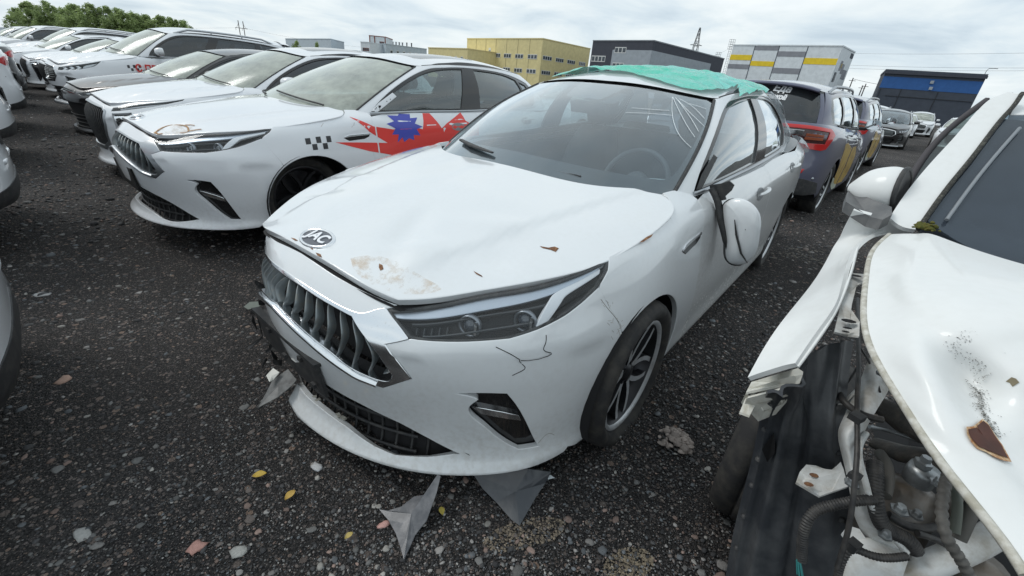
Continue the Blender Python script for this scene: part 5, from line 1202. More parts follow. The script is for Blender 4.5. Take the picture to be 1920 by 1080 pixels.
# ---- the other cars of the row
car3, b3, d3 = sedan('white_car', 'white car with tall shield-shaped grille just beyond the starburst taxi', None, dict(body=WHITE2, ws=DUSTGLASS, sglass=TINTGLASS, bar=BLACKM, frame=SATIN), dict(front='shield', lod=1, mirrors=(1, -1), scale=(1.0, 1.0, 1.02), emblem=False))
place(car3, -4.62, 4.62, .885, 0)
car4, b4, d4 = sedan('black_car', 'black car with pale dusty windscreen between the white cars', None, dict(body=BLACKP, handle=BLACKP, ws=DUSTGLASS, sglass=TINTGLASS, belt=CHROME), dict(front='swoop', lod=1, mirrors=(1, -1), scale=(1.0, 1.0, 1.03), emblem=False, sunroof=False))
place(car4, -7.0, 6.75, .93, -.10)
car5, b5, d5 = sedan('white_suv', 'white taxi crossover with black check squares and red lettering, beyond the black car', None, dict(body=WHITE2, ws=DUSTGLASS, sglass=TINTGLASS), dict(front='suvface', suv=True, lod=1, mirrors=(1, -1), scale=(1.0, 1.0, 1.18), emblem=False, sunroof=False))
place(car5, -9.2, 8.7, .92, 0)
fen5, door5 = child(car5, 'fender', 0), child(car5, 'front_door', 0)
for k in range(3): film('check_mark', b5.B, [(1.62 + .09 * k, 7.3), (1.66 + .09 * k, 7.3), (1.66 + .09 * k, 6.85), (1.62 + .09 * k, 6.85)], BLKFILM, fen5)
for k in range(2): film('check_mark', b5.B, [(1.665 + .09 * k, 6.82), (1.705 + .09 * k, 6.82), (1.705 + .09 * k, 6.4), (1.665 + .09 * k, 6.4)], BLKFILM, fen5)
ob_ = text_mesh('С ПРАЗД', .15, RED, 'red_lettering', door5, Matrix.Translation((1.20, -.905, .70)) @ Matrix.Rotation(R(90), 4, 'X'), extrude=.001, bold=.004)
Pq5, nq5 = b5.B.ev([2.2], [6.4]); ob_.location = (0, Pq5[0][1] + .905 - .016, 0)
suv1, bs1, ds1 = sedan('grey_suv', 'grey crossover with white letters on its rear window, just behind the damaged car', 'grey delivery crossovers', dict(body=GREYP, handle=GREYP, cup=GREYP, sglass=SIDEGLASS, belt=BLACKM, mirror=BLACKP, rglass=TINTGLASS, ws=TINTGLASS), dict(front='suvface', suv=True, lod=1, mirrors=(1, -1), scale=(1.0, 1.0, 1.13), emblem=False, sunroof=False))
place(suv1, 5.83, 9.33, 3.996, -.03)
LETW = mat('white_lettering', (.78, .80, .82), .6)
# food-delivery film on its right flank, lettering on the rear window
YF = mat('yellow_food_film', (.50, .33, .04), .4, coat=.3, noise=(9, (.30, .17, .03), .45, .6)); GF = mat('pale_green_film', (.45, .50, .40), .4, coat=.3)
for dn, poly, m_ in (('rear_door', [(3.25, 6.2), (3.9, 6.9), (4.1, 6.7), (3.9, 3.2), (3.6, 2.2), (3.25, 1.8)], YF), ('front_door', [(2.35, 5.0), (2.8, 6.4), (3.16, 6.3), (3.16, 1.8), (2.6, 1.6), (2.35, 2.4)], YF), ('rear_door', [(3.25, 1.8), (3.6, 2.2), (3.85, 3.0), (4.05, 3.2), (3.9, 2.2), (3.6, 1.4), (3.25, 1.3)], GF)):
    film('advert_film', bs1.B, np.array(poly)[::-1] * [-1, 1], m_, child(suv1, dn, 1))
def on_glass(txt, size, y0, t0, parent, G, root_scale=1.13):
    # lettering laid on the tailgate glass: baseline running from left to right as read from behind
    me = text_mesh(txt, size, LETW, 'window_lettering', parent, Matrix.Identity(4), extrude=.0, bold=.004, shear=.12).data
    n = len(me.vertices); co = np.zeros(n * 3); me.vertices.foreach_get('co', co); co = co.reshape(-1, 3)
    yy = y0 + co[:, 0]; ng = 12.0
    us = np.linspace(9.4, 12, 60); out = np.zeros((n, 3))
    for k in range(n):
        t_ = t0 + co[k, 1] / .42
        U_ = np.r_[us, 24 - us[::-1][1:]] if False else us
        P_ = G.ev(us, np.full(60, t_))[0]; ya = P_[:, 1]                      # negative half
        target = -abs(yy[k]); i = np.argmin(np.abs(ya - target)); P2, n2 = G.ev([us[i] * (1 if yy[k] < 0 else -1)], [t_]); out[k] = P2[0] + n2[0] * .004; out[k, 1] = yy[k]
    me.vertices.foreach_set('co', out.ravel()); me.update()
rgl = [c for c in suv1.children if c.name.startswith('rear_window')][0]
on_glass('Еда', .112, .09, .72, rgl, bs1.G); on_glass('с доставкой', .070, -.14, .52, rgl, bs1.G)
suv2 = copy_tree(suv1); suv2['label'] = 'second grey crossover ahead of the lettered one, left of the blue band building'; place(suv2, 9.44, 13.66, 3.98, 0)
car8, _, _ = sedan('black_suv', 'black crossover facing the camera below the blue band building', None, dict(body=BLACKP, handle=BLACKP, sglass=TINTGLASS, belt=CHROME, mirror=BLACKP), dict(front='suvface', suv=True, lod=1, mirrors=(1, -1), scale=(1.0, 1.0, 1.10), emblem=False, sunroof=False))
place(car8, 14.9, 19.6, .90, -.05)
def dupcar(src, x, y, t, lab, grp, dz=0., name=None):
    c = copy_tree(src); 
    if name: c.name = name
    c['label'] = lab; c['group'] = grp; place(c, x, y, t, dz); return c
# beyond the crossovers
GR1 = 'white cars parked far behind the crossovers'
dupcar(car3, 19.6, 21.3, .80, 'white car facing the camera right of the black crossover', GR1)
dupcar(car5, 17.6, 24.5, .90, 'white car just behind the black crossover', GR1); dupcar(car3, 20.5, 28.5, .90, 'second white car behind the black crossover', GR1); dupcar(car3, 24.5, 31.0, .90, 'third white car in the line behind the black crossover', GR1); dupcar(car5, 29, 35, .90, 'farthest white car at the foot of the blue band building', GR1)
# the row beyond the taxi crossover
GR2 = 'white cars at the far end of the row'
RT = (-.785, .62)
far = [(car3, 3.1, 'white car right beyond the check-marked crossover'), (car3, 5.9, 'white car second beyond the check-marked crossover'), (car3, 8.4, 'white car third beyond the check-marked crossover'), (car5, 11.2, 'tall white crossover in the far row below the trees'), (car3, 14.0, 'white car past the tall far crossover'), (car5, 17.0, 'second tall white crossover far down the row'), (car3, 20.5, 'small white car far down the row below the trees'), (car3, 24.5, 'small white car near the end of the row'), (car5, 29, 'last but one car of the far row'), (car3, 34, 'last white car of the far row')]
for k, (s_, d, lab) in enumerate(far): dupcar(s_, -9.2 + RT[0] * d + .25 * math.sin(k * 2.3), 8.7 + RT[1] * d + .25 * math.cos(k * 1.7), .91 + .02 * math.sin(k * 3), lab, GR2)
# roofs seen over the taxi: cars of the row behind
GR3 = 'white cars in the row behind'
for k, (d, lab) in enumerate(((-1.0, 'white roof showing between the taxi and the damaged car'), (2.2, 'white roof behind the taxi roof'))): dupcar(car3, -2.84 + .61 * 7.4 + RT[0] * d, 2.96 + .79 * 7.4 + RT[1] * d, .905, lab, GR3, dz=-.02)
# left row: their tails face us
GR4 = 'white cars at the left edge with their tails to the lane'
lr = [(car3, -.665, -1.75, 'nearest white car at the left edge, only its rear bumper in the picture'), (car3, -.47, .7, 'second white car at the left edge, low dark tail'), (car3, -.25, 3.7, 'third white car at the left edge'), (car3, .07, 6.5, 'fourth white car at the left edge, its bumper reaching into the lane'), (car4, .36, 9.7, 'dark car in the left row facing away'), (car3, .5, 12.4, 'white car beyond the dark one in the left row'), (car3, .6, 15, 'white car far up the left row'), (car5, .7, 18, 'white crossover far up the left row'), (car3, .8, 21, 'small white car far up the left row'), (car5, .9, 24, 'small white crossover far up the left row'), (car3, 1.0, 28, 'tiny white car near the end of the left row'), (car3, 1.1, 33, 'tiny white car at the end of the left row')]
for k, (s_, xr, yr, lab) in enumerate(lr):
    L_ = 4.77; x0 = xr - L_; X_ = C2[0] + math.cos(.905) * x0 - math.sin(.905) * yr; Y_ = C2[1] + math.sin(.905) * x0 + math.cos(.905) * yr
    dupcar(s_, X_, Y_, .905, lab, GR4, name='black_car' if s_ is car4 else None)
# ---------------------------------------------------------------- the wrecked car in the foreground (coordinates in metres, world frame)
WRECKP = paint('wreck_paint', (.72, .735, .73), rough=.5, low=.2, amount=.2, grime=.45, dirt=(.40, .38, .33))
PRIMER = mat('bare_white_metal', (.62, .63, .62), .45, noise=(22, (.30, .26, .20), .45, .8))
GALV = mat('galvanised', (.30, .32, .33), .38, metal=.7, noise=(14, (.10, .10, .10), .45, .75))
LINER = mat('liner_plastic', (.034, .038, .044), .38, noise=(7, (.11, .115, .12), .42, .75), bump=(60, .25, .003))
PLAST = mat('white_plastic', (.66, .65, .59), .5, noise=(30, (.38, .34, .25), .5, .8))
ALU = mat('dirty_aluminium', (.20, .19, .18), .45, metal=.6, noise=(18, (.14, .11, .08), .35, .7), bump=(40, .3, .004))
HOSE = mat('rubber_hose', (.020, .020, .021), .5, noise=(40, (.07, .065, .06), .4, .75))
CABLE = mat('dusty_cable', (.10, .095, .085), .7)
def lerp_rows(rows, n=10, m=10):
    """smooth patch through a small net of points"""
    A = np.array(rows, float); a, b_ = A.shape[:2]
    U = Basis(np.arange(a)).W(np.linspace(0, a - 1, n)); V = Basis(np.arange(b_)).W(np.linspace(0, b_ - 1, m))
    return np.einsum('ni,mj,ijk->nmk', U, V, A)
def smooth3(pts, n=30):
    p = np.array(pts, float); d = np.r_[0, np.cumsum(np.linalg.norm(np.diff(p, axis=0), axis=1))]; return Basis(d).W(np.linspace(0, d[-1], n)) @ p
def hose(pts, r, name, m_, parent, ribs=0, n=60):
    L = smooth3(pts, n if not ribs else max(n, ribs * 4)); k = len(L)
    rr = [r] * k if not ribs else [r * (1.0 + .10 * (1 if (i // 2) % 2 else -1)) for i in range(k)]
    t = MB(); t.tube([tuple(p) for p in L], rr, 10); return WB(t, name, m_)
MATS['wreck_paint'].node_tree.nodes['Principled BSDF'].inputs['Coat Weight'].default_value = .35
wreck = empty('wrecked_car', (1.6123, 1.2565, 0.0000), label='stripped white wreck with folded rusty bonnet and missing front end, at the right edge', cat='car')
def wchild(ob):
    ob.parent = wreck; ob.matrix_parent_inverse = Matrix.Translation(-Vector(wreck.location)); return ob
def WB(mb, name, m_, parent=None):
    ob = mb.build(name, m_)
    if parent is None: wchild(ob)
    else: ob.parent = parent
    return ob
def ext(p, q, k): return tuple(q[i] + (q[i] - p[i]) * k for i in range(3))
# --- bonnet: rows run from its free left edge across to the middle
E_ = [(0.9791, 1.1151, 1.0150), (0.8597, 1.0011, 1.0000), (0.7455, 0.8526, 0.9850), (0.6328, 0.6867, 0.9650), (0.5884, 0.5787, 0.9450), (0.5761, 0.4954, 0.9250), (0.5703, 0.4203, 0.9050), (0.5738, 0.3410, 0.8850), (0.5682, 0.2948, 0.8750)]
K_ = [(0.9943, 1.0853, 1.0280), (0.7897, 0.8575, 1.0120), (0.6942, 0.7263, 0.9940), (0.6149, 0.5972, 0.9760), (0.5917, 0.5186, 0.9560), (0.5841, 0.4583, 0.9360), (0.5927, 0.4079, 0.9160), (0.6022, 0.3518, 0.8970), (0.5990, 0.3049, 0.8840)]
K2_ = [(1.0032, 1.0641, 1.0360), (0.7626, 0.7871, 1.0280), (0.6739, 0.6561, 1.0080), (0.6273, 0.5661, 0.9880), (0.6186, 0.5065, 0.9640), (0.6127, 0.4556, 0.9420), (0.6174, 0.4120, 0.9240), (0.6314, 0.3649, 0.9020), (0.6318, 0.3205, 0.8870)]
M_ = [(1.0070, 1.0345, 1.0450), (0.7672, 0.7478, 1.0350), (0.6720, 0.6081, 1.0150), (0.6691, 0.5632, 0.9850), (0.6905, 0.5332, 0.9500), (0.6564, 0.4636, 0.9350), (0.6550, 0.4269, 0.9200), (0.6657, 0.3808, 0.9000), (0.6640, 0.3370, 0.8850)]
R_ = [(0.9922, 0.9449, 1.0500), (0.7837, 0.7070, 1.0450), (0.7038, 0.5882, 1.0300), (0.6974, 0.5449, 1.0100), (0.7013, 0.5038, 0.9850), (0.7093, 0.4688, 0.9600), (0.7280, 0.4393, 0.9350), (0.7451, 0.4043, 0.9100), (0.7458, 0.3644, 0.8950)]
Q_ = [(0.9946, 0.8323, 1.0550), (0.8637, 0.6820, 1.0550), (0.7887, 0.5781, 1.0450), (0.7916, 0.5441, 1.0300), (0.7855, 0.4956, 1.0100), (0.8054, 0.4742, 0.9850), (0.8472, 0.4622, 0.9550), (0.8710, 0.4343, 0.9300), (0.8850, 0.4038, 0.9100)]
S_ = [(1.0500, 0.7437, 1.0550), (0.9554, 0.6425, 1.0550), (0.9274, 0.5877, 1.0450), (0.9243, 0.5525, 1.0300), (0.9300, 0.5172, 1.0100), (0.9745, 0.5085, 0.9850), (1.0237, 0.4948, 0.9550), (1.0769, 0.4864, 0.9300), (1.1065, 0.4614, 0.9100)]
G_ = lerp_rows([E_, K_, K2_, M_, R_, Q_, S_], 56, 70)
hb = MB(); hb.grid(G_[:, ::-1], .012); hoodw = WB(hb, 'bonnet', WRECKP)
# rolled edge and grime line along the free side
eb = MB(); eb.tube([tuple(p + [0, 0, -.002]) for p in G_[0]], .0055, 8); WB(eb, 'hem', mat('grimy_edge', (.36, .34, .28), .7, noise=(60, (.62, .61, .57), .4, .7)), hoodw).matrix_parent_inverse = Matrix.Identity(4)
hoodw.children[-1].matrix_parent_inverse = Matrix.Identity(4)
def on_patch(G, q, rad):    # bring loose outline points down on to the patch
    P = G.reshape(-1, 3); out = []
    for p in q:
        d = np.hypot(P[:, 0] - p[0], P[:, 1] - p[1]); i = np.argsort(d)[:4]; w = 1 / (d[i] + 1e-4); out.append((p[0], p[1], float((P[i, 2] * w).sum() / w.sum()) + rad))
    return out
def decal_fan(name, G, q, off, m_, parent):
    q = on_patch(G, q, off); c = np.mean(q, 0); c = on_patch(G, [tuple(c)], off)[0]
    mid = on_patch(G, [tuple((np.array(p) + np.array(c)) / 2) for p in q], off)
    t = MB(); n_ = len(q); V = [c] + mid + q; F_ = [(0, 1 + i, 1 + (i + 1) % n_) for i in range(n_)] + [(1 + i, 1 + n_ + i, 1 + n_ + (i + 1) % n_, 1 + (i + 1) % n_) for i in range(n_)]
    t.add(V, F_, True); ob = t.build(name, m_, parent); return ob
STAIN = mat('rust_bleed', (.60, .50, .34), .6, noise=(14, (.48, .30, .12), .45, .75)); RUSTD = mat('dark_rust', (.060, .026, .020), .85, noise=(30, (.10, .04, .03), .4, .7), bump=(60, .5, .002)); RUSTO = mat('orange_rust', (.34, .15, .06), .85, noise=(120, (.58, .44, .28), .42, .62))
rim_ = [(0.6060, 0.4452, 0.9381), (0.6181, 0.4482, 0.9377), (0.6330, 0.4573, 0.9363), (0.6514, 0.4689, 0.9361), (0.6532, 0.4625, 0.9348), (0.6498, 0.4477, 0.9308), (0.6509, 0.4334, 0.9239), (0.6465, 0.4130, 0.9153), (0.6325, 0.4107, 0.9190), (0.6183, 0.4110, 0.9233), (0.6100, 0.4156, 0.9255), (0.6029, 0.4193, 0.9263), (0.6001, 0.4261, 0.9307), (0.6006, 0.4355, 0.9342)]
core_ = [(0.6055, 0.4413, 0.9363), (0.6227, 0.4476, 0.9360), (0.6226, 0.4444, 0.9345), (0.6269, 0.4512, 0.9359), (0.6481, 0.4642, 0.9353), (0.6501, 0.4584, 0.9335), (0.6467, 0.4446, 0.9297), (0.6480, 0.4313, 0.9229), (0.6439, 0.4166, 0.9177), (0.6275, 0.4156, 0.9222), (0.6123, 0.4173, 0.9278), (0.6046, 0.4212, 0.9290), (0.6020, 0.4305, 0.9320), (0.6028, 0.4364, 0.9344)]
decal_fan('rust_rim', G_, rim_, .0030, RUSTO, hoodw); decal_fan('rust_hole', G_, core_, .0042, RUSTD, hoodw)
cr = smooth3(on_patch(G_, [(0.6685, 0.5677, 1.0011), (0.6807, 0.5561, 0.9815), (0.6901, 0.5329, 0.9502), (0.6687, 0.4888, 0.9391), (0.6567, 0.4639, 0.9348), (0.6532, 0.4447, 0.9295)], .0025), 60)
t = MB()
for k in range(700):
    p = cr[rng.randint(60)] + rng.normal(0, .0016 + .006 * rng.uniform() ** 3, 3) * [1, 1, 0]; q = on_patch(G_, [tuple(p)], .0022)[0]; s_ = rng.uniform(.0004, .0011)
    t.add([(q[0] + s_ * math.cos(a), q[1] + s_ * math.sin(a), q[2]) for a in (0, 1.3, 2.6, 3.9, 5.2)], [(0, 1, 2, 3, 4)])
t.build('grime_specks', mat('grime', (.10, .095, .08), .9), hoodw)
t = MB(); lf = on_patch(G_, [(0.6975, 0.5063, 0.9770), (0.7000, 0.5056, 0.9816), (0.7016, 0.5015, 0.9831), (0.7027, 0.4967, 0.9816), (0.6991, 0.4974, 0.9778), (0.6988, 0.5025, 0.9746)], .004); t.add(lf, [tuple(range(6))]); wl = t.build('dead_leaf', mat('dead_leaf', (.20, .17, .11), .8)); tag(wl, 'small dry brown leaf lying on the folded bonnet of the wreck', 'leaf')
for ob in (wl,):
    pass
# --- wing peeled away from the body
st_ = [[(1.0529, 1.1316, 1.0300), (1.0266, 1.1533, 1.0429), (0.9984, 1.1766, 1.0482), (0.9704, 1.1997, 1.0495), (0.9429, 1.2225, 1.0528)],
 [(1.0528, 1.1739, 1.0100), (1.0262, 1.1958, 1.0033), (0.9995, 1.2179, 0.9967), (0.9780, 1.2357, 0.9855), (0.9598, 1.2507, 0.9705)],
 [(1.0014, 1.1713, 0.9950), (0.9838, 1.1859, 0.9708), (0.9660, 1.2006, 0.9475), (0.9502, 1.2137, 0.9244), (0.9405, 1.2217, 0.9033)],
 [(0.9231, 1.1097, 0.9800), (0.9115, 1.1192, 0.9491), (0.8997, 1.1290, 0.9235), (0.8886, 1.1382, 0.9073), (0.8804, 1.1450, 0.8938)],
 [(0.8717, 1.0597, 0.9700), (0.8631, 1.0668, 0.9303), (0.8515, 1.0764, 0.9017), (0.8410, 1.0851, 0.8808), (0.8311, 1.0933, 0.8630)],
 [(0.8244, 0.9979, 0.9600), (0.8152, 1.0054, 0.9121), (0.8029, 1.0156, 0.8788), (0.7890, 1.0271, 0.8545), (0.7762, 1.0377, 0.8381)],
 [(0.7125, 0.8494, 0.9400), (0.6990, 0.8606, 0.9170), (0.6835, 0.8734, 0.8950), (0.6700, 0.8845, 0.8777), (0.6575, 0.8949, 0.8607)],
 [(0.6227, 0.7286, 0.9300), (0.6069, 0.7417, 0.9205), (0.5910, 0.7549, 0.9060), (0.5774, 0.7661, 0.8902), (0.5615, 0.7793, 0.8752)],
 [(0.6260, 0.7504, 0.9100), (0.6145, 0.7599, 0.8891), (0.6005, 0.7715, 0.8661), (0.5840, 0.7851, 0.8461), (0.5669, 0.7993, 0.8281)],
 [(0.5950, 0.7335, 0.8850), (0.5861, 0.7408, 0.8640), (0.5734, 0.7514, 0.8410), (0.5594, 0.7629, 0.8193), (0.5453, 0.7746, 0.7983)],
 [(0.5531, 0.6839, 0.8550), (0.5435, 0.6918, 0.8430), (0.5314, 0.7019, 0.8251), (0.5187, 0.7123, 0.8065), (0.5051, 0.7236, 0.7854)]]
st_ = [st_[i] for i in (0, 1, 2, 4, 6, 8, 10)]; Gw = lerp_rows(st_, 60, 24); t = MB(); t.grid(Gw, .010); wing = WB(t, 'wing', WRECKP)
t = MB(); t.tube([tuple(p) for p in smooth3([st_[i][0] for i in range(7)], 80)], .003, 8); t.build('wing_hem', WRECKP, wing)
t = MB(); t.tube([tuple(p) for p in smooth3([ext(st_[5][i], st_[6][i], -.12) for i in range(5)], 20)], .003, 6); t.build('wing_rust', RUST, wing)
# --- ribbed plastic lamp carrier under the wing
def prism(name, pts, depth, m_, parent=None, dirn=None):
    A = [np.array(p) for p in pts]; nrm = np.cross(A[1] - A[0], A[2] - A[0]) if dirn is None else np.array(dirn, float); t = MB(); t.slab([tuple(p) for p in A], nrm, depth); return WB(t, name, m_, parent)
car_ = prism('lamp_carrier', [(0.5245, 0.7519, 0.7350), (0.5887, 0.8401, 0.7000), (0.5448, 0.6726, 0.8600), (0.5423, 0.6542, 0.8650), (0.5497, 0.6608, 0.8400), (0.5582, 0.6842, 0.8200)], .006, PLAST, None, (.2, -.1, -1))
sh = [(0.5283, 0.7567, 0.7300), (0.5417, 0.7625, 0.7400), (0.5464, 0.6763, 0.8400), (0.5557, 0.6680, 0.8350), (0.5637, 0.6781, 0.8100), (0.5735, 0.7041, 0.7500), (0.5675, 0.7350, 0.7000), (0.5598, 0.7537, 0.7050)]
back = [tuple(np.array(p) + [.012, .02, -.045]) for p in sh]
t = MB(); n_ = len(sh); t.add(sh + back, [(i, (i + 1) % n_, (i + 1) % n_ + n_, i + n_) for i in range(n_)] + [tuple(range(2 * n_ - 1, n_ - 1, -1))])
WB(t, 'carrier_shell', PLAST)
t = MB()
def rib(a, b_, th=.0025, dp=(.010, .017, -.038)):
    a = np.array(a); b_ = np.array(b_); d = b_ - a; d /= np.linalg.norm(d); s_ = np.cross(d, dp); s_ = s_ / np.linalg.norm(s_) * th
    V = [a + s_, a - s_, b_ - s_, b_ + s_]; V += [v + dp for v in V]; t.add(V, [(0, 1, 2, 3), (0, 4, 5, 1), (1, 5, 6, 2), (2, 6, 7, 3), (3, 7, 4, 0)])
rib((0.5417, 0.7625, 0.7400), (0.5681, 0.7384, 0.7000))
rib((0.5499, 0.7479, 0.7600), (0.5728, 0.7250, 0.7200))
rib((0.5481, 0.7205, 0.7900), (0.5744, 0.7059, 0.7500))
rib((0.5551, 0.7064, 0.8100), (0.5778, 0.7003, 0.7800))
rib((0.5290, 0.7470, 0.7250), (0.5546, 0.6740, 0.8200))
rib((0.5459, 0.7478, 0.7100), (0.5827, 0.7064, 0.7700))
rib((0.5499, 0.7479, 0.7600), (0.5311, 0.7480, 0.7200))
rib((0.5495, 0.7039, 0.8100), (0.5612, 0.7338, 0.7400))
rib((0.5592, 0.7217, 0.7600), (0.5831, 0.7084, 0.7600))
t2 = t; WB(t2, 'carrier_ribs', PLAST)
prism('carrier_tab', [(0.5384, 0.7666, 0.7200), (0.5577, 0.7540, 0.7150), (0.5375, 0.7305, 0.6900), (0.5281, 0.7519, 0.6800)], .006, PLAST, None, (0, 0, -1))
# --- brackets
br = prism('wing_bracket', [(0.7925, 0.9534, 0.9550), (0.8416, 0.9695, 0.9500), (0.8147, 0.9319, 0.9450), (0.7852, 0.9130, 0.9400), (0.7190, 0.8254, 0.9300), (0.7127, 0.8144, 0.9250), (0.7021, 0.7702, 0.9200), (0.6671, 0.7181, 0.9150), (0.6626, 0.7370, 0.9050), (0.6335, 0.7357, 0.9100), (0.7040, 0.8369, 0.9300)], .004, PRIMER, None, (0, 0, -1))
t = MB()
def hole(px3, r, m_=None, up=.0015):
    t.add([(px3[0] + r * 1.5 * math.cos(a * .7854), px3[1] + r * .9 * math.sin(a * .7854), px3[2] + up) for a in range(8)], [tuple(range(8))])
hole((0.7922, 0.9360, 0.9545), .009); hole((0.6736, 0.7625, 0.9215), .010); hole((0.6551, 0.7376, 0.9185), .006); hole((0.6472, 0.7281, 0.9150), .005)
t.build('bracket_hole', DARKIN, br)
prism('grey_bracket', [(0.6306, 0.7609, 0.7400), (0.6394, 0.7632, 0.7450), (0.6739, 0.7478, 0.7400), (0.6568, 0.7346, 0.7200), (0.6368, 0.7409, 0.7000), (0.6259, 0.7572, 0.6900)], .004, GALV, None, (0, 0, -1))
prism('grey_bracket', [(0.6624, 0.7410, 0.7150), (0.6852, 0.7535, 0.7350), (0.6971, 0.7448, 0.7350), (0.7052, 0.7285, 0.7400), (0.7544, 0.7540, 0.7500), (0.7424, 0.7335, 0.7400), (0.7284, 0.7274, 0.7100), (0.7171, 0.7200, 0.6900), (0.6951, 0.7251, 0.6900), (0.6625, 0.7486, 0.6900)], .004, GALV, None, (0, 0, -1))
prism('white_clip', [(0.6868, 0.7336, 0.7650), (0.6920, 0.7209, 0.7650), (0.7121, 0.7244, 0.7700), (0.7353, 0.7420, 0.7750), (0.7274, 0.7273, 0.7750), (0.6959, 0.7052, 0.7650), (0.6770, 0.6979, 0.7650), (0.6707, 0.7172, 0.7600)], .004, PRIMER, None, (0, 0, -1))
hb2 = prism('headlamp_bracket', [(0.6053, 0.6250, 0.6200), (0.6200, 0.6441, 0.6300), (0.6401, 0.6596, 0.6350), (0.6598, 0.6591, 0.6350), (0.6817, 0.6481, 0.6350), (0.6883, 0.6478, 0.6500), (0.6945, 0.6503, 0.6600), (0.6883, 0.6311, 0.6600), (0.6898, 0.6079, 0.6400), (0.6626, 0.6048, 0.6250), (0.6446, 0.6050, 0.6100)], .005, PRIMER, None, (0, 0, -1))
t = MB(); hole((0.6399, 0.6325, 0.6340), .0065); hole((0.6204, 0.6138, 0.6280), .0065); t.build('bracket_hole', RUST, hb2)
# --- wheel-arch liner and the tyre behind it
lin = [[(0.5066, 0.6664, 0.8000), (0.5526, 0.6771, 0.8300), (0.6485, 0.7609, 0.8600), (0.7321, 0.7949, 0.8600)],
 [(0.5727, 0.7526, 0.7000), (0.6033, 0.7145, 0.7200), (0.6427, 0.6931, 0.7300), (0.6974, 0.6850, 0.7300)],
 [(0.5992, 0.7624, 0.5850), (0.6330, 0.7207, 0.6000), (0.6874, 0.6885, 0.6100), (0.7584, 0.6825, 0.6100)],
 [(0.6163, 0.7633, 0.4800), (0.6541, 0.7212, 0.4900), (0.7124, 0.6776, 0.5000), (0.8013, 0.6668, 0.5000)],
 [(0.6289, 0.7557, 0.3550), (0.6648, 0.7053, 0.3700), (0.7321, 0.6526, 0.3800), (0.8464, 0.6386, 0.3800)],
 [(0.6473, 0.7456, 0.2100), (0.6875, 0.6947, 0.2200), (0.7727, 0.6389, 0.2200), (0.9224, 0.6278, 0.2200)],
 [(0.6698, 0.7175, 0.0300), (0.7109, 0.6559, 0.0300), (0.8182, 0.6164, 0.0300), (0.9985, 0.5962, 0.0300)]]
Gl = lerp_rows(lin, 46, 30)
nl = np.cross(np.gradient(Gl, axis=0), np.gradient(Gl, axis=1)); nl /= np.linalg.norm(nl, axis=2, keepdims=True); vv_ = np.linspace(0, 1, 30)[None, :, None]
Gl = Gl + nl * (.020 * np.exp(-((vv_ - .33) / .05) ** 2) - .022 * np.exp(-((vv_ - .55) / .03) ** 2) + .014 * np.exp(-((vv_ - .14) / .03) ** 2) + .016 * np.exp(-((vv_ - .8) / .06) ** 2))
t = MB(); t.grid(Gl, .006); lo_ = WB(t, 'wheel_arch_liner', LINER)
dm = [Gl[12, 6], Gl[15, 4], Gl[18, 6], Gl[15, 8]]; t = MB(); t.add([tuple(p + np.array((-.006, -.006, .008))) for p in dm], [(0, 1, 2, 3)]); t.build('diamond_pad', DARKIN, lo_)
for k_ in (3, 26):
    for i_ in range(6, 44, 6):
        t = MB(); t.lathe([(0, .004), (.007, .003), (.009, -.004)], 8, Matrix.Translation(Vector(Gl[i_, k_] + [0, 0, .004]))); t.build('liner_clip', BLACKM, lo_)
wq = wheel('wheel', wreck, tuple(Vector((0.9389, 1.1029, 0.3000)) - Vector(wreck.location)), r=.31, side=1, steer=.88 + .02, lod=0)
# --- body shell behind the parts: apron rails, cross tube, strut tower, darkness of the bay
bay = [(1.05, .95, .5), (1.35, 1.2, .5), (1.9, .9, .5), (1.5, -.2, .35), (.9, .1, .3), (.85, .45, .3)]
t = MB(); t.add(bay, [tuple(range(6))]); WB(t, 'bay_dark_sheet', DARKIN)  # black sheet standing in for the shade deep in the bay
rail = [[(0.8559, 0.8736, 0.8000), (0.8264, 0.8224, 0.8100), (0.8011, 0.7466, 0.8000)], [(0.7753, 0.7829, 0.7900), (0.7662, 0.7415, 0.8000), (0.8093, 0.7465, 0.7800)], [(0.6935, 0.6919, 0.7500), (0.6913, 0.6594, 0.7700), (0.7316, 0.6750, 0.7700)], [(0.6711, 0.6613, 0.7200), (0.6571, 0.6295, 0.7500), (0.7061, 0.6498, 0.7400)],
 [(0.6829, 0.6390, 0.6800), (0.6650, 0.6097, 0.7100), (0.6998, 0.6333, 0.7000)], [(0.6894, 0.6042, 0.6400), (0.6734, 0.5818, 0.6700), (0.7088, 0.6122, 0.6700)], [(0.7008, 0.5832, 0.6000), (0.6909, 0.5657, 0.6300), (0.7225, 0.5802, 0.6300)], [(0.7276, 0.5693, 0.5600), (0.7259, 0.5542, 0.5900), (0.7588, 0.5682, 0.5900)], [(0.7700, 0.5564, 0.5200), (0.7816, 0.5490, 0.5500), (0.8039, 0.5511, 0.5500)]]
t = MB(); t.grid(lerp_rows(rail, 40, 12), .006); WB(t, 'apron_rail', PRIMER)
t = MB(); t.tube([tuple(p) for p in smooth3([(0.7043, 0.6445, 0.7450), (0.6796, 0.6204, 0.7350), (0.6655, 0.5937, 0.7250), (0.6702, 0.5707, 0.7000), (0.6825, 0.5496, 0.6650), (0.7310, 0.5358, 0.6100), (0.7665, 0.5225, 0.5800)], 40)], .0055, 8); WB(t, 'rail_flange', PRIMER)
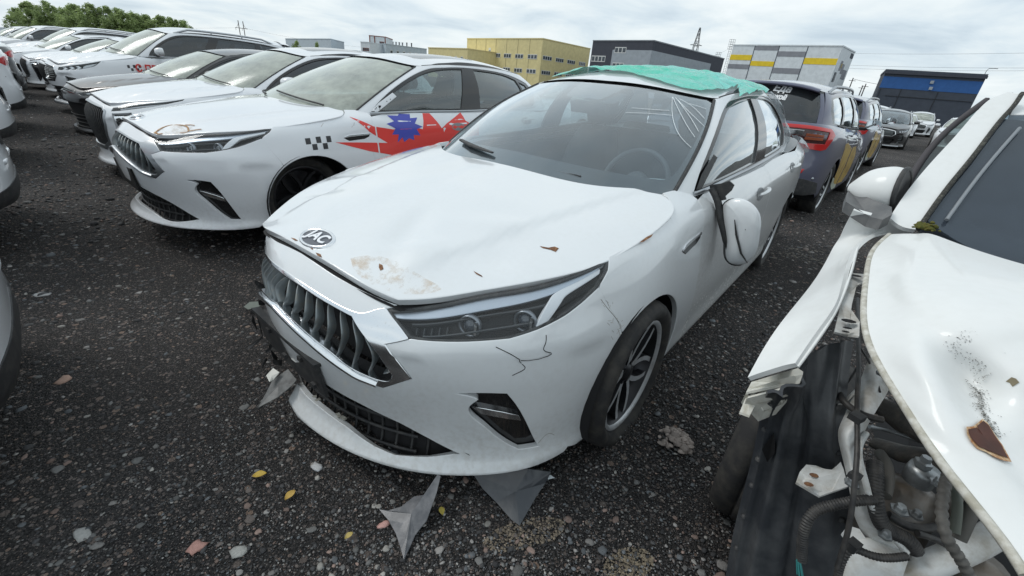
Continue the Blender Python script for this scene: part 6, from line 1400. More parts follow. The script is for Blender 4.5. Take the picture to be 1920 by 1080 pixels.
cm = [[(0.6749, 0.5143, 0.5000), (0.6848, 0.5361, 0.5300), (0.6935, 0.5430, 0.5300)], [(0.6884, 0.5012, 0.5000), (0.7067, 0.5420, 0.5500), (0.7233, 0.5602, 0.5600)], [(0.7240, 0.4950, 0.5000), (0.7364, 0.5223, 0.5600), (0.7797, 0.5572, 0.5500)], [(0.7591, 0.4888, 0.5000), (0.7676, 0.5116, 0.5600), (0.8146, 0.5480, 0.5400)]]
t = MB(); t.grid(lerp_rows(cm, 16, 12), .006); WB(t, 'front_panel', PRIMER)
t = MB(); t.tube([tuple(p) for p in smooth3([(0.7643, 0.5222, 0.5000), (0.8139, 0.5258, 0.5300), (0.8712, 0.5345, 0.5700), (0.9305, 0.5514, 0.6000), (0.9852, 0.5735, 0.6300)], 24)], [.020] * 6 + [.024] * 18, 16); WB(t, 'cross_tube', PRIMER)
prism('fixing_tab', [(0.6828, 0.5650, 0.5600), (0.6986, 0.5762, 0.5700), (0.7176, 0.5703, 0.5700), (0.7256, 0.5562, 0.5600), (0.7094, 0.5548, 0.5500), (0.6925, 0.5575, 0.5500)], .004, PRIMER, None, (0, 0, -1))
prism('fixing_tab', [(0.6726, 0.5329, 0.5100), (0.6957, 0.5433, 0.5300), (0.6989, 0.5293, 0.5200), (0.6818, 0.5217, 0.5000)], .004, PRIMER, None, (0, 0, -1))
# strut tower
tc_ = Vector((0.8716, 0.6600, 0.6000)); t = MB(); t.lathe([(0, .015), (.022, .013), (.040, .006), (.047, -.010), (.056, -.025), (.060, -.08), (.062, -.14)], 28, Matrix.Translation(tc_) @ Matrix.Rotation(R(-14), 4, 'X') @ Matrix.Rotation(R(10), 4, 'Y')); WB(t, 'strut_tower', ALU)
t = MB(); t.lathe([(0, .022), (.008, .022), (.009, .012), (.014, .010), (.014, 0)], 6, Matrix.Translation(Vector((0.8134, 0.6193, 0.7000))), smooth=False); t.lathe([(0, .008), (.024, .006), (.026, -.006), (.024, -.03)], 16, Matrix.Translation(Vector((0.8223, 0.6177, 0.6900)))); WB(t, 'mount_bolt', GALV)
t = MB(); t.tube([(0.8876, 0.7829, 0.6000), (0.9029, 0.7340, 0.6200), (0.9212, 0.6820, 0.6600), (0.9257, 0.6154, 0.6800)], [.02, .03, .035, .035], 12, flat=.6); t.tube([(0.8632, 0.7953, 0.7000), (0.8862, 0.7472, 0.7000), (0.8754, 0.6652, 0.7200)], [.02, .03, .02], 8); WB(t, 'engine_casting', mat('oily_casting', (.045, .042, .038), .7, noise=(25, (.12, .10, .08), .45, .8), bump=(60, .6, .006)))
t = MB(); t.lathe([(0, .02), (.04, .01), (.045, -.03), (.03, -.06)], 14, Matrix.Translation(Vector((0.9230, 0.5297, 0.5500)))); t.tube([(0.9330, 0.6216, 0.6200), (0.8998, 0.5725, 0.5800), (1.0009, 0.6244, 0.5000)], .018, 8); WB(t, 'pump_body', ALU)
# hoses and cables
for nm_, pts_, r_, m__ in (('brake_pipe', [(0.7835, 0.7181, 0.7000), (0.8447, 0.7174, 0.6900), (0.8891, 0.6887, 0.6900), (0.8998, 0.6330, 0.7000)], .004, GALV), ('heater_hose', [(0.8001, 0.6848, 0.6600), (0.7724, 0.6320, 0.6700), (0.7290, 0.5749, 0.6600)], .010, CABLE), ('harness_tape', [(0.7474, 0.5677, 0.6200), (0.7786, 0.5562, 0.6100), (0.8230, 0.5553, 0.6100), (0.8757, 0.5696, 0.6200)], .008, HOSE), ('thin_wire', [(0.7008, 0.7381, 0.7600), (0.7330, 0.7619, 0.7800), (0.7744, 0.8019, 0.7900)], .0025, HOSE), ('thin_wire', [(0.8320, 0.8808, 0.8000), (0.7970, 0.7919, 0.8000), (0.7658, 0.7197, 0.7900)], .0022, HOSE)): hose(pts_, r_, nm_, m__, None)
for q_, r_ in (((0.7750, 0.7435, 0.8200), .007), ((0.6623, 0.5806, 0.6800), .008), ((0.7095, 0.5240, 0.6200), .007), ((0.7350, 0.5480, 0.6600), .009), ((0.8129, 0.5806, 0.7000), .008), ((0.7702, 0.5482, 0.6500), .007)):
    t = MB(); t.lathe([(0, .010), (r_ * .8, .010), (r_, .006), (r_, 0), (r_ * 1.6, 0), (r_ * 1.6, -.004)], 6, Matrix.Translation(Vector(q_)), smooth=False); WB(t, 'bolt', GALV)
hose([(0.7968, 0.8944, 0.7400), (0.7422, 0.8173, 0.7600), (0.6981, 0.7367, 0.7750), (0.6842, 0.6859, 0.7750), (0.7049, 0.6670, 0.7700), (0.7345, 0.6578, 0.7700)], .0065, 'wiring_branch', HOSE, None)
hose([(1.0251, 1.1677, 0.8000), (0.8457, 0.9062, 0.8000), (0.7498, 0.7660, 0.8000), (0.6682, 0.6430, 0.7850), (0.6421, 0.5828, 0.7500), (0.6285, 0.5495, 0.7200), (0.6233, 0.5159, 0.6600), (0.6240, 0.5039, 0.6200), (0.6202, 0.4876, 0.5700)], .0046, 'wiring_loom', HOSE, None)
hose([(0.7199, 0.6149, 0.7000), (0.7018, 0.5825, 0.6900), (0.6921, 0.5566, 0.6700), (0.7030, 0.5434, 0.6400), (0.7369, 0.5385, 0.6100), (0.7655, 0.5336, 0.6000), (0.7870, 0.5284, 0.5800)], .0125, 'ribbed_hose', HOSE, None, ribs=40)
hose([(0.6847, 0.5508, 0.6750), (0.6460, 0.5474, 0.6700), (0.6132, 0.5467, 0.6550), (0.5888, 0.5446, 0.6400), (0.5752, 0.5364, 0.6200), (0.5756, 0.5274, 0.5850), (0.5847, 0.5168, 0.5400)], .0085, 'ribbed_hose', HOSE, None, ribs=44)
hose([(0.6496, 0.5007, 0.5200), (0.6490, 0.5104, 0.5600), (0.6611, 0.5155, 0.5850), (0.6813, 0.5095, 0.5850), (0.7114, 0.5046, 0.5850), (0.7500, 0.5080, 0.5900)], .0065, 'ribbed_hose', HOSE, None, ribs=30)
hose([(0.8072, 0.5722, 0.7300), (0.7680, 0.5322, 0.7200), (0.7534, 0.5053, 0.7000), (0.7518, 0.4813, 0.6800), (0.7682, 0.4689, 0.6600), (0.7896, 0.4503, 0.6300)], .0085, 'banded_hose', mat('grey_hose', (.13, .125, .115), .6, noise=(50, (.07, .065, .06), .4, .7)), None, ribs=14)
hose([(0.8456, 0.5841, 0.7000), (0.8153, 0.5392, 0.6900), (0.7995, 0.5087, 0.6600)], .0075, 'coolant_pipe', mat('dusty_pipe', (.11, .12, .10), .6), None)
hose([(0.8608, 0.5545, 0.6900), (0.8338, 0.5299, 0.6700), (0.8211, 0.5144, 0.6400)], .012, 'coolant_pipe', CABLE, None)
hose([(0.7864, 0.5412, 0.6100), (0.8245, 0.5392, 0.6000), (0.8484, 0.5379, 0.5900)], .006, 'coolant_pipe', HOSE, None)
t = MB()
for a in range(7): t.tube([tuple(np.array((0.5772, 0.5141, 0.5400)) + [.003 * math.cos(a), .003 * math.sin(a), 0]), tuple(np.array((0.5842, 0.5044, 0.5150)) + [.005 * math.cos(a), .005 * math.sin(a), 0])], .0014, 5)
WB(t, 'cut_wires', mat('wire_insulation', (.04, .22, .22), .5))
t = MB()
for q in ([(0.6635, 0.6374, 0.7870), (.024, .02, .012)], [(0.6351, 0.5592, 0.7200), (.018, .016, .010)], [(0.6529, 0.5129, 0.6000), (.022, .018, .014)]): t.box(q[0], q[1], rz=.5)
WB(t, 'loom_clip', BLACKM)
# --- pillar, screen, side window, roof
pil = [[(1.0100, 1.1674, 1.0490), (1.0291, 1.1385, 1.0433), (1.0382, 1.1159, 1.0366)], [(1.0794, 1.2409, 1.1067), (1.0907, 1.2079, 1.0963), (1.0848, 1.1580, 1.0722)], [(1.1858, 1.3304, 1.1848), (1.1869, 1.2883, 1.1667), (1.1738, 1.2359, 1.1389)], [(1.2911, 1.4123, 1.2592), (1.2883, 1.3621, 1.2361), (1.2778, 1.3208, 1.2141)],
 [(1.4161, 1.5116, 1.3485), (1.4049, 1.4623, 1.3227), (1.3925, 1.4192, 1.2992)], [(1.4681, 1.5360, 1.3782), (1.4679, 1.5038, 1.3639), (1.4600, 1.4710, 1.3466)], [(1.5003, 1.5431, 1.3930), (1.5074, 1.5322, 1.3908), (1.5153, 1.5208, 1.3887)]]
pil[0] = [(1.0039, 1.1675, 1.0469), (1.0139, 1.1321, 1.0349), (1.0356, 1.1130, 1.0344)]
Gp = lerp_rows(pil, 40, 10); t = MB(); t.grid(Gp[:, ::-1], .012); WB(t, 'windscreen_pillar', WRECKP)
rf = [[(1.6477, 1.6502, 1.3967), (1.7093, 1.6062, 1.3998), (1.7731, 1.5288, 1.3889)], [(1.4566, 1.4565, 1.3275), (1.5189, 1.4164, 1.3326), (1.5853, 1.3498, 1.3274)]]
t = MB(); t.grid(lerp_rows(rf, 8, 10), .015); WB(t, 'roof', WRECKP)
t = MB(); t.add([(1.5211, 1.5519, 1.3930), (1.5307, 1.5296, 1.3867), (1.4563, 1.4537, 1.3262), (1.4361, 1.4647, 1.3237)], [(0, 1, 2, 3)]); WB(t, 'roof_seal', BLACKM)
wsn = [[(1.4382, 1.4636, 1.3240), (1.5255, 1.4071, 1.3309), (1.6057, 1.3283, 1.3254)], [(1.2678, 1.3097, 1.1941), (1.3408, 1.2168, 1.1798), (1.4412, 1.1324, 1.1792)], [(1.0826, 1.1464, 1.0548), (1.1233, 1.0260, 1.0166), (1.2234, 0.8947, 0.9952)]]
Gs = lerp_rows(wsn, 24, 24); t = MB(); t.grid(Gs); wsc = WB(t, 'windshield', thin_glass('wreck_glass', (.30, .38, .44), .14, (.20, .25, .32), f=.62))
t = MB(); t.tube([tuple(p) for p in Gp[:, -1] + [.004, -.004, .002]], .006, 6); WB(t, 'windscreen_seal', mat('mouldy_seal', (.03, .03, .028), .9, noise=(200, (.16, .16, .13), .5, .7)))
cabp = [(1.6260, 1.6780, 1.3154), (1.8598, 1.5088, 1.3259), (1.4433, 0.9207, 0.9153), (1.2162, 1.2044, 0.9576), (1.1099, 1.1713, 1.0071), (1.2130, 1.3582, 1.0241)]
t = MB(); t.add(cabp, [tuple(range(6))]); WB(t, 'cabin_dark_sheet', mat('cabin_dark_blue', (.022, .026, .034), .8))  # flat dark sheet added behind the screen in place of cabin shade
frb = [[Gs[-1, i], Gs[-1, i] * .9 + Gs[-2, i] * .1 ] for i in range(24)]
t = MB(); t.grid([[Gs[int(k), j] - [0, 0, .004] for j in range(24)] for k in (20, 21, 22, 23)]); t.grid([[Gs[k, j] - [0, 0, .004] for j in (0, 1)] for k in range(21)]); t.build('windscreen_frit', BLACKG, wsc)
t = MB(); t.tube([tuple(p) for p in smooth3([(1.4273, 1.3785, 1.2940), (1.3234, 1.2996, 1.2214), (1.2116, 1.2093, 1.1409), (1.1094, 1.1213, 1.0649)], 20)], .0045, 6); WB(t, 'glass_reflection_line', mat('grey_strip', (.22, .24, .26), .6))  # thin pale tube standing in for a reflected line on the screen
sgl = [[(1.5612, 1.6164, 1.3789), (1.5231, 1.6216, 1.3673)], [(1.5019, 1.6032, 1.3515), (1.4142, 1.5604, 1.3008)], [(1.3694, 1.4980, 1.2569), (1.3018, 1.4818, 1.2252)], [(1.2577, 1.4111, 1.1780), (1.1951, 1.3814, 1.1421)], [(1.1429, 1.3122, 1.0927), (1.1221, 1.2971, 1.0784)]]
Gg = lerp_rows(sgl, 20, 5); t = MB(); t.grid(Gg); WB(t, 'door_window', thin_glass('wreck_side_glass', (.22, .28, .28), .16, (.2, .22, .20), f=.6))
t = MB(); t.tube([tuple(p) for p in Gg[:, -1]], .010, 6); WB(t, 'window_frame', mat('window_frame_rubber', (.06, .055, .06), .8))
dr = [[(1.6070, 1.7090, 1.3678), (1.5738, 1.6923, 1.3484)], [(1.4937, 1.6471, 1.2993), (1.4563, 1.6271, 1.2769)], [(1.3750, 1.5641, 1.2195), (1.3247, 1.5314, 1.1868)], [(1.2623, 1.4582, 1.1318), (1.2313, 1.4341, 1.1099)], [(1.1799, 1.3640, 1.0604), (1.1425, 1.3330, 1.0331)], [(1.1294, 1.3262, 1.0253), (1.0902, 1.3175, 1.0072)]]
t = MB(); t.grid(lerp_rows(dr, 24, 6), .01); WB(t, 'door', WRECKP)
# mirror
mr = []
for (dx, f) in ((0, .35), (.02, .72), (.05, .92), (.09, 1.0), (.13, 1.02), (.165, 1.0), (.18, .97)):
    mr.append((dx, f))
mA = np.array((1.0070, 1.3610, 1.0850)); mB = np.array((1.0817, 1.2620, 1.1050)); ax = mB - mA; ln_ = np.linalg.norm(ax); ax /= ln_
vd = np.array((0.9612, 1.2329, 1.1550)) - np.array((1.0521, 1.3045, 1.0700)); vd -= ax * (vd @ ax); vd /= np.linalg.norm(vd); td = np.cross(ax, vd)
hts = np.array([.010, .030, .045, .052, .056, .058, .054]) ; cen = np.array([0, .002, .004, .006, .006, .004, .002])
Gm = []
for i, s_ in enumerate(np.linspace(0, 1, 7)):
    Gm.append([tuple(mA + ax * ln_ * s_ + vd * (cen[i] + hts[i] * math.copysign(abs(math.sin(2 * math.pi * k / 20)) ** .85, math.sin(2 * math.pi * k / 20))) + td * (hts[i] * 1.1 * math.cos(2 * math.pi * k / 20))) for k in range(21)])
Gm2 = lerp_rows(Gm, 22, 21); t = MB(); t.grid(Gm2); t.add(Gm2[0][:20], [tuple(range(20))]); mir_ = WB(t, 'door_mirror', WRECKP)
t = MB(); t.tube([tuple(p) for p in Gm2[-1]], .007, 6); t.add([tuple(p + ax * .003) for p in Gm2[-1][:20]], [tuple(range(19, -1, -1))]); t.build('mirror_seal', BLACKM, mir_)
t = MB(); t.slab([(0.9787, 1.3222, 1.0750), (1.0035, 1.3526, 1.0800), (1.0233, 1.2587, 1.0600), (0.9994, 1.1715, 1.0750), (0.9905, 1.1487, 1.0600), (0.9670, 1.1422, 1.0450), (0.9672, 1.1892, 1.0400), (0.9250, 1.2400, 1.0650)], (.1, .1, -1), .03); t.build('mirror_foot', mat('faded_plastic', (.10, .105, .11), .6, noise=(20, (.17, .17, .17), .4, .7)), mir_)
t = MB()
for k in range(60):
    p = np.array((1.0266, 1.0798, 1.0500)) + rng.normal(0, 1, 3) * [.013, .011, .004]; r_ = rng.uniform(.003, .008); t.lathe([(0, r_), (r_ * .8, r_ * .6), (r_, 0), (0, -r_ * .5)], 6, Matrix.Translation(Vector(p)))
ms = t.build('moss_clump', mat('moss', (.075, .085, .018), 1.0, noise=(90, (.16, .13, .03), .4, .7), bump=(300, 1, .003))); tag(ms, 'small olive moss clump growing at the windscreen corner of the wreck', 'moss')
WPC = (.95, -.10, .88)
# ================================================================ ground, gravel, background
def fast_mesh(name, V, T, m_, parent=None, col=None, smooth=False):
    V = np.ascontiguousarray(V, np.float32); T = np.ascontiguousarray(T, np.int32); n = T.shape[1]
    me = bpy.data.meshes.new(name); me.vertices.add(len(V)); me.vertices.foreach_set('co', V.ravel())
    me.loops.add(T.size); me.loops.foreach_set('vertex_index', T.ravel()); me.polygons.add(len(T))
    me.polygons.foreach_set('loop_start', np.arange(0, T.size, n, dtype=np.int32)); 
    try: me.polygons.foreach_set('loop_total', np.full(len(T), n, np.int32))
    except Exception: pass
    if smooth: me.polygons.foreach_set('use_smooth', np.ones(len(T), bool))
    me.update(calc_edges=True)
    if col is not None:
        a = me.color_attributes.new('tint', 'FLOAT_COLOR', 'POINT'); c = np.ones((len(V), 4), np.float32); c[:, :3] = col; a.data.foreach_set('color', c.ravel())
    return link_mesh(name, me, m_, parent)
def ground_material():
    m = bpy.data.materials.new('gravel_ground'); m.use_nodes = True; t = m.node_tree; L = t.links.new; p = t.nodes['Principled BSDF']
    tc = N(t, 'ShaderNodeTexCoord'); p.inputs['Roughness'].default_value = .88; p.inputs['Specular IOR Level'].default_value = .25
    def vor(scale, feat='F1'):
        v = N(t, 'ShaderNodeTexVoronoi'); v.feature = feat; v.inputs['Scale'].default_value = scale; v.inputs['Randomness'].default_value = 1.0; L(tc.outputs['Object'], v.inputs['Vector']); return v
    big = N(t, 'ShaderNodeTexNoise'); big.inputs['Scale'].default_value = .45; big.inputs['Detail'].default_value = 9; big.inputs['Roughness'].default_value = .62; L(tc.outputs['Object'], big.inputs['Vector'])
    fine = N(t, 'ShaderNodeTexNoise'); fine.inputs['Scale'].default_value = 160; fine.inputs['Detail'].default_value = 4; L(tc.outputs['Object'], fine.inputs['Vector'])
    r0 = N(t, 'ShaderNodeValToRGB'); L(fine.outputs['Fac'], r0.inputs[0]); e = r0.color_ramp.elements
    e[0].position = .35; e[0].color = (.010, .010, .011, 1); e[1].position = .75; e[1].color = (.055, .052, .050, 1)
    v1 = vor(170); v2 = vor(75); v3 = vor(34)
    cur = r0.outputs[0]
    for v, thr, hi, amt in ((v1, .55, (.15, .14, .135), .72), (v2, .80, (.21, .19, .18), .8), (v3, .93, (.22, .19, .17), .7)):
        sp = N(t, 'ShaderNodeSeparateColor'); L(v.outputs['Color'], sp.inputs[0])
        g_ = N(t, 'ShaderNodeMath', operation='GREATER_THAN'); L(sp.outputs[0], g_.inputs[0]); g_.inputs[1].default_value = thr
        d = N(t, 'ShaderNodeMath', operation='LESS_THAN'); L(v.outputs['Distance'], d.inputs[0]); d.inputs[1].default_value = .42
        mu = N(t, 'ShaderNodeMath', operation='MULTIPLY'); L(g_.outputs[0], mu.inputs[0]); L(d.outputs[0], mu.inputs[1])
        m2 = N(t, 'ShaderNodeMath', operation='MULTIPLY'); L(mu.outputs[0], m2.inputs[0]); m2.inputs[1].default_value = amt
        tint = N(t, 'ShaderNodeValToRGB'); L(sp.outputs[1], tint.inputs[0]); q = tint.color_ramp.elements
        q[0].position = 0; q[0].color = (hi[0] * .45, hi[1] * .45, hi[2] * .48, 1); q[1].position = 1; q[1].color = (hi[0] * 1.25, hi[1] * 1.25, hi[2] * 1.2, 1)
        k = q.new(.6); k.color = (hi[0] * .8, hi[1] * .76, hi[2] * .75, 1); k = q.new(.85); k.color = (hi[0] * 1.1, hi[1] * .88, hi[2] * .74, 1)
        mx = N(t, 'ShaderNodeMixRGB'); L(m2.outputs[0], mx.inputs[0]); L(cur, mx.inputs[1]); L(tint.outputs[0], mx.inputs[2]); cur = mx.outputs[0]
    bg = N(t, 'ShaderNodeMapRange'); bg.inputs[1].default_value = .35; bg.inputs[2].default_value = .70; bg.inputs[3].default_value = .72; bg.inputs[4].default_value = 1.75; L(big.outputs['Fac'], bg.inputs[0])
    fin = N(t, 'ShaderNodeVectorMath', operation='SCALE'); L(cur, fin.inputs[0]); L(bg.outputs[0], fin.inputs['Scale']); L(fin.outputs[0], p.inputs['Base Color'])
    ad = N(t, 'ShaderNodeMath', operation='MULTIPLY_ADD'); L(v2.outputs['Distance'], ad.inputs[0]); ad.inputs[1].default_value = -.9; L(v1.outputs['Distance'], ad.inputs[2])
    a2 = N(t, 'ShaderNodeMath', operation='MULTIPLY_ADD'); L(ad.outputs[0], a2.inputs[0]); a2.inputs[1].default_value = -.6; L(fine.outputs['Fac'], a2.inputs[2])
    b_ = N(t, 'ShaderNodeBump'); b_.inputs['Strength'].default_value = .9; b_.inputs['Distance'].default_value = .012; L(a2.outputs[0], b_.inputs['Height']); L(b_.outputs[0], p.inputs['Normal'])
    return m
gx = np.r_[-900, -300, -120, -60, np.linspace(-30, 30, 61), 60, 120, 300, 900]; gy = np.r_[-60, -20, np.linspace(-6, 40, 47), 60, 120, 300, 1200]
GX, GY = np.meshgrid(gx, gy, indexing='ij'); near_ = np.exp(-(np.hypot(GX, GY - 4) / 14) ** 2)
GZ = near_ * .012 * (np.sin(GX * 1.3 + .5 * GY) + np.sin(GY * 1.7 - GX * .6)) - .010
gI = np.arange(GX.size).reshape(GX.shape); gT = np.stack([gI[:-1, :-1], gI[1:, :-1], gI[1:, 1:], gI[:-1, 1:]], -1).reshape(-1, 4)
g = fast_mesh('ground', np.stack([GX, GY, GZ], -1).reshape(-1, 3), gT, ground_material(), smooth=True); tag(g, kind='structure')
def gz(x, y): return np.exp(-(np.hypot(x, y - 4) / 14) ** 2) * .012 * (np.sin(x * 1.3 + .5 * y) + np.sin(y * 1.7 - x * .6)) - .010
STONE = bpy.data.materials.new('stone'); STONE.use_nodes = True
_t = STONE.node_tree; _a = N(_t, 'ShaderNodeVertexColor'); _a.layer_name = 'tint'; _p = _t.nodes['Principled BSDF']; _p.inputs['Roughness'].default_value = .85
_n = N(_t, 'ShaderNodeTexNoise'); _n.inputs['Scale'].default_value = 150; _n.inputs['Detail'].default_value = 4; _tc = N(_t, 'ShaderNodeTexCoord'); _t.links.new(_tc.outputs['Object'], _n.inputs['Vector'])
_r = N(_t, 'ShaderNodeMapRange'); _r.inputs[3].default_value = .65; _r.inputs[4].default_value = 1.3; _t.links.new(_n.outputs['Fac'], _r.inputs[0])
_s = N(_t, 'ShaderNodeVectorMath', operation='SCALE'); _t.links.new(_a.outputs[0], _s.inputs[0]); _t.links.new(_r.outputs[0], _s.inputs['Scale']); _t.links.new(_s.outputs[0], _p.inputs['Base Color'])
bmi = bmesh.new(); bmesh.ops.create_icosphere(bmi, subdivisions=1, radius=1); IV = np.array([v.co[:] for v in bmi.verts]); IT = np.array([[v.index for v in f.verts] for f in bmi.faces]); bmi.free()
bmi = bmesh.new(); bmesh.ops.create_icosphere(bmi, subdivisions=2, radius=1); IV2 = np.array([v.co[:] for v in bmi.verts]); IT2 = np.array([[v.index for v in f.verts] for f in bmi.faces]); bmi.free()
PAL = np.array([(.15, .15, .147), (.06, .06, .062), (.27, .26, .25), (.24, .175, .15), (.13, .11, .10), (.30, .29, .27), (.034, .034, .036), (.12, .13, .14)]); PW = np.array([.19, .30, .06, .04, .12, .02, .18, .09])
def stones(name, X, Y, S, cols=None, tv=IV, tt=IT, lift=.25, flat=.55, Z=None):
    n = len(X); m_ = len(tv)
    A = rng.uniform(0, 6.28, n); ca, sa = np.cos(A), np.sin(A)
    sx = S * rng.uniform(.7, 1.35, n); sy = S * rng.uniform(.6, 1.1, n); sz = S * rng.uniform(.35, .8, n) * flat * 1.5
    V = tv[None] * (1 + rng.normal(0, .17, (n, m_, 1))); V = V * np.stack([sx, sy, sz], -1)[:, None]
    x = V[..., 0] * ca[:, None] - V[..., 1] * sa[:, None] + X[:, None]; y = V[..., 0] * sa[:, None] + V[..., 1] * ca[:, None] + Y[:, None]
    z = V[..., 2] + (gz(X, Y) + sz * lift)[:, None] + (0 if Z is None else Z[:, None])
    T = (tt[None] + (np.arange(n) * m_)[:, None, None]).reshape(-1, 3)
    c = PAL[rng.choice(len(PAL), n, p=PW)] * rng.uniform(.6, 1.3, (n, 1)) if cols is None else cols
    return fast_mesh(name, np.stack([x, y, z], -1).reshape(-1, 3), T, STONE, None, np.repeat(c, m_, 0))
# small gravel: density falls off with distance, kept where the photograph sees open ground
ns = 95000; rr_ = .55 * (16 / .55) ** rng.uniform(0, 1, ns) ; az = rng.uniform(R(-62), R(58), ns); X_ = rr_ * np.sin(az); Y_ = rr_ * np.cos(az)
S_g = np.clip(rng.lognormal(math.log(.0037), .50, ns), .0016, .015) * np.clip(rr_ / 1.8, .60, 3.0) ** .75
st_o = stones('gravel', X_, Y_, S_g); tag(st_o, kind='stuff')
ns = 900; rr_ = .7 * (14 / .7) ** rng.uniform(0, 1, ns); az = rng.uniform(R(-62), R(45), ns)
st_p = stones('pebbles', rr_ * np.sin(az), rr_ * np.cos(az), np.clip(rng.lognormal(math.log(.0085), .34, ns), .005, .020), tv=IV2, tt=IT2, lift=.4, cols=PAL[rng.choice([0, 2, 3, 4, 5, 7], ns, p=[.3, .2, .15, .15, .1, .1])] * rng.uniform(.6, 1.2, (ns, 1)), flat=.28); tag(st_p, kind='stuff')
# single stones and yellow leaves one can point to
def one_stone(nm, p, s_, c, lab, cat='stone'):
    o_ = stones(nm, np.array([p[0]]), np.array([p[1]]), np.array([s_]), cols=np.array([c]), tv=IV2, tt=IT2, lift=.5, flat=.3); tag(o_, lab, cat); return o_
one_stone('stone', (-0.8495, 0.7542, 0), .026, (.46, .26, .22), 'pink flat stone lying near the bottom edge left of the grey splinter')
one_stone('stone', (-1.1957, 0.7648, 0), .024, (.34, .34, .33), 'pale grey stone alone at the lower left corner of the gravel')
one_stone('stone', (-0.6378, 1.0658, 0), .020, (.46, .47, .48), 'whitish stone just ahead of the bumper left of the splinter')
one_stone('stone', (-0.7238, 0.7533, 0), .020, (.36, .36, .34), 'light grey angular stone near the bottom edge')
one_stone('stone', (-0.3341, 0.8716, 0), .016, (.48, .28, .25), 'small pink stone touching the pointed grey plastic splinter')
one_stone('stone', (-1.8875, 1.4021, 0), .030, (.42, .28, .22), 'reddish flat stone on the open gravel at left')
one_stone('stone', (-2.6702, 2.0669, 0), .034, (.40, .40, .40), 'whitish flat stone on the gravel near the left car')
def leaf(p, s_, a, c, lab):
    m = MB(); G = []
    for i in range(7):
        f = i / 6; w = s_ * .42 * math.sin(math.pi * min(max(f, .02), .98)) ** .8
        G.append([(p[0] + math.cos(a) * (f - .5) * s_ * 1.3 - math.sin(a) * w * k, p[1] + math.sin(a) * (f - .5) * s_ * 1.3 + math.cos(a) * w * k, float(gz(p[0], p[1])) + .010 + .006 * abs(k) + .004 * math.sin(3 * f)) for k in (-1, 0, 1)])
    m.grid(G, .0008); o_ = m.build('fallen_leaf', mat('yellow_leaf_%d' % int(c[0] * 100), c, .6), None); tag(o_, lab, 'leaf', 'yellow leaves on the gravel')
leaf((-0.8064, 1.0059, 0), .032, .4, (.52, .36, .06), 'yellow leaf on the gravel left of the bumper corner'); leaf((-0.6652, 0.9389, 0), .030, 1.2, (.50, .33, .08), 'yellow leaf on the gravel below the chin of the car')
leaf((-0.1613, 0.9261, 0), .022, 2.0, (.44, .36, .08), 'yellow leaf between the two grey plastic splinters'); leaf((0.1907, 1.4646, 0) if False else (-2.5283, 1.7614, -2.22045e-16), .03, .2, (.45, .30, .1), 'ochre leaf beside the left white bumper'); leaf((-0.4242, 0.8192, 0), .02, .9, (.46, .36, .12), 'small yellow leaf left of the pointed splinter')
# heap of rubble beside the front wheel
nr = 70; th_ = rng.uniform(0, 6.28, nr); ra_ = .07 * rng.uniform(0, 1, nr) ** .6; pc = (0.7224, 1.3291, 0)
hp_ = stones('rubble_heap', pc[0] + ra_ * np.cos(th_), pc[1] + ra_ * np.sin(th_), rng.uniform(.005, .017, nr), tv=IV2, tt=IT2, cols=np.array([(.34, .29, .26)]) * rng.uniform(.7, 1.2, (nr, 1)), Z=.045 * (1 - (ra_ / .09) ** 1.5)); tag(hp_, 'small heap of pinkish rubble between the two damaged cars', 'rubble')
for nm_, pc_, w_, h_, c_ in (('sand_patch', (0.1151, 0.8832, 0), .13, .05, (.17, .14, .105)), ('sand_patch', (0.4306, 0.8135, 0), .08, .05, (.17, .14, .10)), ('sand_patch', (2.4063, 3.9036, 0), .9, .35, (.11, .10, .085))):
    nq_ = 500; a_ = rng.uniform(0, 6.28, nq_); q_ = np.sqrt(rng.uniform(0, 1, nq_)); so = stones(nm_, pc_[0] + w_ * q_ * np.cos(a_), pc_[1] + h_ * q_ * np.sin(a_) + .3 * w_ * q_ * np.cos(a_), rng.uniform(.0015, .006, nq_) * (1 if w_ < .5 else 3.5), cols=np.array([c_]) * rng.uniform(.6, 1.5, (nq_, 1)), flat=.3); tag(so, kind='stuff')

# ---------------- buildings: tops given by their roof corners, heights in metres
def wallm(name, c, scale=1.2):
    return mat(name, c, .8, noise=(scale, tuple(q * .78 for q in c), .35, .8))
def building(name, label, cor, H, m_, back=18., cat='building', roofm=None, parapet=.25):
    """cor: visible roof corners left to right; closed off behind"""
    e = empty(name, (cor[0][0], cor[0][1], 0), label=label, cat=cat)
    c = [Vector((p[0], p[1])) for p in cor]; L_ = list(c)
    if len(c) == 2: d = (c[1] - c[0]).normalized(); n = Vector((-d.y, d.x)); L_ += [c[1] + n * back, c[0] + n * back]
    else: L_ += [c[0] + (c[2] - c[1])]
    m = MB(); k = len(L_); P = [(p.x, p.y, -.3) for p in L_] + [(p.x, p.y, H) for p in L_]
    m.add(P, [(i, (i + 1) % k, (i + 1) % k + k, i + k) for i in range(k)]); w = m.build('wall', m_, e); w.matrix_parent_inverse = Matrix.Translation(-e.location)
    m = MB(); m.add([(p.x, p.y, H - .02) for p in L_], [tuple(range(k))])
    for i in range(k):
        a, b_ = L_[i], L_[(i + 1) % k]; d = (b_ - a); n = Vector((d.y, -d.x)).normalized() * .12
        m.slab([(a.x + n.x, a.y + n.y, H - .02), (b_.x + n.x, b_.y + n.y, H - .02), (b_.x - n.x, b_.y - n.y, H - .02), (a.x - n.x, a.y - n.y, H - .02)], (0, 0, 1), parapet)
    r = m.build('roof', roofm or m_, e); r.matrix_parent_inverse = Matrix.Translation(-e.location)
    return e, c
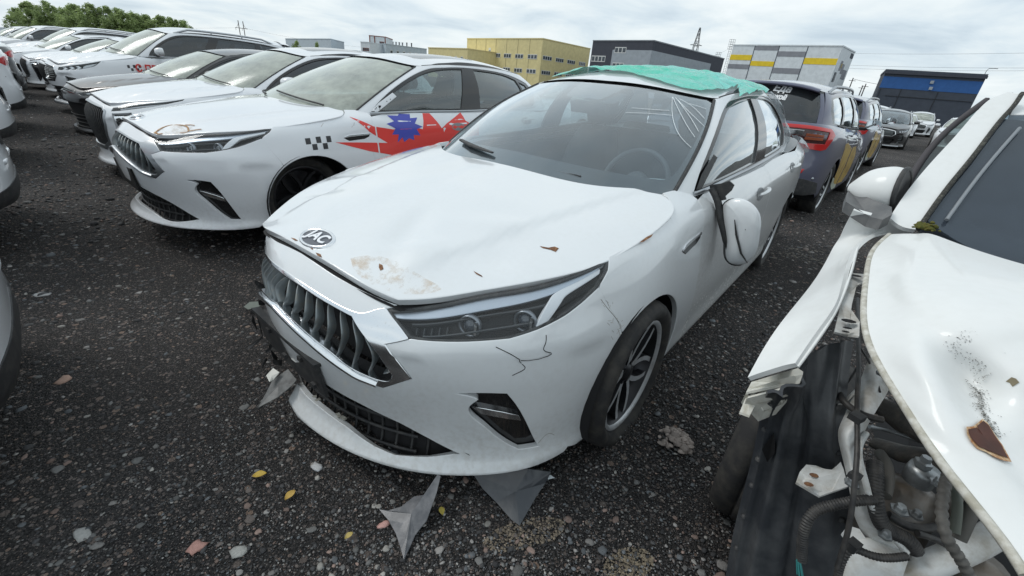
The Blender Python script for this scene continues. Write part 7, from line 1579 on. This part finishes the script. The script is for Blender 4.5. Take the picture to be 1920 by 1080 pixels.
def on_wall(e, a, b_, f0, f1, z0, z1, m_, name, proud=.08, parent=None):
    d = b_ - a; n = Vector((d.y, -d.x)).normalized(); p = a + d * f0; q = a + d * f1; m = MB()
    m.slab([(p.x, p.y, z0), (q.x, q.y, z0), (q.x, q.y, z1), (p.x, p.y, z1)], (n.x, n.y, 0), proud)
    o_ = m.build(name, m_, parent or e)
    if not parent: o_.matrix_parent_inverse = Matrix.Translation(-e.location)
    return o_
FRW = mat('window_frame_white', (.62, .63, .62), .6); PANE = mat('window_pane', (.05, .065, .08), .15, coat=.3)
def window(e, a, b_, f0, f1, z0, z1, n_=3, fm=FRW):
    f = on_wall(e, a, b_, f0, f1, z0, z1, fm, 'window', .06)
    g_ = (f1 - f0) / n_
    for i in range(n_): on_wall(e, a, b_, f0 + g_ * (i + .12), f0 + g_ * (i + .88), z0 + .14 * (z1 - z0), z1 - .14 * (z1 - z0), PANE, 'pane', .09, f)
def gpx(L_): return L_
Y1 = wallm('yellow_cladding', (.74, .64, .33)); DG = wallm('dark_cladding', (.060, .066, .085)); LG = wallm('light_grey_cladding', (.36, .40, .44)); WHB = wallm('white_panel', (.72, .77, .80)); BLW = wallm('pale_blue_wall', (.50, .57, .62)); YEL = wallm('bright_yellow_panel', (.85, .62, .04)); GRP = wallm('grey_panel', (.27, .28, .31)); BLU = wallm('blue_panel', (.035, .12, .34)); DKG = wallm('charcoal_cladding', (.060, .072, .095)); BRW = mat('brown_red_trim', (.22, .07, .05), .7)
ye, yc = building('factory_building', 'long yellow two-storey factory building behind the roof of the main car', [(-22.18, 160.91, 12), (2.15, 135.74, 12), (17.74, 155.58, 12)], 12, Y1)
for f0, f1 in ((.41, .495), (.544, .637), (.69, .79), (.845, .955)):
    for z0, z1 in ((7.0, 8.2), (3.3, 4.5)): window(ye, yc[0], yc[1], f0, f1, z0, z1)
window(ye, yc[0], yc[1], .33, .36, 4.4, 9.6, 1)
for f0, f1 in ((.03, .20), (.28, .44), (.52, .69), (.78, .93)):
    for z0, z1 in ((7.0, 8.1), (3.3, 4.4)): window(ye, yc[1], yc[2], f0, f1, z0, z1, 4)
for k in range(1, 7): on_wall(ye, yc[0], yc[1], k / 7 - .003, k / 7 + .003, 0, 12, wallm('yellow_joint', (.42, .36, .19)), 'joint', .03)
y2, yc2 = building('annex_building', 'low yellow annex left of the tall yellow factory', [(-34.25, 157.38, 8.2), (-19.35, 142.21, 8.2)], 8.2, Y1)
for k in range(6): window(y2, yc2[0], yc2[1], .12 + k * .145, .12 + k * .145 + .05, 4.6, 6.2, 1)
ge, gc = building('warehouse', 'dark grey warehouse with light grey panels and white framed windows', [(15.06, 128.60, 12), (27.43, 115.12, 12), (56.83, 147.00, 12)], 12, DG, roofm=wallm('roof_edge_grey', (.25, .27, .30)))
on_wall(ge, gc[0], gc[1], .376, 1.0, 0, 10.1, LG, 'grey_cladding', .05); on_wall(ge, gc[1], gc[2], 0, .80, 0, 10.1, LG, 'grey_cladding', .05)
window(ge, gc[0], gc[1], .02, .27, 7.3, 8.7, 4)
for z0, z1 in ((9.4, 10.7), (6.0, 7.3)): window(ge, gc[0], gc[1], .41, .60, z0, z1, 3)
pe, pc3 = building('panel_building', 'white box building with yellow and grey stripes on the right', [(51.33, 129.23, 14), (68.26, 111.73, 14), (77.50, 121.22, 14)], 14, WHB)
for f0, f1, z0, z1, m_ in ((0, .228, 10.7, 11.9, YEL), (0, .228, 8.7, 9.75, GRP), (.228, .463, 13.0, 13.9, GRP), (.228, .463, 9.5, 10.6, YEL), (.463, .72, 11.75, 12.85, GRP), (.463, .72, 8.1, 9.3, GRP), (.72, 1, 10.3, 11.6, YEL), (.6, .8, 5.9, 6.6, YEL)): on_wall(pe, pc3[0], pc3[1], f0, f1, z0, z1, m_, 'stripe_panel', .05)
for f0 in (.228, .463, .72): on_wall(pe, pc3[0], pc3[1], f0 - .003, f0 + .003, 0, 14, DKG, 'joint', .07)
for f0, f1, z0, z1, m_ in ((.28, .42, 9.5, 11.5, GRP), (.45, .6, 9, 11, GRP), (.62, .9, 8, 10, GRP), (.75, .98, 12.6, 13.6, DKG), (.35, .42, 10, 11, YEL), (.1, .25, 7, 9, PANE), (.6, .8, 5.5, 6.5, YEL)): on_wall(pe, pc3[1], pc3[2], f0, f1, z0, z1, m_, 'stripe_panel', .05)
be, bc = building('blue_band_building', 'charcoal building with a wide blue band at far right', [(80.12, 112.18, 10), (94.21, 102.91, 10)], 10, DKG, parapet=.5)
on_wall(be, bc[0], bc[1], .0, 1.0, 6.7, 9.05, BLU, 'blue_band', .05); on_wall(be, bc[0], bc[1], -.01, 1.01, 9.6, 10.1, DG, 'cornice', .4)
for z0 in (8.1, 6.9): on_wall(be, bc[0], bc[1], .50 + (8.1 - z0) * .012, .535 + (8.1 - z0) * .012, z0, z0 + .6, LG, 'wall_lamp', .3)
for f0 in (.02, .24, .62): on_wall(be, bc[0], bc[1], f0, f0 + .006, 0, 6.6, mat('seam_dark', (.03, .032, .036), .8), 'joint', .08)
on_wall(be, bc[0], bc[1], .10, .98, 5.1, 5.2, mat('seam_dark', (.03, .032, .036), .8), 'joint', .1)
de, dc = building('far_hall', 'pale blue-white hall far off behind the taxis', [(-123.55, 240.01, 10), (-84.17, 200.50, 10), (-85.93, 218.92, 10)], 10, BLW)
we, wc2 = building('white_tower_block', 'white block with red-brown edges beside chimneys', [(-64.84, 191.01, 12), (-58.46, 191.42, 12)], 12, WHB, roofm=BRW, back=12)
for f0 in (0.0, .30, .94): on_wall(we, wc2[0], wc2[1], f0, f0 + .06, 0, 12, BRW, 'red_edge', .1)
for z0 in (9.0, 5.2): window(we, wc2[0], wc2[1], .62, .9, z0, z0 + 1.4, 2, BRW)
w3, wc3 = building('white_annex', 'low white wing left of the white block with red edges', [(-63.13, 176.36, 8.9), (-59.05, 174.11, 8.9)], 8.9, WHB, back=10); window(w3, wc3[0], wc3[1], .2, .9, 6.2, 7.2, 3, BRW)
w4, wc4 = building('white_plant_wing', 'long low white plant wing right of the white block', [(-54.24, 177.25, 9), (-41.33, 187.05, 9)], 9.0, BLW, back=10)
for k in range(6): window(w4, wc4[0], wc4[1], .1 + k * .15, .16 + k * .15, 5.6, 7.4, 1)
w5, wc5 = building('distant_grey_hall', 'distant grey-blue hall at the far left edge', [(-721.97, 618.61, 4), (-295.53, 269.66, 4)], 4, BLW, back=10)
w6, wc6 = building('far_low_building', 'long low pale building far behind the cars in the middle', [(-79.15, 198.22, 6.5), (-71.09, 200.39, 6.5)], 6.5, BLW, back=10)
def stack_pipe(p, z0, z1, r, m_, nm, lab, cat, n=1, gap=.8, grp=None):
    for k in range(n):
        lab2 = ['leftmost', 'second', 'third', 'rightmost'][k if n == 4 else 3 * k] + ' ' + lab
        m = MB(); q = (p[0] + k * gap, p[1]); m.tube([(q[0], q[1], z0), (q[0], q[1], z1)], r, 8); m.tube([(q[0], q[1], z1), (q[0], q[1], z1 + .25)], r * 1.25, 8); o_ = m.build(nm, m_, None); tag(o_, lab2, cat, grp)
stack_pipe((-70.30, 241.72, 10), 7, 13.0, .35, mat('flue_metal', (.30, .31, .32), .5, metal=.5), 'chimney_pipe', 'grey metal flue on the plant roof beside the white block', 'chimney', 4, 1.6, 'grey flues on the plant roof')
stack_pipe((-59.45, 226.97, 10), 7, 12.4, .28, mat('flue_dark', (.09, .09, .09), .7), 'chimney_pipe', 'thin dark flue on the plant roof right of the grey flues', 'chimney', 2, 2.2, 'dark flues on the plant roof')
# roof ladders with hoops
def ladder(p, z0, z1, lab):
    m = MB(); x, y, _z = p
    for dx in (-.3, .3): m.tube([(x + dx, y, z0), (x + dx, y, z1)], .04, 5)
    for k in range(int((z1 - z0) / .4)): m.tube([(x - .3, y, z0 + .4 * k), (x + .3, y, z0 + .4 * k)], .03, 4)
    for k in range(5):
        zz = z1 - .1 - .55 * k; m.tube([(x + .75 * math.cos(a), y + .75 * math.sin(a), zz) for a in np.linspace(math.pi, 2 * math.pi, 9)], .035, 4)
    for a in (math.pi, 1.25 * math.pi, 1.5 * math.pi, 1.75 * math.pi, 2 * math.pi): m.tube([(x + .75 * math.cos(a), y + .75 * math.sin(a), z1), (x + .75 * math.cos(a), y + .75 * math.sin(a), z1 - 2.3)], .03, 4)
    o_ = m.build('roof_ladder', mat('ladder_steel', (.20, .21, .22), .5, metal=.5), None); tag(o_, lab, 'ladder')
ladder((51.90, 132.00, 14.6), 6, 15.6, 'caged steel ladder on the left edge of the striped building'); ladder((54.37, 146.08, 12.6), 5, 13.6, 'caged steel ladder at the far end of the dark warehouse')
# power line mast, H-pole, poles and wires
STEEL = mat('mast_steel', (.12, .125, .13), .6, metal=.3)
def pylon(p, H, w):
    m = MB(); x, y = p[0], p[1]
    lev = [0, .35, .6, .75, .86, .95, 1.0]; hw = [w * (1 - .93 * l) for l in lev]
    for i in range(len(lev) - 1):
        for (sx, sy) in ((-1, -1), (1, -1), (1, 1), (-1, 1)):
            a = (x + sx * hw[i], y + sy * hw[i], H * lev[i]); b_ = (x + sx * hw[i + 1], y + sy * hw[i + 1], H * lev[i + 1]); m.tube([a, b_], .17, 4)
            sx2, sy2 = (sy * -1, sx) ; c_ = (x + sx2 * hw[i + 1], y + sy2 * hw[i + 1], H * lev[i + 1]); m.tube([a, c_], .11, 4); m.tube([b_, c_], .09, 4)
    for l, ww in ((.62, 5.5), (.76, 3.8)):
        for s_ in (-1, 1): m.tube([(x, y, H * l + 1.0), (x + s_ * ww, y, H * l)], .12, 4); m.tube([(x, y, H * l), (x + s_ * ww, y, H * l)], .12, 4)
    o_ = m.build('power_pylon', STEEL, None); tag(o_, 'lattice steel power pylon rising behind the dark warehouse', 'pylon')
pp = (102.00, 315.06, 40); pylon(pp, 40, 4.2)
hp1 = (-183.80, 302.14, 20); hp2 = (-184.17, 307.63, 20)
m = MB()
for q in (hp1, hp2): m.tube([(q[0], q[1], 0), (q[0], q[1], 20)], .22, 6)
m.tube([(hp1[0] - 2.4, hp1[1], 16), (hp2[0] + 2.4, hp2[1], 16.0)], .14, 5)
for dx in (-2.2, 2.2): m.tube([((hp1[0] if dx < 0 else hp2[0]) + dx, hp1[1], 16), ((hp1[0] if dx < 0 else hp2[0]) + dx, hp1[1], 14.6)], .10, 5)
for q, s_ in ((hp1, -1), (hp2, 1)): m.tube([(q[0], q[1], 18.5), (q[0] + s_ * 1.6, q[1], 16)], .08, 4)
tag(m.build('power_pole', mat('tarred_wood', (.07, .05, .045), .9), None), 'double wooden H-frame power pole far left of the halls', 'pole')
def pole(p, H, lab):
    m = MB(); m.tube([(p[0], p[1], 0), (p[0], p[1], H)], [.16, .10], 6); m.box((p[0], p[1], H - .6), (1.6, .1, .1)); tag(m.build('utility_pole', mat('tarred_wood', (.07, .05, .045), .9), None), lab, 'pole')
pole((77.38, 118.10, 8.5), 8.5, 'short wooden pole just right of the striped building'); pole((80.74, 117.83, 7.5), 7.5, 'wooden pole left of the blue band building'); pole((81.54, 119.89, 7.2), 7.2, 'leaning wooden pole between the grey crossovers and the blue band building')
def wire(a, b_, sag, lab, grp='overhead wires'):
    a = np.array(a); b_ = np.array(b_); m = MB(); m.tube([tuple(a + (b_ - a) * f - [0, 0, sag * 4 * f * (1 - f)]) for f in np.linspace(0, 1, 24)], .035, 4, caps=False); tag(m.build('power_wire', STEEL, None), lab, 'wire', grp)
wire((150.51, 240.32, 26), (188.83, 165.61, 26), .6, 'highest thin power wire crossing the sky at right', 'thin wires crossing the sky at right'); wire((143.76, 226.40, 20), (177.83, 153.37, 20), .6, 'middle power wire crossing the sky at right, upper of a close pair', 'thin wires crossing the sky at right'); wire((146.47, 229.82, 19), (175.19, 150.68, 19), .6, 'lower power wire of the close pair crossing the sky at right', 'thin wires crossing the sky at right')
wire((76.63, 116.82, 8.2), (100.72, 131.02, 8.2), .3, 'thin wire from the short pole toward the blue band building'); wire((pp[0] + 5.5, pp[1], 24.8), (99.82, 251.31, 26), 2.0, 'wire hanging from the right arm of the lattice pylon'); wire((pp[0] - 5.5, pp[1], 24.8), (73.29, 305.40, 26), 2.0, 'wire hanging from the left arm of the lattice pylon')
wire((-1761.56, 1572.29, 14), (-180.97, 299.48, 16), 2.0, 'thin wire between the trees and the H-frame pole'); wire((-178.99, 297.86, 16), (-121.82, 367.01, 14), 1.5, 'thin wire from the H-frame pole toward the white block')
m = MB(); lp = (102.60, 112.84, 11); m.tube([(lp[0], lp[1], 9), (lp[0], lp[1], 12.0), (lp[0] + .3, lp[1], 12.5), (lp[0] + 1.6, lp[1], 12.6)], .06, 5); m.box((lp[0] + 1.9, lp[1], 12.6), (.6, .2, .1)); tag(m.build('street_lamp', STEEL, None), 'bent lamp arm above the right end of the blue band building', 'lamp')
# ---------------- trees
LEAF = bpy.data.materials.new('foliage'); LEAF.use_nodes = True
_t = LEAF.node_tree; _p = _t.nodes['Principled BSDF']; _a = N(_t, 'ShaderNodeVertexColor'); _a.layer_name = 'tint'; _t.links.new(_a.outputs[0], _p.inputs['Base Color']); _p.inputs['Roughness'].default_value = .65
_tr = N(_t, 'ShaderNodeBsdfTranslucent'); _t.links.new(_a.outputs[0], _tr.inputs[0]); _mx = N(_t, 'ShaderNodeMixShader'); _mx.inputs[0].default_value = .45; _o = [n_ for n_ in _t.nodes if n_.type == 'OUTPUT_MATERIAL'][0]; _t.links.new(_p.outputs[0], _mx.inputs[1]); _t.links.new(_tr.outputs[0], _mx.inputs[2]); _t.links.new(_mx.outputs[0], _o.inputs[0])
BARK = mat('bark', (.14, .12, .10), .9, noise=(3, (.28, .27, .25), .5, .7))
def crown_mesh(seed, h, w, n=9000, col=((.050, .080, .030), (.13, .18, .06)), leaf=.15, base=.05):
    r_ = np.random.RandomState(seed); nb = 110
    f = r_.uniform(0, 1, nb); prof = np.sin(np.clip(f * .90 + .10, 0, 1) * math.pi) ** .5 * (1 - .42 * f) * 1.15
    a = r_.uniform(0, 6.28, nb); rad = w * prof * r_.uniform(.15, .95, nb); bx_ = rad * np.cos(a); by_ = rad * np.sin(a); bz_ = h * (base + (.96 - base) * f)
    br = w * r_.uniform(.12, .27, nb) * (1 - .35 * f)
    k = r_.randint(0, nb, n); d = r_.normal(0, 1, (n, 3)); d /= np.linalg.norm(d, axis=1, keepdims=True); q = r_.uniform(.05, 1.25, (n, 1)) ** .6
    C = np.stack([bx_[k], by_[k], bz_[k]], 1) + d * q * (br[k][:, None]) * [1, 1, 1.7] * (h / 10)
    t1 = r_.normal(0, 1, (n, 3)); t1 /= np.linalg.norm(t1, axis=1, keepdims=True); t2 = np.cross(t1, r_.normal(0, 1, (n, 3))); t2 /= np.linalg.norm(t2, axis=1, keepdims=True)
    s_ = leaf * r_.uniform(.5, 1.3, (n, 1)); V = np.stack([C + t1 * s_, C + t2 * s_ * .6, C - t1 * s_, C - t2 * s_ * .6], 1).reshape(-1, 3)
    T = np.arange(n * 4).reshape(-1, 4); mixv = np.clip(r_.uniform(0, 1, nb)[k] * .75 + r_.uniform(0, .35, n), 0, 1)[:, None]
    c = np.array(col[0]) * (1 - mixv) + np.array(col[1]) * mixv
    o_ = fast_mesh('crown', V, T, LEAF, None, np.repeat(c, 4, 0)); return o_
protos = []
def tree(p, h, w, lab, grp, v, cols=None, nm='tree', leaf=.17, base=.14):
    key = (v, nm); e = empty(nm, (p[0], p[1], 0), rng.uniform(0, 6.28), lab, 'tree' if nm == 'tree' else 'bush', grp)
    for k, a in protos:
        if k == key: c = a.copy(); COL.objects.link(c); break
    else:
        c = crown_mesh(v, 10, 3.0 if nm == 'tree' else 5.5, leaf=leaf, base=base, **({'col': cols} if cols else {})); protos.append((key, c))
    c.parent = e; c.scale = (w / (3.0 if nm == 'tree' else 5.5), w / (3.0 if nm == 'tree' else 5.5), h / 10)
    m = MB(); m.tube([(0, 0, 0), (.1, 0, h * .35), (-.05, .1, h * .65), (.05, 0, h * .9)], [.022 * h, .016 * h, .010 * h, .004 * h], 7)
    for k in range(6):
        a = k * 1.1 + v; z = h * (.28 + .09 * k); m.tube([(.05, 0, z), (.05 + w * .35 * math.cos(a), w * .35 * math.sin(a), z + h * .09), (w * .6 * math.cos(a), w * .6 * math.sin(a), z + h * .15)], [.008 * h, .005 * h, .002 * h], 5)
    m.build('trunk', BARK, e)
    return e
G1 = ((.19, .26, .11), (.42, .52, .22)); G2 = ((.22, .28, .11), (.44, .48, .19))
TP = [(-222.37, 206.98, 10), (-184.81, 177.26, 11), (-175.40, 174.37, 11.5), (-181.79, 185.76, 10.5), (-162.36, 171.37, 11), (-147.96, 161.62, 11), (-145.51, 164.79, 11), (-137.93, 160.90, 10.5), (-139.05, 167.98, 10.2), (-137.79, 172.25, 10), (-131.81, 170.92, 10), (-127.08, 170.06, 9.8), (-124.35, 171.82, 9.4)]
TL = ['tallest dark leafy tree at the left end of the tree line', 'tall full tree second from the left end of the tree line', 'tall bushy tree third from the left end', 'tree with a dip in its crown left of the middle', 'round-topped tree left of the middle of the line', 'dense tree in the middle of the line', 'dense tree just right of the middle of the line', 'lower dark tree right of the middle', 'sloping tree toward the right end', 'dense lower tree fourth from the right end', 'green tree third from the right end', 'green tree second from the right end', 'yellowish tree closing the right end of the tree line']
for k, (p, lab) in enumerate(zip(TP, TL)): tree(p, p[2] * 1.07 + .3, 5.8 + .7 * math.sin(k * 2.1), lab, 'trees beyond the parking lot', k % 5, G1 if k < 12 else G2)
TQ = [(-243.62, 228.45, 5), (-225.11, 218.03, 5), (-208.23, 208.52, 5), (-181.03, 197.98, 5), (-141.02, 166.65, 5), (-112.02, 143.95, 5)]
for k, p in enumerate(TQ): tree(p, p[2] + .2, 5.0, ['light green bush under the left end of the tree line', 'light green bush under the tall left trees', 'low bush in front of the dip in the tree line', 'low bush in front of the middle trees', 'low bush right of the middle of the tree line', 'low bush near the right end of the tree line'][k], 'bushes under the tree line', 20 + k % 2, G2, 'bush', base=.02)
for q, h_, lab in (((-79.95, 162.25, 7), 7, 'small pointed tree in front of the far pale hall, left one'), ((-67.97, 151.31, 7), 6.8, 'narrow small tree in front of the far pale hall, right one')): tree(q, h_, 2.1 if h_ == 7 else 1.3, lab, 'small trees before the far hall', 3, G1)
